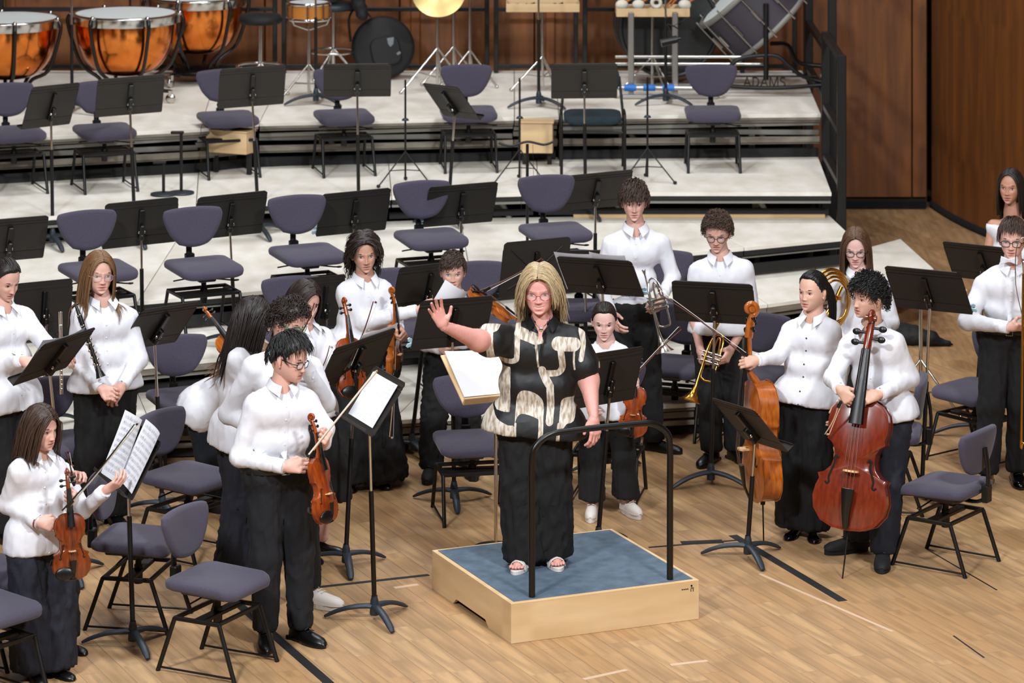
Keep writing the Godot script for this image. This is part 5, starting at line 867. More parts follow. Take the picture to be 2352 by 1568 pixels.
# ---------------------------------------------------------------- mesh builder
class MB:
	var v := PackedVector3Array()
	var n := PackedVector3Array()
	var c := PackedColorArray()
	var uv := PackedVector2Array()
	var t := PackedInt32Array()
	var col := Color.WHITE
	func add(p: Vector3, q := Vector2.ZERO) -> int:
		v.append(p); n.append(Vector3.UP); c.append(col); uv.append(q)
		return v.size() - 1
	func tri(a: int, b: int, d: int) -> void:
		t.append(a); t.append(d); t.append(b)
	func quad(a: int, b: int, d: int, e: int) -> void:
		tri(a, b, d); tri(a, d, e)
	# area weighted normals for everything added since v0 / t0
	func smooth(v0: int, t0: int) -> void:
		for i in range(v0, v.size()): n[i] = Vector3.ZERO
		for i in range(t0, t.size(), 3):
			var a := t[i]; var b := t[i + 2]; var d := t[i + 1]
			var m := (v[b] - v[a]).cross(v[d] - v[a])
			n[a] += m; n[b] += m; n[d] += m
		for i in range(v0, v.size()):
			n[i] = n[i].normalized() if n[i].length_squared() > 1e-20 else Vector3.UP
	func face(ps: Array) -> void:
		var m: Vector3 = (ps[1] - ps[0]).cross(ps[2] - ps[0]).normalized()
		var i0 := v.size()
		for p in ps: n[add(p)] = m
		for k in range(1, ps.size() - 1): tri(i0, i0 + k, i0 + k + 1)
	# box with chamfered edges
	func box(at: Vector3, size: Vector3, bs := Basis(), bev := 0.0) -> void:
		var h := size * 0.5
		var e: float = min(bev, min(h.x, min(h.y, h.z)) * 0.9)
		if e <= 0.0:
			for ax in 3:
				for s in [-1.0, 1.0]:
					var u := (ax + 1) % 3; var w := (ax + 2) % 3
					var ps := []
					for q in [[-1, -1], [1, -1], [1, 1], [-1, 1]]:
						var p := Vector3.ZERO
						p[ax] = h[ax] * s; p[u] = h[u] * q[0] * s; p[w] = h[w] * q[1]
						ps.append(at + bs * p)
					face(ps)
			return
		for ax in 3:
			var u := (ax + 1) % 3; var w := (ax + 2) % 3
			for s in [-1.0, 1.0]:
				var ps := []
				for q in [[-1, -1], [1, -1], [1, 1], [-1, 1]]:
					var p := Vector3.ZERO
					p[ax] = h[ax] * s; p[u] = (h[u] - e) * q[0] * s; p[w] = (h[w] - e) * q[1]
					ps.append(at + bs * p)
				face(ps)
			for s in [-1.0, 1.0]:
				for r in [-1.0, 1.0]:
					var ps := []
					for q in [0, 1, 2, 3]:
						var p := Vector3.ZERO
						var on_u: bool = q == 0 or q == 3
						p[u] = s * (h[u] if on_u else h[u] - e)
						p[w] = r * (h[w] - e if on_u else h[w])
						p[ax] = (h[ax] - e) * (-1.0 if q < 2 else 1.0)
						ps.append(at + bs * p)
					if s * r < 0: ps.reverse()
					ps.reverse()
					face(ps)
		for sx in [-1.0, 1.0]:
			for sy in [-1.0, 1.0]:
				for sz in [-1.0, 1.0]:
					var ps := [at + bs * Vector3(sx * h.x, sy * (h.y - e), sz * (h.z - e)), at + bs * Vector3(sx * (h.x - e), sy * h.y, sz * (h.z - e)), at + bs * Vector3(sx * (h.x - e), sy * (h.y - e), sz * h.z)]
					if sx * sy * sz < 0: ps.reverse()
					face(ps)
	# swept tube; rad is a float or an array; squash flattens along the second frame axis
	func tube(pts: Array, rad, sides := 8, squash := 1.0, up := Vector3.ZERO, caps := true) -> void:
		var v0 := v.size(); var t0 := t.size()
		var m := pts.size()
		var prev := Vector3.ZERO
		for i in m:
			var d: Vector3 = (pts[min(i + 1, m - 1)] - pts[max(i - 1, 0)]).normalized()
			var a: Vector3
			if i == 0:
				a = up if up != Vector3.ZERO else (Vector3.UP if abs(d.y) < 0.9 else Vector3.RIGHT)
			else: a = prev
			a = (a - d * a.dot(d)).normalized()
			prev = a
			var b := d.cross(a)
			var r: float = rad[i] if rad is Array or rad is PackedFloat32Array else rad
			for k in sides:
				var g := TAU * k / sides
				add(pts[i] + (a * cos(g) * squash + b * sin(g)) * r)
		for i in m - 1:
			for k in sides:
				var k2 := (k + 1) % sides
				quad(v0 + i * sides + k, v0 + i * sides + k2, v0 + (i + 1) * sides + k2, v0 + (i + 1) * sides + k)
		smooth(v0, t0)
		if caps:
			for e in 2:
				var base: int = v0 + (0 if e == 0 else (m - 1) * sides)
				var ps := []
				for k in sides: ps.append(v[base + k])
				if e == 0: ps.reverse()
				face(ps)
	# lathe round local y; prof = [Vector2(r, y), ...] bottom to top
	func lathe(prof: Array, segs: int, xf := Transform3D(), hard := false) -> void:
		var v0 := v.size(); var t0 := t.size()
		var m := prof.size()
		for i in m:
			for k in segs:
				var g := TAU * k / segs
				add(xf * Vector3(prof[i].x * cos(g), prof[i].y, -prof[i].x * sin(g)), Vector2(float(k) / segs, float(i) / m))
		for i in m - 1:
			for k in segs:
				var k2 := (k + 1) % segs
				quad(v0 + i * segs + k, v0 + i * segs + k2, v0 + (i + 1) * segs + k2, v0 + (i + 1) * segs + k)
		smooth(v0, t0)
	# extruded outline (local xy, depth along z from z0 to z1), chamfer optional
	func prism(poly: PackedVector2Array, z0: float, z1: float, xf := Transform3D(), bev := 0.0) -> void:
		if Geometry2D.is_polygon_clockwise(poly):
			poly = poly.duplicate(); poly.reverse()
		var inner := poly
		if bev > 0.0:
			var o := Geometry2D.offset_polygon(poly, -bev, Geometry2D.JOIN_MITER)
			if o.size() == 1 and o[0].size() == poly.size():
				inner = o[0]
				# line the two rings up
				var best := 0; var bd := 1e9
				for k in inner.size():
					var dd := inner[k].distance_squared_to(poly[0])
					if dd < bd: bd = dd; best = k
				var q := PackedVector2Array()
				for k in inner.size(): q.append(inner[(k + best) % inner.size()])
				inner = q
			else: bev = 0.0
		var m := poly.size()
		var rings := [[poly, z0 + bev], [poly, z1 - bev]]
		if bev > 0.0: rings = [[inner, z0], [poly, z0 + bev], [poly, z1 - bev], [inner, z1]]
		for r in rings.size() - 1:
			for k in m:
				var k2 := (k + 1) % m
				var A: PackedVector2Array = rings[r][0]; var B: PackedVector2Array = rings[r + 1][0]
				face([xf * Vector3(A[k].x, A[k].y, rings[r][1]), xf * Vector3(A[k2].x, A[k2].y, rings[r][1]), xf * Vector3(B[k2].x, B[k2].y, rings[r + 1][1]), xf * Vector3(B[k].x, B[k].y, rings[r + 1][1])])
		var ids := Geometry2D.triangulate_polygon(inner)
		for side in 2:
			var zz := z1 if side == 1 else z0
			var i0 := v.size()
			var nn := (xf.basis * Vector3(0, 0, 1 if side == 1 else -1)).normalized()
			for p in inner: n[add(xf * Vector3(p.x, p.y, zz), p)] = nn
			for k in range(0, ids.size(), 3):
				var a := inner[ids[k]]; var b := inner[ids[k + 1]]; var d := inner[ids[k + 2]]
				var ccw := (b - a).cross(d - a) > 0
				if ccw == (side == 1): tri(i0 + ids[k], i0 + ids[k + 1], i0 + ids[k + 2])
				else: tri(i0 + ids[k], i0 + ids[k + 2], i0 + ids[k + 1])
	# grid of points rows x cols
	func grid(pts: PackedVector3Array, cols: int, wrap_c := false, flip := false, uvs := PackedVector2Array()) -> void:
		var v0 := v.size(); var t0 := t.size()
		var rows := pts.size() / cols
		for i in pts.size(): add(pts[i], uvs[i] if uvs.size() else Vector2.ZERO)
		for r in rows - 1:
			for k in cols if wrap_c else cols - 1:
				var k2 := (k + 1) % cols
				var a := v0 + r * cols + k; var b := v0 + r * cols + k2
				if flip: quad(b, a, a + cols, b + cols)
				else: quad(a, b, b + cols, a + cols)
		smooth(v0, t0)
	func ball(at: Vector3, r: Vector3, bs := Basis(), segs := 12, rings := 8) -> void:
		var ps := PackedVector3Array()
		for i in rings + 1:
			var th := PI * i / rings
			for k in segs:
				var g := TAU * k / segs
				ps.append(at + bs * Vector3(r.x * sin(th) * cos(g), -r.y * cos(th), -r.z * sin(th) * sin(g)))
		grid(ps, segs, true)
	func mesh() -> ArrayMesh:
		var a := []
		a.resize(Mesh.ARRAY_MAX)
		a[Mesh.ARRAY_VERTEX] = v; a[Mesh.ARRAY_NORMAL] = n; a[Mesh.ARRAY_COLOR] = c; a[Mesh.ARRAY_TEX_UV] = uv; a[Mesh.ARRAY_INDEX] = t
		var m := ArrayMesh.new()
		m.add_surface_from_arrays(Mesh.PRIMITIVE_TRIANGLES, a)
		return m

var taken := {}
func numbered(called: String) -> String:
	var k: int = taken.get(called, 0)
	taken[called] = k + 1
	return called if k == 0 else "%s_%03d" % [called, k]
func obj(called: String, mb: MB, m: Material, parent: Node = self) -> MeshInstance3D:
	var o := MeshInstance3D.new()
	o.mesh = mb.mesh(); o.material_override = m
	o.name = numbered(called) if parent == self else called
	parent.add_child(o, true)
	return o
func inst(called: String, mesh: Mesh, m: Material, parent: Node, xf := Transform3D()) -> MeshInstance3D:
	var o := MeshInstance3D.new()
	o.mesh = mesh; o.material_override = m
	o.name = numbered(called) if parent == self else called
	parent.add_child(o, true)
	o.transform = xf
	return o
func tag(o: Node, label: String, category: String, group := "") -> Node:
	o.set_meta("label", label); o.set_meta("category", category)
	if group != "": o.set_meta("group", group)
	return o
func struct(o: Node, label := "", category := "") -> Node:
	o.set_meta("kind", "structure")
	if label != "": o.set_meta("label", label)
	if category != "": o.set_meta("category", category)
	return o
func thing(called: String, label: String, category: String, at := Vector3.ZERO, yaw := 0.0, group := "") -> Node3D:
	var o := Node3D.new()
	o.name = numbered(called); add_child(o)
	o.position = at; o.rotation.y = yaw
	tag(o, label, category, group)
	return o
func copy(src: Node3D, label: String) -> Node3D:
	var o: Node3D = src.duplicate()
	var b := String(src.name)
	o.name = numbered(b); add_child(o)
	o.set_meta("label", label)
	return o
func look(d: Vector3, up := Vector3.UP) -> Basis:      # local y along d, local z near up
	var y := d.normalized()
	var z := (up - y * up.dot(y)).normalized()
	return Basis(y.cross(z), y, z)
func rpoly(w: float, h: float, r: float, k := 4) -> PackedVector2Array:
	var o := PackedVector2Array()
	for q in 4:
		var cc := Vector2((w / 2 - r) * (1 if q == 0 or q == 3 else -1), (h / 2 - r) * (1 if q < 2 else -1))
		for i in k + 1:
			var g := PI / 2 * (q + float(i) / k)
			o.append(cc + Vector2(cos(g), sin(g)) * r)
	return o
func curve(ps: Array, k := 6) -> Array:                 # Catmull-Rom through the points
	var o := []
	for i in ps.size() - 1:
		var a = ps[max(i - 1, 0)]; var b = ps[i]; var c2 = ps[i + 1]; var d = ps[min(i + 2, ps.size() - 1)]
		for j in k: o.append(b.cubic_interpolate(c2, a, d, float(j) / k))
	o.append(ps[-1])
	return o

# ---------------------------------------------------------------- materials
var M := {}
func mat(key: String, color: Color, rough := 0.6, metal := 0.0) -> StandardMaterial3D:
	var m := StandardMaterial3D.new()
	m.albedo_color = color; m.roughness = rough; m.metallic = metal
	m.cull_mode = BaseMaterial3D.CULL_DISABLED
	M[key] = m
	return m
func noise_tex(seed_: int, freq: float, octaves: int, lo: Color, hi: Color, w := 256, stretch := Vector2.ONE, gain := 1.0) -> ImageTexture:
	var f := FastNoiseLite.new()
	f.seed = seed_; f.frequency = freq; f.fractal_octaves = octaves; f.noise_type = FastNoiseLite.TYPE_SIMPLEX_SMOOTH
	var src := f.get_seamless_image(max(8, int(w * stretch.x)), max(8, int(w * stretch.y)))
	src.resize(w, w, Image.INTERPOLATE_CUBIC)
	src.convert(Image.FORMAT_L8)
	var d := src.get_data()
	var o := PackedByteArray(); o.resize(w * w * 3)
	for i in w * w:
		var x: float = clamp((d[i] / 255.0 - 0.5) * gain + 0.5, 0.0, 1.0)
		var q := lo.lerp(hi, x)
		o[i * 3] = int(q.r * 255); o[i * 3 + 1] = int(q.g * 255); o[i * 3 + 2] = int(q.b * 255)
	return ImageTexture.create_from_image(Image.create_from_data(w, w, false, Image.FORMAT_RGB8, o))
func tri_tex(m: StandardMaterial3D, tex: Texture2D, scale, world := false) -> StandardMaterial3D:
	m.albedo_texture = tex
	m.uv1_triplanar = true; m.uv1_world_triplanar = world
	m.uv1_scale = scale if scale is Vector3 else Vector3.ONE * scale
	return m
func bump_tex(seed_: int, freq: float, octaves: int, depth: float, w := 256, stretch := Vector2.ONE) -> ImageTexture:
	var f := FastNoiseLite.new()
	f.seed = seed_; f.frequency = freq; f.fractal_octaves = octaves
	var src := f.get_seamless_image(int(w * stretch.x), int(w * stretch.y))
	src.resize(w, w, Image.INTERPOLATE_CUBIC)
	src.convert(Image.FORMAT_RGBA8)
	src.bump_map_to_normal_map(depth)
	return ImageTexture.create_from_image(src)

# ---------------------------------------------------------------- smooth field -> surface nets
# bones: [a, b, ra, rb] or [a, b, ra, rb, k]; torso bones first, then the cut plane, then the rest
var last_field := {}
var carve := []
func nets(mb: MB, bones: Array, cell: float, k: float, cuts := [], n_cut := -1, fold := 0.0, fold_scale := Vector3(9, 5, 9), seed_ := 1) -> void:
	var lo := Vector3.ONE * 1e9; var hi := Vector3.ONE * -1e9
	for b in bones:
		var r: float = max(b[2], b[3])
		for q in 2:
			lo = lo.min(b[q] - Vector3.ONE * r); hi = hi.max(b[q] + Vector3.ONE * r)
	lo -= Vector3.ONE * cell * 2.5; hi += Vector3.ONE * cell * 2.5
	var nx := int((hi.x - lo.x) / cell) + 1; var ny := int((hi.y - lo.y) / cell) + 1; var nz := int((hi.z - lo.z) / cell) + 1
	var g := PackedFloat32Array()
	g.resize(nx * ny * nz); g.fill(1.0)
	var sy := nx; var sz := nx * ny
	for bi in bones.size():
		if bi == n_cut: _cut(g, lo, cell, nx, ny, nz, cuts)
		var b: Array = bones[bi]
		var a: Vector3 = b[0]; var e: Vector3 = b[1] - b[0]
		var ra: float = b[2]; var dr: float = b[3] - b[2]
		var kk: float = b[4] if b.size() > 4 else k
		var il := 1.0 / maxf(e.length_squared(), 1e-9)
		var rm: float = max(b[2], b[3]) + kk * 0.6 + cell * 2.0
		var l3: Vector3 = ((b[0] as Vector3).min(b[1]) - Vector3.ONE * rm - lo) / cell
		var h3: Vector3 = ((b[0] as Vector3).max(b[1]) + Vector3.ONE * rm - lo) / cell
		var x0 := maxi(0, int(l3.x)); var x1 := mini(nx - 1, int(h3.x) + 1)
		var y0 := maxi(0, int(l3.y)); var y1 := mini(ny - 1, int(h3.y) + 1)
		var z0 := maxi(0, int(l3.z)); var z1 := mini(nz - 1, int(h3.z) + 1)
		for z in range(z0, z1 + 1):
			for y in range(y0, y1 + 1):
				var i := z * sz + y * sy + x0
				var p := lo + Vector3(x0, y, z) * cell - a
				for x in range(x0, x1 + 1):
					var t: float = clampf(p.dot(e) * il, 0.0, 1.0)
					var d := (p - e * t).length() - ra - dr * t
					var o := g[i]
					var h := kk - absf(o - d)
					d = minf(o, d)
					if h > 0.0: d -= h * h / kk * 0.25
					g[i] = d
					i += 1
					p.x += cell
	if n_cut == bones.size() or (n_cut < 0 and cuts.size()): _cut(g, lo, cell, nx, ny, nz, cuts)
	for q in carve:
		var e: Vector3 = q[1] - q[0]
		for z in nz:
			for y in ny:
				var i := z * sz + y * sy
				for x in nx:
					if g[i] < .1:
						var pp: Vector3 = lo + Vector3(x, y, z) * cell - q[0]
						var t := clampf(pp.dot(e) / e.length_squared(), 0, 1)
						g[i] = maxf(g[i], lerpf(q[2], q[3], t) - (pp - e * t).length())
					i += 1
	last_field = {"g": g, "lo": lo, "c": cell, "n": Vector3i(nx, ny, nz)}
	var idx := PackedInt32Array()
	idx.resize(g.size()); idx.fill(-1)
	var v0 := mb.v.size(); var t0 := mb.t.size()
	var off := [0, 1, sy, sy + 1, sz, sz + 1, sz + sy, sz + sy + 1]
	for z in nz - 1:
		for y in ny - 1:
			var i := z * sz + y * sy
			for x in nx - 1:
				var a0 := g[i]
				if a0 < cell * 2.0 and a0 > -cell * 2.0:
					var g1 := g[i + 1]; var g2 := g[i + sy]; var g3 := g[i + sy + 1]
					var g4 := g[i + sz]; var g5 := g[i + sz + 1]; var g6 := g[i + sz + sy]; var g7 := g[i + sz + sy + 1]
					var m := (1 if a0 < 0 else 0) + (1 if g1 < 0 else 0) + (1 if g2 < 0 else 0) + (1 if g3 < 0 else 0) + (1 if g4 < 0 else 0) + (1 if g5 < 0 else 0) + (1 if g6 < 0 else 0) + (1 if g7 < 0 else 0)
					if m > 0 and m < 8:
						var s := Vector3.ZERO; var cnt := 0
						var f := [a0, g1, g2, g3, g4, g5, g6, g7]
						for q in EDGES:
							var fa: float = f[q[0]]; var fb: float = f[q[1]]
							if (fa < 0) != (fb < 0):
								s += q[2] + q[3] * (fa / (fa - fb)); cnt += 1
						idx[i] = mb.add(lo + (Vector3(x, y, z) + s / cnt) * cell)
				i += 1
	for z in range(1, nz - 1):
		for y in range(1, ny - 1):
			var i := z * sz + y * sy + 1
			for x in range(1, nx - 1):
				if idx[i] >= 0 or true:
					var a0 := g[i]
					if absf(a0) < cell * 2.0:
						var ins := a0 < 0
						if ins != (g[i + 1] < 0): _q(mb, idx, i, i - sy, i - sy - sz, i - sz, ins)
						if ins != (g[i + sy] < 0): _q(mb, idx, i, i - sz, i - sz - 1, i - 1, ins)
						if ins != (g[i + sz] < 0): _q(mb, idx, i, i - 1, i - 1 - sy, i - sy, ins)
				i += 1
	if fold > 0.0:
		mb.smooth(v0, t0)
		fn.seed = seed_; fn.frequency = 1.0; fn.fractal_octaves = 2
		for i in range(v0, mb.v.size()):
			var p := mb.v[i] * fold_scale * .25
			var w := fn.get_noise_3d(p.x + p.y * 0.5, p.y, p.z)
			mb.v[i] += mb.n[i] * fold * (0.85 - minf(1.0, absf(w) * 2.6))
	mb.smooth(v0, t0)
var fn := FastNoiseLite.new()
const EDGES := [[0, 1, Vector3(0, 0, 0), Vector3(1, 0, 0)], [2, 3, Vector3(0, 1, 0), Vector3(1, 0, 0)], [4, 5, Vector3(0, 0, 1), Vector3(1, 0, 0)], [6, 7, Vector3(0, 1, 1), Vector3(1, 0, 0)],
	[0, 2, Vector3(0, 0, 0), Vector3(0, 1, 0)], [1, 3, Vector3(1, 0, 0), Vector3(0, 1, 0)], [4, 6, Vector3(0, 0, 1), Vector3(0, 1, 0)], [5, 7, Vector3(1, 0, 1), Vector3(0, 1, 0)],
	[0, 4, Vector3(0, 0, 0), Vector3(0, 0, 1)], [1, 5, Vector3(1, 0, 0), Vector3(0, 0, 1)], [2, 6, Vector3(0, 1, 0), Vector3(0, 0, 1)], [3, 7, Vector3(1, 1, 0), Vector3(0, 0, 1)]]
func _q(mb: MB, idx: PackedInt32Array, a: int, b: int, c: int, d: int, ins: bool) -> void:
	var A := idx[a]; var B := idx[b]; var C := idx[c]; var D := idx[d]
	if A < 0 or B < 0 or C < 0 or D < 0: return
	if ins: mb.quad(A, B, C, D)
	else: mb.quad(A, D, C, B)
func _cut(g: PackedFloat32Array, lo: Vector3, cell: float, nx: int, ny: int, nz: int, cuts: Array) -> void:
	for z in nz:
		for y in ny:
			var i := (z * ny + y) * nx
			for x in nx:
				if g[i] < 0.2:
					var p := lo + Vector3(x, y, z) * cell
					for q in cuts: g[i] = maxf(g[i], (p - q[0]).dot(q[1]))
				i += 1
func field(p: Vector3) -> float:
	var q: Vector3 = (p - last_field.lo) / last_field.c
	var nn: Vector3i = last_field.n
	var x := int(q.x); var y := int(q.y); var z := int(q.z)
	if x < 0 or y < 0 or z < 0 or x >= nn.x - 1 or y >= nn.y - 1 or z >= nn.z - 1: return 1.0
	var g: PackedFloat32Array = last_field.g
	var i := (z * nn.y + y) * nn.x + x
	var sy := nn.x; var sz := nn.x * nn.y
	var f := q - Vector3(x, y, z)
	var a := lerpf(lerpf(g[i], g[i + 1], f.x), lerpf(g[i + sy], g[i + sy + 1], f.x), f.y)
	var b := lerpf(lerpf(g[i + sz], g[i + sz + 1], f.x), lerpf(g[i + sz + sy], g[i + sz + sy + 1], f.x), f.y)
	return lerpf(a, b, f.z)
func march(p: Vector3, d: Vector3, far := 0.6) -> Vector3:   # walk from outside along d to the surface
	var t := 0.0
	for k in 60:
		var f := field(p + d * t)
		if f < 0.001: break
		t += clampf(f * 0.7, 0.004, 0.03)
		if t > far: break
	return p + d * t

# ---------------------------------------------------------------- people
func append_mb(dst: MB, src: MB, xf: Transform3D, col := Color.WHITE) -> void:
	var v0 := dst.v.size()
	var neg := xf.basis.determinant() < 0
	for i in src.v.size():
		dst.v.append(xf * src.v[i]); dst.n.append((xf.basis * src.n[i]).normalized()); dst.c.append(src.c[i] * col); dst.uv.append(src.uv[i])
	for i in range(0, src.t.size(), 3):
		dst.t.append(v0 + src.t[i])
		dst.t.append(v0 + src.t[i + (2 if neg else 1)]); dst.t.append(v0 + src.t[i + (1 if neg else 2)])
var hand_cache := {}
# local frame: wrist at the origin, fingers along +y, palm faces +z, thumb on +x
func hand(pose: String) -> MB:
	if hand_cache.has(pose): return hand_cache[pose]
	var P: Dictionary = {
		"relax": {"c": [22, 30, 22], "s": 3.0, "t": [Vector3(.05, .052, .018), Vector3(.056, .082, .03)]},
		"grip": {"c": [72, 82, 40], "s": 0.0, "t": [Vector3(.044, .055, .03), Vector3(.022, .075, .046)]},
		"hold": {"c": [42, 55, 30], "s": 1.0, "t": [Vector3(.046, .055, .032), Vector3(.034, .08, .048)]},
		"open": {"c": [10, 12, 8], "s": 7.0, "t": [Vector3(.058, .045, .006), Vector3(.08, .078, .008)]}}[pose]
	var bones := []
	var kx := [.030, .010, -.010, -.029]; var ky := [.084, .089, .086, .078]
	var ln := [[.040, .024, .020], [.045, .028, .021], [.041, .026, .021], [.032, .020, .018]]
	bones.append([Vector3(0, -.008, 0), Vector3(0, .018, 0), .024, .025])
	for f in 4:
		var k := Vector3(kx[f], ky[f], 0.0)
		bones.append([Vector3(kx[f] * .55, .018, .002), k, .0155, .0115, .014])
		var ang := 0.0
		var p := k
		for j in 3:
			ang += deg_to_rad(P.c[j] * (1.0 + .06 * f))
			var d := Vector3(sin(deg_to_rad(float(P.s) * (1.5 - f))), cos(ang), sin(ang))
			var q: Vector3 = p + d.normalized() * ln[f][j]
			var r0: float = [.0098, .0090, .0082][j] * (0.88 if f == 3 else 1.0)
			bones.append([p, q, r0, r0 * .92, .004])
			p = q
	bones.append([Vector3(.012, .012, .006), Vector3(.034, .034, .014), .016, .0135, .014])
	bones.append([Vector3(.034, .034, .014), P.t[0], .0125, .0105, .006])
	bones.append([P.t[0], P.t[1], .0102, .0088, .004])
	var mb := MB.new()
	nets(mb, bones, .0042, .008)
	hand_cache[pose] = mb
	return mb
func gs(x: float, y: float, cx: float, cy: float, sx: float, sy: float) -> float:
	return exp(-((x - cx) * (x - cx)) / (sx * sx) - ((y - cy) * (y - cy)) / (sy * sy))
# head surface, metres, eye line at y = 0, face towards +z
func head_pt(d: Vector3, h: Dictionary) -> Vector3:
	var q: float = pow(pow(absf(d.x), 2.35) + pow(absf(d.y), 2.35) + pow(absf(d.z), 2.35), -1.0 / 2.35)
	var e := d * q
	var x := e.x * .0735; var y := e.y * .113; var z := e.z * .096
	var t := clampf(-e.y, 0.0, 1.0)
	x *= 1.0 - float(h.get("jaw", .36)) * t * t * (1.0 if z > 0 else .75)
	if z > 0:
		z *= (.93 + 0.85 * t * t)
		z = minf(z, .089 + .004 * t)
		var ax := absf(x)
		var front: float = clampf(z / .05, 0.0, 1.0)
		var o := 0.0
		if y < .026 and y > -.046:
			var k := clampf((.024 - y) / .056, 0.0, 1.0)
			var amp := lerpf(.003, float(h.get("nose", .021)), k * k * .6 + k * .4) * (1.0 - smoothstep(-.034, -.043, y))
			o += amp * exp(-x * x / pow(lerpf(.0065, .0105, k), 2.0))
		o += .0065 * gs(ax, y, .0115, -.034, .006, .006)
		o -= .0105 * gs(ax, y, .031, .001, .016, .0105)
		o += .0035 * gs(ax, y, .030, .023, .022, .008)
		o += (.005 + .006 * float(h.get("smile", 0.0))) * gs(ax, y, .041, -.024, .018, .016)
		var my := -.0625 + float(h.get("smile", 0.0)) * 9.0 * x * x
		o += .0055 * gs(x, y, 0, my + .0065, .02, .0055)
		o += .0065 * gs(x, y, 0, my - .0075, .018, .006)
		o -= .0045 * gs(x, y, 0, my, .024, .0026)
		o -= .003 * gs(x, y, 0, -.082, .02, .005)
		o += .006 * gs(x, y, 0, -.098, .018, .013)
		z += o * front
	else:
		z *= 1.0 - .38 * t * t
	return Vector3(x, y, z)
func skin_tint(p: Vector3, h: Dictionary) -> Color:
	if p.z < .03: return Color.WHITE
	var my := -.0625 + float(h.get("smile", 0.0)) * 9.0 * p.x * p.x
	var lip := clampf(gs(p.x, p.y, 0, my + .005, .019, .006) + gs(p.x, p.y, 0, my - .007, .016, .0065), 0, 1) * (1.0 if absf(p.x) < .026 else 0.2)
	var c := Color.WHITE.lerp(h.get("lip", Color(.74, .40, .40)), lip * .9)
	c = c.lerp(Color(.35, .15, .14), .9 * gs(p.x, p.y, 0, my, .022, .0020))
	if float(h.get("smile", 0.0)) > .8: c = c.lerp(Color(1.05, 1.15, 1.15), gs(p.x, p.y, 0, my - .0008, .019, .0032))
	c = c.lerp(Color(.55, .38, .34), .6 * gs(absf(p.x), p.y, .008, -.0405, .004, .0025))
	c = c.lerp(Color(.96, .80, .77), .5 * gs(absf(p.x), p.y, .038, -.026, .017, .014) + .3 * gs(p.x, p.y, 0, -.03, .012, .012))
	return c
func add_head(mb: MB, h: Dictionary, xf: Transform3D) -> Dictionary:
	var cols := 68; var rows := 92
	var pts := PackedVector3Array(); var cl := PackedColorArray()
	var zmap := {}
	for r in rows + 1:
		var el := -PI / 2 + PI * r / rows
		for k in cols:
			var s := 2.0 * k / cols - 1.0
			var az := PI * s * (.5 + .5 * s * s)
			var d := Vector3(sin(az) * cos(el), sin(el), cos(az) * cos(el))
			var p := head_pt(d, h)
			cl.append(skin_tint(p, h))
			pts.append(p)
	var eyes := []
	for sx in [-1.0, 1.0]:
		var best := Vector3.ZERO; var bd := 1.0
		for p in pts:
			if p.z > .03:
				var dd := Vector2(p.x - sx * .0315, p.y - .001).length_squared()
				if dd < bd: bd = dd; best = p
		eyes.append(best)
	var world := PackedVector3Array()
	for p in pts: world.append(xf * p)
	var i0 := mb.v.size()
	mb.grid(world, cols, true)
	for i in cl.size(): mb.c[i0 + i] = cl[i]
	for sx in [-1.0, 1.0]:          # ears
		var eb := xf.basis * Basis(Vector3.UP, sx * .45) * Basis(Vector3.RIGHT, -.15)
		mb.ball(xf * Vector3(sx * .0745, -.012, -.012), Vector3(.009, .031, .018), eb, 12, 8)
		mb.ball(xf * Vector3(sx * .079, -.008, -.014), Vector3(.008, .022, .013), eb, 10, 6)
		mb.ball(xf * Vector3(sx * .073, -.036, -.004), Vector3(.008, .011, .010), eb, 8, 6)
	var mouth := []
	for i in 9:
		var mx := (i / 4.0 - 1.0) * (.021 + .004 * float(h.get("smile", 0.0)))
		var my := -.0625 + float(h.get("smile", 0.0)) * 9.0 * mx * mx
		var best := Vector3.ZERO; var bd := 1.0
		for p in pts:
			if p.z > .03:
				var dd := Vector2(p.x - mx, p.y - my).length_squared()
				if dd < bd: bd = dd; best = p
		mouth.append(Vector3(mx, my, best.z))
	return {"eyes": eyes, "mouth": mouth}
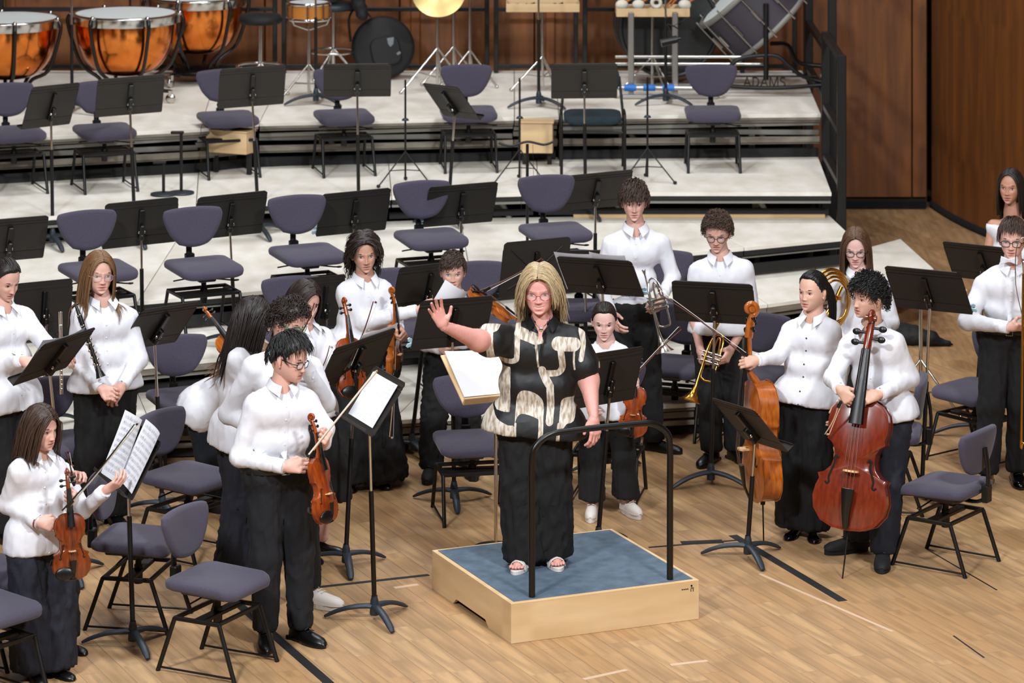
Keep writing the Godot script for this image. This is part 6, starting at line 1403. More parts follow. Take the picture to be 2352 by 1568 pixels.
func add_eyes(root: Node3D, h: Dictionary, xf: Transform3D, info: Dictionary) -> void:
	var mo := MB.new()
	var mp := []
	for q in info.mouth: mp.append(xf * (q + Vector3(0, 0, .0012)))
	var big: float = 1.0 if float(h.get("smile", 0.0)) > .8 else 0.0
	mo.tube(mp, [.0003, .0007, .0010, .0012, .0012, .0012, .0010, .0007, .0003] if big < .5 else [.0004, .0018, .0028, .0032, .0033, .0032, .0028, .0018, .0004], 6, .8, xf.basis.z)
	obj("teeth" if big > .5 else "mouth", mo, M.teeth if big > .5 else M.mouth, root)
	for k in 2:
		var lash := MB.new(); var brow := MB.new()
		var sx := -1.0 if k == 0 else 1.0
		var e: Vector3 = info.eyes[k]
		var open: float = h.get("open", .85) * .9
		var mb := MB.new()
		var c := Vector3(sx * .0315, .0005, e.z + .0005)
		mb.ball(Vector3.ZERO, Vector3(.0158, .0082 * open, .0065), Basis(), 24, 14)
		var gz: Vector2 = h.get("gaze", Vector2.ZERO)
		for i in mb.v.size():
			var p := mb.v[i]
			var r := Vector2(p.x - gz.x, p.y - gz.y).length()
			mb.c[i] = Color(.02, .015, .012) if r < .003 else (h.get("iris", Color(.10, .05, .025)) if r < .0068 else Color(.60, .56, .54))
			mb.v[i] = xf * (c + Basis(Vector3.UP, sx * .22) * p)
		for i in mb.n.size(): mb.n[i] = xf.basis * mb.n[i]
		obj("eye", mb, M.eye, root)
		var arc := []; var ba := []
		for j in 7:
			var u := j / 6.0 * 2.0 - 1.0
			arc.append(xf * (c + Basis(Vector3.UP, sx * .22) * Vector3(u * .0168, (.0088 * open) * (1.0 - u * u) + .0004, .0045 * (1.0 - .6 * u * u))))
			var bx := .031 + u * .0185
			ba.append(xf * Vector3(sx * bx, .0215 + .0045 * (1.0 - (u - .3) * (u - .3)) + float(h.get("browlift", 0.0)), e.z + .0115 - .011 * maxf(0.0, u + .1) * maxf(0.0, u + .1) - .003 * float(k * 0)))
		lash.tube(arc, [.0006, .0012, .0016, .0017, .0016, .0012, .0006], 5)
		brow.tube(ba, [.0018, .0034, .0036, .0034, .0028, .0020, .0008] if sx > 0 else [.0018, .0034, .0036, .0034, .0028, .0020, .0008], 6, .6, xf.basis.z)
		obj("eyelashes", lash, M.lash, root)
		obj("eyebrow", brow, h.browmat, root)
func add_glasses(root: Node3D, g: Dictionary, xf: Transform3D, info: Dictionary) -> void:
	var mb := MB.new()
	var z: float = max(info.eyes[0].z, info.eyes[1].z) + .0205
	var w: float = g.get("w", .024); var hh: float = g.get("h", .020); var pw: float = g.get("p", 2.4)
	var y0 := -.004
	var fr := Node3D.new(); fr.name = "glasses"; root.add_child(fr, true)
	for sx in [-1.0, 1.0]:
		var ring := []; var outl := PackedVector2Array()
		for k in 25:
			var a := TAU * k / 24.0
			var q := pow(pow(absf(cos(a)), pw) + pow(absf(sin(a)), pw), -1.0 / pw)
			var p := Vector2(cos(a) * q * w, sin(a) * q * hh)
			ring.append(xf * Vector3(sx * .033 + p.x, y0 + p.y, z - absf(p.x + sx * .033) * absf(p.x + sx * .033) * 1.6))
			if k < 24: outl.append(p)
		mb.tube(ring, g.get("r", .0017), 6, 1.0, Vector3.ZERO, false)
		var lens := MB.new()
		lens.prism(outl, -.0007, .0007, xf * Transform3D(Basis(Vector3.UP, sx * .11), Vector3(sx * .033, y0, z - .0018)))
		obj("lens", lens, M.lens, fr)
		mb.tube([xf * Vector3(sx * (.033 + w), y0 + hh * .35, z - .006), xf * Vector3(sx * .077, .003, z - .022), xf * Vector3(sx * .079, .002, -.01), xf * Vector3(sx * .077, -.016, -.032)], g.get("r", .0017) * 1.25, 6)
	mb.tube([xf * Vector3(-(.033 - w), y0 + .003, z), xf * Vector3(0, y0 + .007, z + .002), xf * Vector3(.033 - w, y0 + .003, z)], g.get("r", .0017), 6)
	obj("frame", mb, g.mat, fr)
func hairline(az: float, s: Dictionary) -> float:
	var a := absf(az)
	var fh: float = s.get("fh", 44.0) - 8.0
	var side: float = s.get("side", 4.0); var nape: float = s.get("nape", -40.0)
	var P := [[0.0, fh], [30.0, fh - 1.0], [52.0, fh - 9.0], [68.0, 16.0], [82.0, side - 8.0], [95.0, side + 4.0], [115.0, nape * .5], [140.0, nape * .9], [180.0, nape]]
	for i in P.size() - 1:
		if a <= P[i + 1][0]: return lerpf(P[i][1], P[i + 1][1], (a - P[i][0]) / (P[i + 1][0] - P[i][0]))
	return nape
func add_hair(root: Node3D, h: Dictionary, s: Dictionary, xf: Transform3D, coll: Array, m: Material, seed_: int) -> void:
	var mb := MB.new()
	var rng := RandomNumberGenerator.new(); rng.seed = seed_
	fn.seed = seed_; fn.frequency = .01; fn.fractal_octaves = 4
	var vol: float = s.get("vol", .012)
	var cols := 44; var rows := 30
	var ps := PackedVector3Array()
	var lump: float = s.get("lump", .3)
	for r in rows + 1:
		var el := -PI / 2 * .8 + (PI / 2 * 1.8) * r / rows
		for k in cols:
			var az := TAU * k / cols - PI
			var d := Vector3(sin(az) * cos(el), sin(el), cos(az) * cos(el))
			var mk := smoothstep(-5.0, 9.0, rad_to_deg(el) - hairline(rad_to_deg(az), s))
			var nn := fn.get_noise_3d(d.x * 160, d.y * 160, d.z * 160)
			var under: float = 1.0 - float(s.get("under", 0.0)) * (1.0 - smoothstep(5.0, 38.0, rad_to_deg(el))) * smoothstep(45.0, 70.0, absf(rad_to_deg(az)))
			ps.append(xf * (head_pt(d, h) + d * (lerpf(-.014, vol * under * (1.0 + lump * nn) + .003, mk))))
	var i0 := mb.v.size()
	mb.grid(ps, cols, true)
	for i in range(i0, mb.v.size()):
		var q: float = float(s.get("root", .82)) + .18 * fn.get_noise_3d(mb.v[i].x * 900, mb.v[i].y * 120, mb.v[i].z * 900)
		mb.c[i] = Color(q, q, q)
	var inv := xf.affine_inverse()
	var n: int = s.get("n", 160)
	var flow: String = s.get("flow", "down")
	var part: float = s.get("part", 0.0)
	for i in n:
		var d := Vector3.ZERO
		for tr in 12:
			var az := rng.randf_range(-PI, PI)
			var el := asin(rng.randf_range(-.5, 1.0))
			d = Vector3(sin(az) * cos(el), sin(el), cos(az) * cos(el))
			var over := rad_to_deg(el) - hairline(rad_to_deg(az), s)
			if flow == "down" and i % 2 == 0:
				var sa := deg_to_rad(rng.randf_range(hairline(0.0, s) + 2.0, 140.0))
				d = Vector3(part + rng.randf_range(-.09, .09), sin(sa), cos(sa)).normalized()
				break
			if over > s.get("min", 3.0): break
			d = Vector3.ZERO
		if d == Vector3.ZERO: continue
		var p := head_pt(d, h) + d * (vol * 1.0 + .004)
		var dir := Vector3.ZERO
		var sg := signf(d.x - part) if absf(d.x - part) > .001 else 1.0
		var lenx: float = s.get("len", .1) * rng.randf_range(.8, 1.1)
		if s.has("hug") and flow == "forward": lenx *= lerpf(.42, 1.0, smoothstep(-.1, .7, d.z))
		match flow:
			"down": dir = Vector3(sg * 1.2, .1 - .7 * (1.0 - d.y), -.35 if d.z > 0 else -.2)
			"forward": dir = (d - Vector3(part, .75, -.65)).normalized() + Vector3(s.get("sweep", 0.0), 0, 0)
			"back": dir = (s.tie - p).normalized() * .9 + Vector3(sg * .25, .05, 0)
			"mess": dir = (d - Vector3(0, .8, -.5)).normalized() + Vector3(rng.randf_range(-.8, .8), rng.randf_range(-.5, .8), rng.randf_range(-.8, .8))
		dir = (dir - d * dir.dot(d)).normalized()
		var pts := [xf * p]
		var steps := int(clampf(lenx / .022, 5, 26))
		var st := lenx / steps
		var ph := rng.randf() * TAU
		var cr: float = s.get("curl", 0.0) * rng.randf_range(.7, 1.3)
		var cf: float = s.get("freq", 1.2)
		var lift := rng.randf_range(0.0, vol * .4) + .003
		for j in steps:
			var hang: float = s.get("grav", .35)
			dir = (dir + Vector3(0, -hang, 0) + Vector3(rng.randf_range(-1, 1), rng.randf_range(-1, 1), rng.randf_range(-1, 1)) * float(s.get("rand", .06))).normalized()
			if flow == "back":
				dir = (s.tie - p).normalized()
				if (s.tie - p).length() < st * 1.2: break
			p += dir * st
			var e := p / Vector3(.0735, .113, .096)
			var lim := 1.0 + (vol * .85 + lift) / .09
			if e.length() < lim:
				var q := e.normalized() * lim * Vector3(.0735, .113, .096)
				dir = (dir + (q - p) * 20.0).normalized()
				p = q
			if s.has("hug") and float(j) / steps < s.hug:
				var e2 := p / Vector3(.0735, .113, .096)
				var lim2 := lim + vol * .3 / .09
				if e2.length() > lim2: p = e2.normalized() * lim2 * Vector3(.0735, .113, .096)
			if p.z > .03 and p.y < .05 and absf(p.x) < .062 and flow == "down": p.x = sg * .062
			var w := xf * p
			for c in coll:
				var ab: Vector3 = c[1] - c[0]
				var tt := clampf((w - c[0]).dot(ab) / maxf(ab.length_squared(), 1e-6), 0, 1)
				var cp: Vector3 = c[0] + ab * tt
				var rr: float = lerpf(c[2], c[3], tt) + .012 + lift * .5
				if (w - cp).length() < rr: w = cp + (w - cp).normalized() * rr
			p = inv * w
			var off := Vector3.ZERO
			if cr > 0.0:
				var u := dir.cross(Vector3(.3, .2, 1)).normalized(); var vv := dir.cross(u)
				var a := ph + j * cf
				var grow: float = clampf(float(j) / maxf(1.0, steps * s.get("late", .2)), 0, 1)
				off = (u * cos(a) + vv * sin(a)) * cr * grow
			pts.append(xf * (p + off))
		if pts.size() < 3: continue
		var wd: float = s.get("w", .008) * rng.randf_range(.7, 1.25)
		var rad := []
		for j in pts.size():
			var u := float(j) / (pts.size() - 1)
			rad.append(wd * (minf(1.0, .55 + u * 3.0)) * (1.0 - .85 * pow(u, float(s.get("tip", 3.0)))))
		var tone := rng.randf_range(.72, 1.2)
		var cc := Color(tone, tone, tone)
		if s.has("tips") and rng.randf() < .8: cc = cc * s.tips.lerp(Color.WHITE, rng.randf() * .4)
		mb.col = cc
		mb.tube(pts, rad, 4, s.get("flat", .5), (xf.basis * d), false)
		mb.col = Color.WHITE
	if s.has("pony"):
		var a: Vector3 = s.tie
		for i in 26:
			var o := Vector3(rng.randf_range(-1, 1), rng.randf_range(-1, 1), rng.randf_range(-1, 1)) * .02
			var pts := []
			var rad := []
			for j in 9:
				var u := j / 8.0
				pts.append(xf * (a + o * minf(1, .3 + u * 1.6) * (1.2 - .5 * u) + s.pony * u + Vector3(0, .03 * sin(u * PI), -.035 * sin(u * PI))))
				rad.append(.011 * (1.0 - .8 * u * u))
			var tone := rng.randf_range(.75, 1.15)
			mb.col = Color(tone, tone, tone)
			mb.tube(pts, rad, 5, .6)
		mb.col = Color.WHITE
	obj("hair", mb, m, root)
func add_shoe(root: Node3D, at: Vector3, yaw: float, Z: Dictionary) -> void:
	var kind: String = Z.kind; var L: float = Z.get("L", .27)
	# at = ground point under the ankle; toe points along yaw
	var xf := Transform3D(Basis(Vector3.UP, yaw), at)
	var W := L * .36
	var sole_h: float = {"oxford": .018, "sneaker": .032, "flat": .010, "sandal": .024}[kind]
	var out := PackedVector2Array()
	for k in 28:
		var a := TAU * k / 28.0
		var zz := sin(a) * .5
		var wv := cos(a) * (.5 if zz > 0 else .42) * (1.0 - .10 * gs(zz, 0, -.08, 0, .16, 1))
		out.append(Vector2(wv * W, zz * L))
	var sx := xf * Transform3D(Basis(Vector3.RIGHT, PI / 2), Vector3(0, sole_h, L * .24))   # local z -> down
	var so := MB.new()
	var o2 := PackedVector2Array()
	for p in out: o2.append(Vector2(p.x, p.y))
	so.prism(o2, 0.0, sole_h, sx, .003)
	if kind == "oxford": so.box(xf * Vector3(0, .008, -.055 * L / .28 + .005), Vector3(W * .74, .020, L * .24), xf.basis, .004)
	var sh := Node3D.new(); sh.name = "shoe"; root.add_child(sh, true)
	obj("sole", so, Z.get("sole", M.shoe_black), sh)
	if kind == "sandal":
		var f := MB.new()
		for k in 5:
			var fx := (k - 2.0) * W * .17
			f.ball(xf * Vector3(fx, sole_h + .012, L * (.60 - .03 * absf(k - 1.4))), Vector3(.011, .011, .026), xf.basis, 8, 6)
		f.ball(xf * Vector3(0, sole_h + .018, L * .30), Vector3(W * .38, .026, L * .33), xf.basis, 14, 8)
		obj("foot", f, M.skin_conductor, sh)
		var st := MB.new()
		for q in [[.46, .058, 1.0], [.28, .066, 1.0]]:
			var arc := []
			for k in 9:
				var a := PI * k / 8.0
				arc.append(xf * Vector3(cos(a) * W * .47, sole_h + sin(a) * q[1] * .8 - .006, L * q[0]))
			st.tube(arc, .021, 8, .2, xf.basis.y)
		obj("strap", st, M.shoe_white, sh)
		return
	var prof: Array = {"oxford": [[-.26, .052, .40], [-.20, .075, .72], [-.10, .083, .78], [.0, .080, .78], [.12, .066, .80], [.26, .052, .90], [.42, .044, .94], [.58, .038, .84], [.70, .026, .52], [.74, .008, .16]],
		"sneaker": [[-.26, .060, .42], [-.20, .085, .76], [-.08, .092, .80], [.02, .088, .82], [.14, .072, .86], [.28, .058, .94], [.44, .048, .97], [.60, .040, .88], [.71, .027, .56], [.74, .008, .2]],
		"flat": [[-.26, .034, .40], [-.20, .050, .70], [-.08, .042, .72], [.06, .030, .76], [.2, .028, .84], [.36, .030, .92], [.50, .030, .92], [.62, .026, .80], [.71, .018, .5], [.74, .006, .16]]}[kind]
	var up := MB.new()
	var ps := PackedVector3Array()
	for q in prof:
		for k in 13:
			var a := PI * k / 12.0
			ps.append(xf * Vector3(cos(a) * W * .5 * q[2] * (1.0 if sin(a) < .6 else 1.0), sole_h - .004 + pow(sin(a), .75) * q[1], L * q[0]))
	up.grid(ps, 13, false, true)
	obj("upper", up, Z.get("upper", M.shoe_black), sh)
	if kind == "sneaker" or kind == "oxford":
		var lc := MB.new()
		for j in 4:
			var zz := L * (.08 + j * .075)
			var hh := lerpf(.078, .056, j / 3.0) + (.008 if kind == "sneaker" else .002)
			lc.tube([xf * Vector3(-.022, sole_h - .006 + hh * .95, zz), xf * Vector3(0, sole_h + hh, zz + .006), xf * Vector3(.022, sole_h - .006 + hh * .95, zz)], .0026, 5)
		obj("laces", lc, Z.get("lace", M.shoe_black), sh)
func V(a: Array) -> Vector3: return Vector3(a[0], a[1], a[2])
# S: joints in metres in the scene, viewer's left = l, viewer's right = r
func person(S: Dictionary) -> Node3D:
	var base: Vector3 = V(S.at)
	var root := thing("person", S.label, "person", base, 0.0, "people on stage")
	var j := {}
	for k in ["hc", "nk", "sl", "sr", "el", "er", "wl", "wr", "pl", "hl", "hr", "kl", "kr", "al", "ar"]: j[k] = V(S[k]) - base
	var yaw: float = S.yaw
	var f := Vector3(sin(yaw), 0, cos(yaw)); var r := Vector3(cos(yaw), 0, -sin(yaw))
	var hs: float = S.get("hs", 1.0)
	var b: float = S.get("build", 1.0)
	var hp: Dictionary = S.get("head", {})
	hp.browmat = S.hairmat
	var skin: Material = S.skin
	var hxf := Transform3D(Basis(Vector3.UP, S.face[0]) * Basis(Vector3.RIGHT, S.face[1]) * Basis(Vector3.BACK, S.face[2]) * Basis().scaled(Vector3(S.get("hw", 1.0), 1, 1) * hs), j.hc)
	# ---- the body: one mesh of skin
	var body := MB.new()
	var u: Vector3 = j.nk - j.pl
	var chest: Vector3 = j.pl + u * .72
	var belly: Vector3 = j.pl + u * .38
	var ar: float = S.get("arm", .034) / .034
	var skull: Vector3 = hxf * Vector3(0, -.05, -.018)
	var sb := [[skull, j.nk, .050 * hs, .054 * hs], [j.nk, chest, .056, .07 * b], [j.sl, j.sr, .036, .036], [chest - r * .05, chest + r * .05, .080 * b, .080 * b], [belly - r * .045, belly + r * .045, .066 * b, .066 * b], [j.pl - r * .05, j.pl + r * .05, .068, .068],
		[j.hl, j.kl, .068, .050, .02], [j.kl, j.al, .048, .034, .02], [j.hr, j.kr, .068, .050, .02], [j.kr, j.ar, .048, .034, .02],
		[j.sl, j.el, .043 * ar, .036 * ar], [j.el, j.wl, .037 * ar, .026 * minf(ar, 1.08)], [j.sr, j.er, .043 * ar, .036 * ar], [j.er, j.wr, .037 * ar, .026 * minf(ar, 1.08)]]
	nets(body, sb, .016, .035)
	var info := add_head(body, hp, hxf)
	for q in [["wl", "dl", "pln", "posel", 1.0], ["wr", "dr", "prn", "poser", -1.0]]:
		var hb := look(V(S[q[1]]), V(S[q[2]]))
		var hsz: float = S.get("hand", 1.0)
		append_mb(body, hand(S[q[3]]), Transform3D(hb * Basis().scaled(Vector3(q[4] * hsz, hsz, hsz)), j[q[0]]))
	obj("body", body, skin, root)
	# ---- face, hair, glasses
	add_eyes(root, hp, hxf, info)
	var cb := b * float(S.get("chestb", 1.0))
	var coll := [[j.nk, j.nk + u * -.1, .06, .1 * b], [j.sl, j.sr, .06, .06], [chest - r * .07, chest + r * .07, .11 * cb, .11 * cb], [belly - r * .07, belly + r * .07, .11 * b, .11 * b]]
	add_hair(root, hp, S.hair, hxf, coll, S.hairmat, S.get("seed", 7))
	if S.has("glasses"): add_glasses(root, S.glasses, hxf, info)
	# ---- lower garment
	var lo := MB.new()
	var B: Dictionary = S.bottom
	var lr: Array = B.get("r", [.088, .062, .055])
	var hw: float = B.get("hw", .072)
	var hr_: float = B.get("hr", .098)
	var lb := [[j.pl - r * hw + Vector3(0, .05, 0), j.pl + r * hw + Vector3(0, .05, 0), hr_ * .96, hr_ * .96], [j.pl - r * hw, j.pl + r * hw, hr_, hr_]]
	var al: Vector3 = j.al + (j.kl - j.al).normalized() * float(B.get("hem", -.005)); var arr: Vector3 = j.ar + (j.kr - j.ar).normalized() * float(B.get("hem", -.005))
	if B.get("type", "slim") == "skirt":
		var low: Vector3 = (al + arr) * .5
		for q in [-1.0, 0.0, 1.0]: lb.append([j.pl + r * hw * q, low + r * float(B.get("spread", .13)) * q, hr_, lr[2]])
	else:
		lb.append([j.hl, j.kl, lr[0], lr[1], .03]); lb.append([j.kl, al - Vector3(0, .05, 0), lr[1], lr[2], .03])
		lb.append([j.hr, j.kr, lr[0], lr[1], .02]); lb.append([j.kr, arr - Vector3(0, .05, 0), lr[1], lr[2], .02])
	nets(lo, lb, .0165, .05, [[Vector3(0, minf(al.y, arr.y), 0), Vector3.DOWN], [j.pl + Vector3(0, (minf(.03, float(B.get("waist", .11))) if float(S.top.get("hem", -.02)) < 0.0 else float(B.get("waist", .11))), 0), Vector3.UP]], lb.size(), B.get("fold", .010), B.get("fs", Vector3(60, 14, 60)), S.get("seed", 7) + 3)
	var lowname: String = B.get("name", "trousers")
	obj(lowname, lo, B.mat, root)
	if B.has("belt"):
		var bm := MB.new()
		var ring := []
		for k in 33:
			var a := TAU * k / 32.0
			var dd := (r * cos(a) + f * sin(a)).normalized()
			var p := march(j.pl + Vector3(0, float(B.waist) - .012, 0) + dd * .4, -dd, .5)
			ring.append(p + dd * .004)
		bm.tube(ring, .019, 8, .22, (ring[0] - j.pl) * Vector3(1, 0, 1), false)
		var bl := obj("belt", bm, M.belt, root)
		var bk := MB.new()
		var bp: Vector3 = ring[8]
		bk.tube([bp + r * .02 + f * .006 + Vector3(0, .017, 0), bp - r * .02 + f * .006 + Vector3(0, .017, 0), bp - r * .02 + f * .006 - Vector3(0, .017, 0), bp + r * .02 + f * .006 - Vector3(0, .017, 0), bp + r * .02 + f * .006 + Vector3(0, .017, 0)], .0028, 6)
		obj("buckle", bk, M.chrome, bl)
	# ---- upper garment
	var T: Dictionary = S.top
	var ex: float = T.get("loose", .012)
	var sh := MB.new()
	var hem: float = T.get("hem", -.02)
	var hip: Vector3 = j.pl + u.normalized() * minf(hem, -.0) * 0.0
	var pw: float = maxf(.066 * b, hw + (.008 if hem < 0.0 else -.012)); var pr: float = maxf(.094 * b + ex * 1.2, hr_ + .016 + float(B.get("fold", .010)) * .85) if hem < 0.0 else hr_ - .014
	var tb := [[j.sl * .9 + j.sr * .1, j.sr * .9 + j.sl * .1, .044 + ex * .3, .044 + ex * .3], [j.nk + u.normalized() * .0, j.sl, .042, .042 + ex * .3], [j.nk + u.normalized() * .0, j.sr, .042, .042 + ex * .3],
		[chest - r * .072 * cb, chest + r * .072 * cb, .090 * cb + ex, .090 * cb + ex], [belly - r * .062 * b, belly + r * .062 * b, (.090 if hem < 0.0 else .082) * b + ex * (1.1 if hem < 0.0 else .7), (.090 if hem < 0.0 else .082) * b + ex * (1.1 if hem < 0.0 else .7)],
		[j.pl - r * pw, j.pl + r * pw, pr, pr]]
	if T.has("bust"):
		tb.append([chest - r * .075 + f * .05, chest - r * .07 + f * .055 - u * .05, .058, .062]); tb.append([chest + r * .075 + f * .05, chest + r * .07 + f * .055 - u * .05, .058, .062])
	if hem < 0.0:
		var hf: float = T.get("flare", 0.0)
		tb.append([j.pl + u.normalized() * hem - r * (pw + hf * .5), j.pl + u.normalized() * hem + r * (pw + hf * .5), pr + hf * .5, pr + hf * .5])
	var nc := tb.size()
	var sr_: float = T.get("sleeve_r", .050)
	var sl_len: float = T.get("sleeve", 1.9)       # 1 = to the elbow, 2 = to the wrist
	for q in [["sl", "el", "wl"], ["sr", "er", "wr"]]:
		var s0: Vector3 = j[q[0]]; var e0: Vector3 = j[q[1]]; var w0: Vector3 = j[q[2]]
		if sl_len <= 0.0: continue
		if sl_len <= 1.0:
			tb.append([s0, s0.lerp(e0, sl_len), maxf(.046 + ex * .5, .043 * ar + .016), sr_, .03])
		else:
			tb.append([s0, e0, maxf(.045 + ex * .5, .043 * ar + .01), sr_ * .92, .03])
			tb.append([e0, e0.lerp(w0, sl_len - 1.0), sr_ * .92, T.get("cuff_r", .036), .02])
	var cutp := [[j.pl + u.normalized() * hem, -u.normalized()]]
	if T.has("neckcut"): cutp.append([j.nk - u.normalized() * float(T.neckcut), u.normalized()])
	carve = []
	if T.has("vopen"): carve = [[j.nk + f * .075 + u.normalized() * .035, j.nk + f * .135 - u.normalized() * float(T.vopen) * 1.7, .046 * hs, .004]]
	nets(sh, tb, .0140, .045, cutp, nc, T.get("fold", .008) * .48, T.get("fs", Vector3(40, 20, 40)), S.get("seed", 7))
	carve = []
	if T.has("uv"):
		var o: Rect2 = T.uv
		for i in sh.v.size():
			var d: Vector3 = sh.v[i] - j.pl
			sh.uv[i] = Vector2((d.dot(r) - o.position.x) / o.size.x, 1.0 - (d.y - o.position.y) / o.size.y)
	var shirt := obj(T.get("name", "shirt"), sh, T.mat, root)
	if sl_len > 1.0:
		for q in [["el", "wl"], ["er", "wr"]]:
			var dd: Vector3 = (j[q[1]] - j[q[0]]).normalized()
			var w0: Vector3 = j[q[0]].lerp(j[q[1]], sl_len - 1.0)
			var cr: float = T.get("cuff_r", .036)
			var cm := MB.new()
			cm.tube([w0 - dd * .035, w0 - dd * .03, w0 + dd * .022, w0 + dd * .026, w0 + dd * .02], [cr * .9, cr + .004, cr + .003, cr, cr - .006], 14, 1.0, Vector3.ZERO, false)
			obj("cuff", cm, T.mat, shirt)
	if T.has("collar"):
		var cs: float = T.collar
		var cm := MB.new()
		var open_: float = T.get("vopen", .03)
		var ps := PackedVector3Array()
		var ax: Vector3 = (skull - j.nk).normalized()
		var cc: Vector3 = j.nk + ax * .012
		var cr: float = T.get("collar_r", .061) * hs
		var cols := 25
		for row in 4:
			for k in cols:
				var s := 2.0 * k / (cols - 1) - 1.0
				var a := s * (PI - .16 - open_ * 3.0)
				var back := -cos(a)              # a = 0 is the nape
				var dd := (r * sin(a) - f * cos(a)).normalized()
				var front := clampf((absf(s) - .55) / .45, 0, 1)
				var p: Vector3
				match row:
					0: p = cc + dd * cr + ax * (-.012 - .022 * front)
					1: p = cc + dd * (cr + .001) + ax * (.030 - .030 * front)
					2: p = cc + dd * (cr + .008) + ax * (.031 - .030 * front) 
					_: p = cc + dd * (cr + .026 * cs + .012 * front) + ax * (-.012 - .036 * cs * pow(front, 1.6)) + f * (.020 * pow(front, 2.0)) + r * signf(s) * .014 * pow(front, 3.0)
				ps.append(p)
		cm.grid(ps, cols)
		obj("collar", cm, T.get("collarmat", T.mat), shirt)
	if T.has("placket"):
		var pm := MB.new()
		var ps := PackedVector3Array()
		var top: float = T.get("ptop", .93 - float(T.get("vopen", .03)) * 1.6)
		var low: float = (hem + .012) / u.length() if hem < 0 else .08
		var nrow := 22
		for row in nrow + 1:
			var tt := lerpf(top, low, float(row) / nrow)
			for c in 4:
				var xx := (-.017 if c < 2 else .017)
				var p: Vector3 = j.pl + u * tt + r * xx + f * .42
				p = march(p, -f, .6)
				ps.append(p + f * (.0035 if c == 1 or c == 2 else -.004))
			if row % 4 == 2:
				var p2 := march(j.pl + u * tt + f * .42, -f, .6) + f * .0045
				var bt := MB.new()
				bt.lathe([Vector2(0.0001, .0015), Vector2(.005, .0012), Vector2(.0058, 0)], 10, Transform3D(look(f), p2))
				obj("button", bt, T.get("button", M.button_white), shirt)
		pm.grid(ps, 4, false, true)
		obj("placket", pm, T.mat, shirt)
	# ---- shoes
	var Z: Dictionary = S.shoes
	if Z.kind != "none":
		add_shoe(root, Vector3(j.al.x, float(S.get("fyl", 0.0)), j.al.z) , S.toe[0], Z)
		add_shoe(root, Vector3(j.ar.x, float(S.get("fyr", 0.0)), j.ar.z), S.toe[1], Z)
	return root

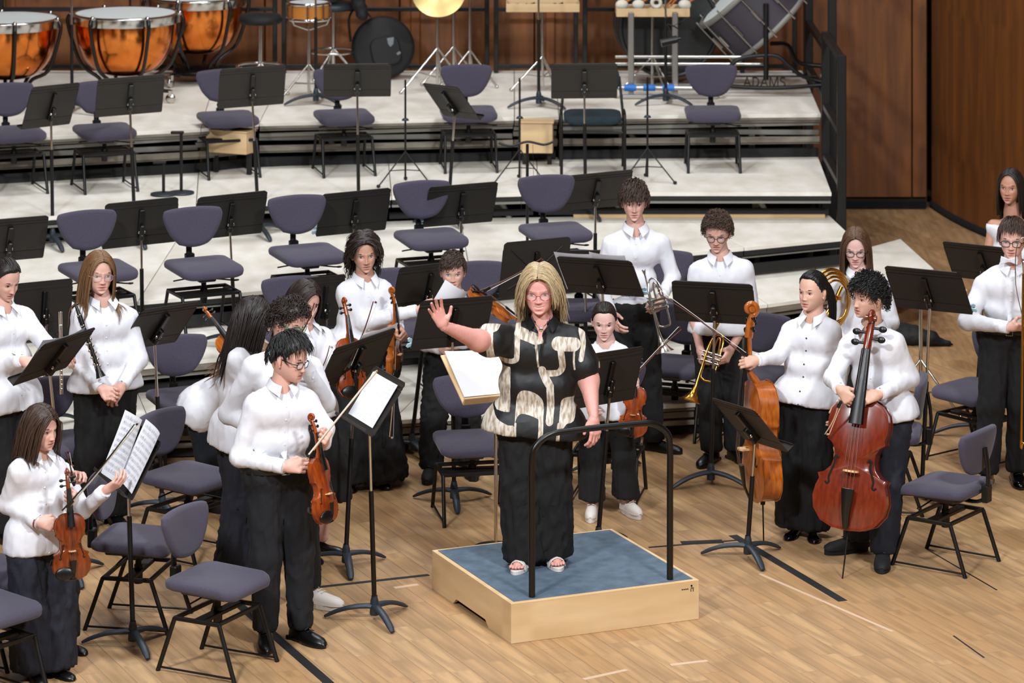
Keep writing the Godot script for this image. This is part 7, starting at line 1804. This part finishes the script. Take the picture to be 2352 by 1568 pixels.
# ---------------------------------------------------------------- chairs
func pillow(mb: MB, out: PackedVector2Array, rings: Array, bend: Callable, xf := Transform3D()) -> void:
	# rings: [scale, height]; closed at both ends
	var ps := PackedVector3Array()
	for q in rings:
		for p in out: ps.append(xf * (bend.call(Vector3(p.x * q[0], q[1], p.y * q[0]))))
	mb.grid(ps, out.size(), true, not Geometry2D.is_polygon_clockwise(out))
func make_chair() -> Node3D:
	var c := thing("orchestra_chair", "", "chair", Vector3.ZERO, 0.0, "purple grey orchestra chairs")
	var m := MB.new()
	pillow(m, rpoly(.44, .43, .07, 5), [[0.0, .412], [.5, .410], [.93, .412], [.985, .420], [1.0, .436], [.99, .452], [.95, .463], [.86, .470], [.6, .473], [.3, .472], [0.0, .471]],
		func(p: Vector3) -> Vector3: return p + Vector3(0, -.55 * pow(maxf(0.0, p.z - .02), 2.0) + .22 * p.x * p.x + .12 * pow(minf(0.0, p.z), 2.0), 0))
	obj("seat", m, M.chair_cloth, c)
	m = MB.new()
	var o := PackedVector2Array()
	for p in curve([Vector2(-.10, -.115), Vector2(0, -.135), Vector2(.10, -.115), Vector2(.165, -.045), Vector2(.205, .045), Vector2(.205, .095), Vector2(.17, .118), Vector2(0, .130), Vector2(-.17, .118), Vector2(-.205, .095), Vector2(-.205, .045), Vector2(-.165, -.045), Vector2(-.10, -.115)], 4).slice(0, -1): o.append(p)
	var bx := Transform3D(Basis(Vector3.RIGHT, PI / 2 - .16), Vector3(0, .675, -.215))
	pillow(m, o, [[0.0, -.024], [.5, -.024], [.88, -.022], [.97, -.014], [1.0, -.002], [.985, .012], [.93, .022], [.8, .026], [.4, .025], [0.0, .024]],
		func(p: Vector3) -> Vector3: return Vector3(p.x, p.y + .55 * p.x * p.x, -p.z), bx)
	obj("backrest", m, M.chair_cloth, c)
	m = MB.new()
	m.box(Vector3(0, .398, -.01), Vector3(.26, .024, .28), Basis(), .008)
	m.box(Vector3(0, .372, 0), Vector3(.12, .03, .16), Basis(), .008)
	obj("seat_plate", m, M.chair_plastic, c)
	m = MB.new()
	m.tube(curve([Vector3(0, .385, -.10), Vector3(0, .385, -.20), Vector3(0, .43, -.262), Vector3(0, .56, -.272), Vector3(0, .70, -.252)], 4), .021, 8, .5, Vector3.BACK)
	m.box(Vector3(0, .44, -.262), Vector3(.062, .10, .04), Basis(), .006)
	obj("back_post", m, M.black_metal, c)
	m = MB.new()
	m.lathe([Vector2(0.001, .21), Vector2(.024, .21), Vector2(.024, .31), Vector2(.017, .312), Vector2(.017, .36)], 12)
	obj("column", m, M.black_metal, c)
	m = MB.new()
	m.tube([Vector3(.06, .372, .05), Vector3(.17, .355, .06), Vector3(.20, .352, .06)], .005, 6)
	m.ball(Vector3(.205, .352, .06), Vector3(.022, .007, .012), Basis(), 8, 6)
	obj("lever", m, M.black_metal, c)
	m = MB.new()
	m.tube([Vector3(-.05, .372, -.05), Vector3(-.16, .36, -.06), Vector3(-.19, .357, -.06)], .005, 6)
	obj("lever", m, M.black_metal, c)
	m = MB.new()
	var y := .285
	for s in [-1.0, 1.0]:
		m.box(Vector3(s * .20, y, 0), Vector3(.018, .022, .28), Basis(), .003)
		m.box(Vector3(0, y, s * .13), Vector3(.40, .022, .018), Basis(), .003)
	m.box(Vector3(0, y - .005, 0), Vector3(.39, .022, .06), Basis(), .004)
	obj("top_frame", m, M.black_metal, c)
	for sx in [-1.0, 1.0]:
		for sz in [-1.0, 1.0]:
			m = MB.new()
			m.tube([Vector3(sx * .20, y, sz * .135), Vector3(sx * .207, .0, sz * .235)], .012, 6)
			obj("leg", m, M.black_metal, c)
		m = MB.new()
		m.tube([Vector3(sx * .206, .022, -.228), Vector3(sx * .206, .022, .228)], .006, 6)
		obj("stretcher", m, M.black_metal, c)
	return c
func make_teal_chair() -> Node3D:
	var c := thing("stacking_chair", "dark teal stacking chair with tubular black side frames on the third riser", "chair")
	var m := MB.new()
	pillow(m, rpoly(.46, .44, .09, 5), [[0.0, .418], [.9, .418], [.98, .428], [1.0, .442], [.97, .460], [.88, .470], [.5, .474], [0.0, .474]],
		func(p: Vector3) -> Vector3: return p + Vector3(0, -.6 * pow(maxf(0.0, p.z - .02), 2.0), 0))
	obj("seat", m, M.teal_cloth, c)
	m = MB.new()
	pillow(m, rpoly(.44, .22, .08, 5), [[0.0, -.02], [.9, -.02], [1.0, -.005], [.97, .015], [.8, .02], [0.0, .02]],
		func(p: Vector3) -> Vector3: return Vector3(p.x, p.y + .5 * p.x * p.x, -p.z), Transform3D(Basis(Vector3.RIGHT, PI / 2 - .15), Vector3(0, .70, -.22)))
	obj("backrest", m, M.teal_cloth, c)
	for s in [-1.0, 1.0]:
		m = MB.new()
		m.tube(curve([Vector3(s * .25, 0, .2), Vector3(s * .25, .40, .2), Vector3(s * .25, .475, .15), Vector3(s * .25, .48, -.02), Vector3(s * .25, .42, -.14), Vector3(s * .25, 0, -.24)], 5), .0125, 8)
		m.tube([Vector3(s * .25, .40, -.15), Vector3(s * .22, .72, -.25)], .011, 8)
		obj("side_frame", m, M.black_metal, c)
	m = MB.new()
	m.tube([Vector3(-.25, .34, .19), Vector3(.25, .34, .19)], .009, 8)
	m.tube([Vector3(-.25, .415, .16), Vector3(-.2, .415, .16)], .008, 8); m.tube([Vector3(.25, .415, .16), Vector3(.2, .415, .16)], .008, 8)
	m.tube([Vector3(-.25, .34, -.16), Vector3(.25, .34, -.16)], .009, 8)
	obj("cross_bar", m, M.black_metal, c)
	return c
# ---------------------------------------------------------------- music stands
var stand_parts := {}
func desk_mesh(w := .51, h := .33, plain := false) -> ArrayMesh:
	var m := MB.new()
	var rows := [[-.5, 0.0], [-.30, 0.0], [-.295, .004], [-.285, 0.0], [.34, 0.0], [.348, .004], [.36, 0.0], [.405, 0.0], [.412, .004], [.425, 0.0], [.46, 0.0], [.485, 0.0], [.5, .0]]
	if plain: rows = [[-.5, 0.0], [.46, 0.0], [.485, 0.0], [.5, 0.0]]
	for side in [-.0018, .0018]:
		var ps := PackedVector3Array()
		for q in rows:
			var ww := w * .5
			if q[0] > .45: ww -= .02 * pow((q[0] - .45) / .05, 2.0)
			for x in [-1.0, -.99, -.5, 0.0, .5, .99, 1.0]: ps.append(Vector3(ww * x, q[0] * h, q[1] + side))
		m.grid(ps, 7, false, side < 0)
	m.box(Vector3(0, h * .5, 0), Vector3(w - .04, .006, .007), Basis(), .002)
	m.box(Vector3(-w * .5, -.02, 0), Vector3(.004, h - .06, .006)); m.box(Vector3(w * .5, -.02, 0), Vector3(.004, h - .06, .006))
	return m.mesh()
func build_stand_parts() -> void:
	var P := stand_parts
	P.desk = desk_mesh()
	P.plain_desk = desk_mesh(.52, .36, true)
	var m := MB.new()
	m.box(Vector3(0, -.165, .026), Vector3(.50, .004, .056), Basis(), .001)
	m.box(Vector3(0, -.158, .053), Vector3(.50, .016, .003), Basis(), .001)
	P.lip = m.mesh()
	m = MB.new()
	m.box(Vector3(0, .0, -.014), Vector3(.034, .21, .026), Basis(), .004)
	m.box(Vector3(0, -.045, -.036), Vector3(.03, .09, .03), Basis(), .006)
	m.box(Vector3(0, -.085, -.038), Vector3(.036, .05, .036), Basis(), .01)
	P.bracket = m.mesh()
	m = MB.new()
	for s in [1.0]: m.lathe([Vector2(.001, 0), Vector2(.011, .001), Vector2(.011, .006), Vector2(.001, .010)], 10, Transform3D(Basis(Vector3.BACK, -s * PI / 2), Vector3(s * .016, -.05, -.036)))
	P.knob = m.mesh()
	m = MB.new(); m.lathe([Vector2(.0001, 0), Vector2(1, 0), Vector2(1, 1), Vector2(.0001, 1)], 12); P.rod = m.mesh()
	m = MB.new(); m.lathe([Vector2(.024, .03), Vector2(.026, .04), Vector2(.022, .11), Vector2(.0185, .12), Vector2(.016, .135)], 12); P.collar = m.mesh()
	m = MB.new()
	var pts := []; var rad := []
	for k in 9:
		var u := k / 8.0
		pts.append(Vector3(0, .078 - .066 * pow(u, 2.2), .01 + .265 * u)); rad.append(lerpf(.027, .019, u) * (1.0 if u < .97 else .7))
	m.tube(pts, rad, 8, .55, Vector3.UP)
	P.leg = m.mesh()
	m = MB.new()                                            # clothes peg clips
	for s in [-1.0, 1.0]: m.prism(PackedVector2Array([Vector2(0, 0), Vector2(-.03, s * .004), Vector2(-.036, s * .022), Vector2(-.026, s * .03), Vector2(-.006, s * .02)]), -.004, .004, Transform3D(Basis(), Vector3(0, s * .004, 0)))
	P.clip = m.mesh()
func stand(label: String, base: Vector3, desk: Vector3, yaw: float, tilt: float, roll: float, spin := .4, kind := "", foot := "base_grey", clips := 0) -> Node3D:
	var P := stand_parts
	var s := thing("music_stand", label, "music stand", base, 0.0, "black music stands")
	var d := Vector3(sin(yaw), 0, cos(yaw))
	var y := (Vector3.UP * cos(tilt) + d * sin(tilt)).normalized()
	var z := (-d * cos(tilt) + Vector3.UP * sin(tilt)).normalized()
	var b := Basis(z, roll) * Basis(y.cross(z), y, z)
	var dp := desk - base
	inst("desk", P.plain_desk if kind == "plain" else P.desk, M.stand_black, s, Transform3D(b, dp))
	inst("lip", P.lip, M.stand_black, s, Transform3D(b, dp))
	if kind == "plain":
		var m := MB.new()
		for q in [Vector3(-.2, .13, -.004), Vector3(.2, .13, -.004), Vector3(-.2, -.13, -.004), Vector3(.2, -.13, -.004)]: m.tube([dp + b * Vector3(0, -.03, -.012), dp + b * q], [.006, .003], 6)
		obj("rib", m, M.stand_black, s)
	var br := inst("bracket", P.bracket, M.black_gloss, s, Transform3D(b, dp))
	inst("knob", P.knob, M.chrome, br); inst("knob", P.knob, M.chrome, br, Transform3D(Basis(Vector3.UP, PI), Vector3(0, 0, -.072)))
	var top := dp + b * Vector3(0, -.10, -.038)
	var foot_p := Vector3(0, .10, 0)
	var ax := (top - foot_p)
	var L := ax.length()
	var lower: float = minf(.62, L - .2)
	var rb := look(ax, Vector3.FORWARD)
	inst("lower_tube", P.rod, M.black_metal, s, Transform3D(rb * Basis().scaled(Vector3(.0135, lower, .0135)), foot_p))
	inst("upper_tube", P.rod, M.chrome, s, Transform3D(rb * Basis().scaled(Vector3(.0085, L - lower, .0085)), foot_p + ax.normalized() * lower))
	inst("collar", P.collar, M[foot], s)
	for k in 3: inst("leg", P.leg, M[foot], s, Transform3D(Basis(Vector3.UP, spin + TAU * k / 3), Vector3.ZERO))
	if clips != 0: inst("clip", P.clip, M.clip_blue, s, Transform3D(b * Basis().scaled(Vector3(-clips, 1, 1)), dp + b * Vector3(.25 * clips, -.12, .012)))
	return s
func sheet(label: String, at: Vector3, b: Basis, size: Vector2, m: Material, curl := .02, category := "sheet music", called := "sheet_music") -> Node3D:
	var mb := MB.new()
	for side in [0.0, .0016]:
		var ps := PackedVector3Array(); var uv := PackedVector2Array()
		for r in 9:
			for c in 9:
				var u := c / 8.0 - .5; var w := r / 8.0 - .5
				ps.append(Vector3(u * size.x, w * size.y, side + curl * (4.0 * u * u * (.6 + w) ) + curl * .6 * maxf(0.0, w) * maxf(0.0, w)))
				uv.append(Vector2(c / 8.0, 1.0 - r / 8.0))
		mb.grid(ps, 9, false, side == 0.0, uv)
	var o := obj(called, mb, m)
	o.transform = Transform3D(b, at)
	tag(o, label, category)
	return o
# ---------------------------------------------------------------- strings
const HALF := [Vector2(0, 0), Vector2(40, 3), Vector2(75, 18), Vector2(98, 48), Vector2(104, 80), Vector2(99, 108), Vector2(91, 128), Vector2(96, 141), Vector2(78, 148), Vector2(62, 165), Vector2(56, 188), Vector2(58, 210), Vector2(67, 226), Vector2(81, 236), Vector2(77, 248), Vector2(83, 268), Vector2(84, 292), Vector2(78, 317), Vector2(60, 340), Vector2(34, 352), Vector2(0, 355)]
func fiddle(called: String, label: String, category: String, L: float, ribh: float, tex: Material, cello := false, group := "") -> Node3D:
	# local: y to the scroll, z out of the top; origin mid body
	var k := L / 355.0
	var v := thing(called, label, category, Vector3.ZERO, 0.0, group)
	var out := PackedVector2Array()
	for p in HALF: out.append(Vector2(p.x, p.y - 177.0) * k)
	for i in range(HALF.size() - 2, 0, -1): out.append(Vector2(-HALF[i].x, HALF[i].y - 177.0) * k)
	var n := out.size()
	var arch := L * .045
	for side in 2:
		var m := MB.new()
		var ps := PackedVector3Array()
		var sg := 1.0 if side == 0 else -1.0
		for q in [[.985, -.010], [1.0, -.004], [1.0, .004], [.975, .012], [.93, .010], [.85, .30], [.70, .62], [.5, .85], [.25, .98], [.0, 1.0]]:
			for p in out: ps.append(Vector3(p.x * q[0], p.y * (.1 + .9 * q[0]) if q[0] > 0 else p.y * .1, sg * (ribh * .5 + maxf(q[1], 0.0) * arch + (q[1] * L * .3 if q[1] < .012 else .004 * k * 100 * .03))))
		m.grid(ps, n, true, side == 1)
		obj("top_plate" if side == 0 else "back_plate", m, tex, v)
	var m2 := MB.new()
	var rp := PackedVector3Array()
	for z in [-.5, .5]:
		for p in out: rp.append(Vector3(p.x * .968, p.y * .98, z * ribh))
	m2.grid(rp, n, true)
	obj("ribs", m2, tex, v)
	var top := ribh * .5 + arch
	var neck_l := L * .37
	var y1 := L * .5
	var m := MB.new()
	m.tube([Vector3(0, y1 - .015, ribh * .1), Vector3(0, y1 + L * .03, ribh * .35), Vector3(0, y1 + L * .08, ribh * .5 + .008 * k * 1000 * .2), Vector3(0, y1 + neck_l, ribh * .5 + L * .012)], [L * .04, L * .042, L * .034, L * .031], 10, .75, Vector3.BACK)
	# peg box
	m.tube([Vector3(0, y1 + neck_l - .002, ribh * .5 + L * .012), Vector3(0, y1 + neck_l + L * .10, ribh * .5 - L * .005), Vector3(0, y1 + neck_l + L * .19, ribh * .5 - L * .03)], [L * .034, L * .035, L * .028], 8, 1.1, Vector3.BACK)
	obj("neck", m, tex, v)
	m = MB.new()
	var sp := []; var sr := []
	for i in 30:
		var u := i / 29.0
		var a := -PI * .5 + u * TAU * 1.55
		var r := L * lerpf(.062, .012, u)
		sp.append(Vector3(0, y1 + neck_l + L * .235 - sin(a) * r * -1.0, ribh * .5 - L * .012 - cos(a) * r)); sr.append(L * lerpf(.026, .014, u))
	m.tube(sp, sr, 7, 1.0)
	m.tube([Vector3(-L * .042, y1 + neck_l + L * .235, ribh * .5 - L * .012), Vector3(L * .042, y1 + neck_l + L * .235, ribh * .5 - L * .012)], L * .024, 10)
	obj("scroll", m, tex, v)
	for i in 4:
		m = MB.new()
		var s := -1.0 if i % 2 == 0 else 1.0
		var yy := y1 + neck_l + L * (.04 + .04 * i)
		var zz := ribh * .5 + L * (.004 - .006 * i)
		m.tube([Vector3(-s * L * .03, yy, zz), Vector3(s * L * .075, yy, zz)], [L * .009, L * .012], 7)
		m.ball(Vector3(s * L * .1, yy, zz), Vector3(L * .034, L * .026, L * .014), Basis(), 8, 6)
		obj("peg", m, M.ebony, v)
	m = MB.new()
	var fb := []
	m.tube([Vector3(0, y1 - L * .20, top + L * .052), Vector3(0, y1 + neck_l, ribh * .5 + L * .042)], [L * .058, L * .034], 8, .32, Vector3.BACK)
	obj("fingerboard", m, M.ebony, v)
	m = MB.new()
	var by := -L * .055
	m.prism(PackedVector2Array([Vector2(-.056, 0), Vector2(-.034, 0), Vector2(-.026, .022), Vector2(.026, .022), Vector2(.034, 0), Vector2(.056, 0), Vector2(.05, .03), Vector2(.056, .062), Vector2(.03, .085), Vector2(-.03, .085), Vector2(-.056, .062), Vector2(-.05, .03)]), -.007, .007, Transform3D(Basis(Vector3.RIGHT, PI / 2) * Basis().scaled(Vector3.ONE * L), Vector3(0, by, top - L * .004)))
	obj("bridge", m, M.maple, v)
	m = MB.new()
	m.tube([Vector3(0, -L * .485, top - L * .015), Vector3(0, -L * .36, top + L * .035), Vector3(0, -L * .185, top + L * .055)], [L * .022, L * .034, L * .052], 8, .35, Vector3.BACK)
	obj("tailpiece", m, M.ebony, v)
	for i in 4:
		m = MB.new()
		var x := (i - 1.5) * L * .029
		m.tube([Vector3(x * .9, -L * .19, top + L * .07), Vector3(x, by, top + L * .085), Vector3(x * .5, y1 + neck_l, ribh * .5 + L * .058)], maxf(.0007, L * .0016), 4)
		obj("string", m, M.steel, v)
	for s in [-1.0, 1.0]:
		m = MB.new()
		var fp := []
		for q in [Vector2(.115, .085), Vector2(.13, .10), Vector2(.145, .085), Vector2(.14, .05), Vector2(.155, 0), Vector2(.175, -.06), Vector2(.17, -.10), Vector2(.185, -.115), Vector2(.20, -.10)]:
			var e := absf(q.x) / .3
			fp.append(Vector3(s * q.x * L, by + q.y * L, ribh * .5 + arch * (1.0 - .95 * pow(e * 1.05, 2.0)) + .003))
		m.tube(curve(fp, 4), L * .0085, 5, .35, Vector3.BACK)
		obj("sound_hole", m, M.hole, v)
	m = MB.new()
	if cello:
		m.tube([Vector3(0, -L * .5, 0), Vector3(0, -L * .53, 0)], [.016, .014], 8)
		m.tube([Vector3(0, -L * .52, 0), Vector3(0, -L * .5 - .42, 0)], [.005, .004], 8)
		obj("endpin", m, M.black_metal, v)
	else:
		m.ball(Vector3(-L * .13, -L * .38, top + L * .01), Vector3(L * .15, L * .095, L * .032), Basis(Vector3.UP, -.12), 12, 8)
		m.box(Vector3(0, -L * .47, top - L * .05), Vector3(L * .1, L * .03, L * .1), Basis(), .002)
		obj("chin_rest", m, M.ebony, v)
		m = MB.new()                                         # shoulder rest behind the body
		m.tube(curve([Vector3(-L * .30, -L * .22, -ribh * .5 - L * .05), Vector3(-L * .1, -L * .28, -ribh * .5 - L * .10), Vector3(L * .12, -L * .27, -ribh * .5 - L * .09), Vector3(L * .30, -L * .2, -ribh * .5 - L * .06)], 4), L * .045, 8, .4, Vector3.BACK)
		obj("shoulder_rest", m, M.ebony, v)
	return v
func place_fiddle(v: Node3D, bottom: Vector3, scroll: Vector3, normal: Vector3, L: float) -> void:
	# bottom edge of the body and tip of the scroll given
	var y := (scroll - bottom).normalized()
	var z := (normal - y * normal.dot(y)).normalized()
	v.transform = Transform3D(Basis(y.cross(z), y, z), bottom + y * L * .5)
func bow(label: String, frog: Vector3, tip: Vector3, hair_side: Vector3, stick: Material) -> Node3D:
	var b := thing("bow", label, "bow", frog, 0.0, "string bows")
	var L := (tip - frog).length()
	var xf := Transform3D(look(tip - frog, hair_side), Vector3.ZERO)
	var m := MB.new()
	var st := []
	for i in 9:
		var u := i / 8.0
		st.append(xf * Vector3(0, L * (u * 1.0 - .02), -.020 + .016 * sin(u * PI)))
	m.tube(st, [.0042, .0042, .0042, .004, .004, .0038, .0036, .0034, .003], 7)
	obj("stick", m, stick, b)
	m = MB.new()
	m.tube([xf * Vector3(0, .03, .005), xf * Vector3(0, L - .01, .003)], .005, 6, .25, xf.basis.z)
	obj("bow_hair", m, M.bow_hair, b)
	m = MB.new()
	m.box(xf * Vector3(0, .035, -.006), Vector3(.011, .05, .022), xf.basis, .003)
	obj("frog", m, M.ebony, b)
	m = MB.new()
	m.box(xf * Vector3(0, L - .008, -.005), Vector3(.006, .012, .014), xf.basis, .002)
	obj("tip", m, stick, b)
	return b
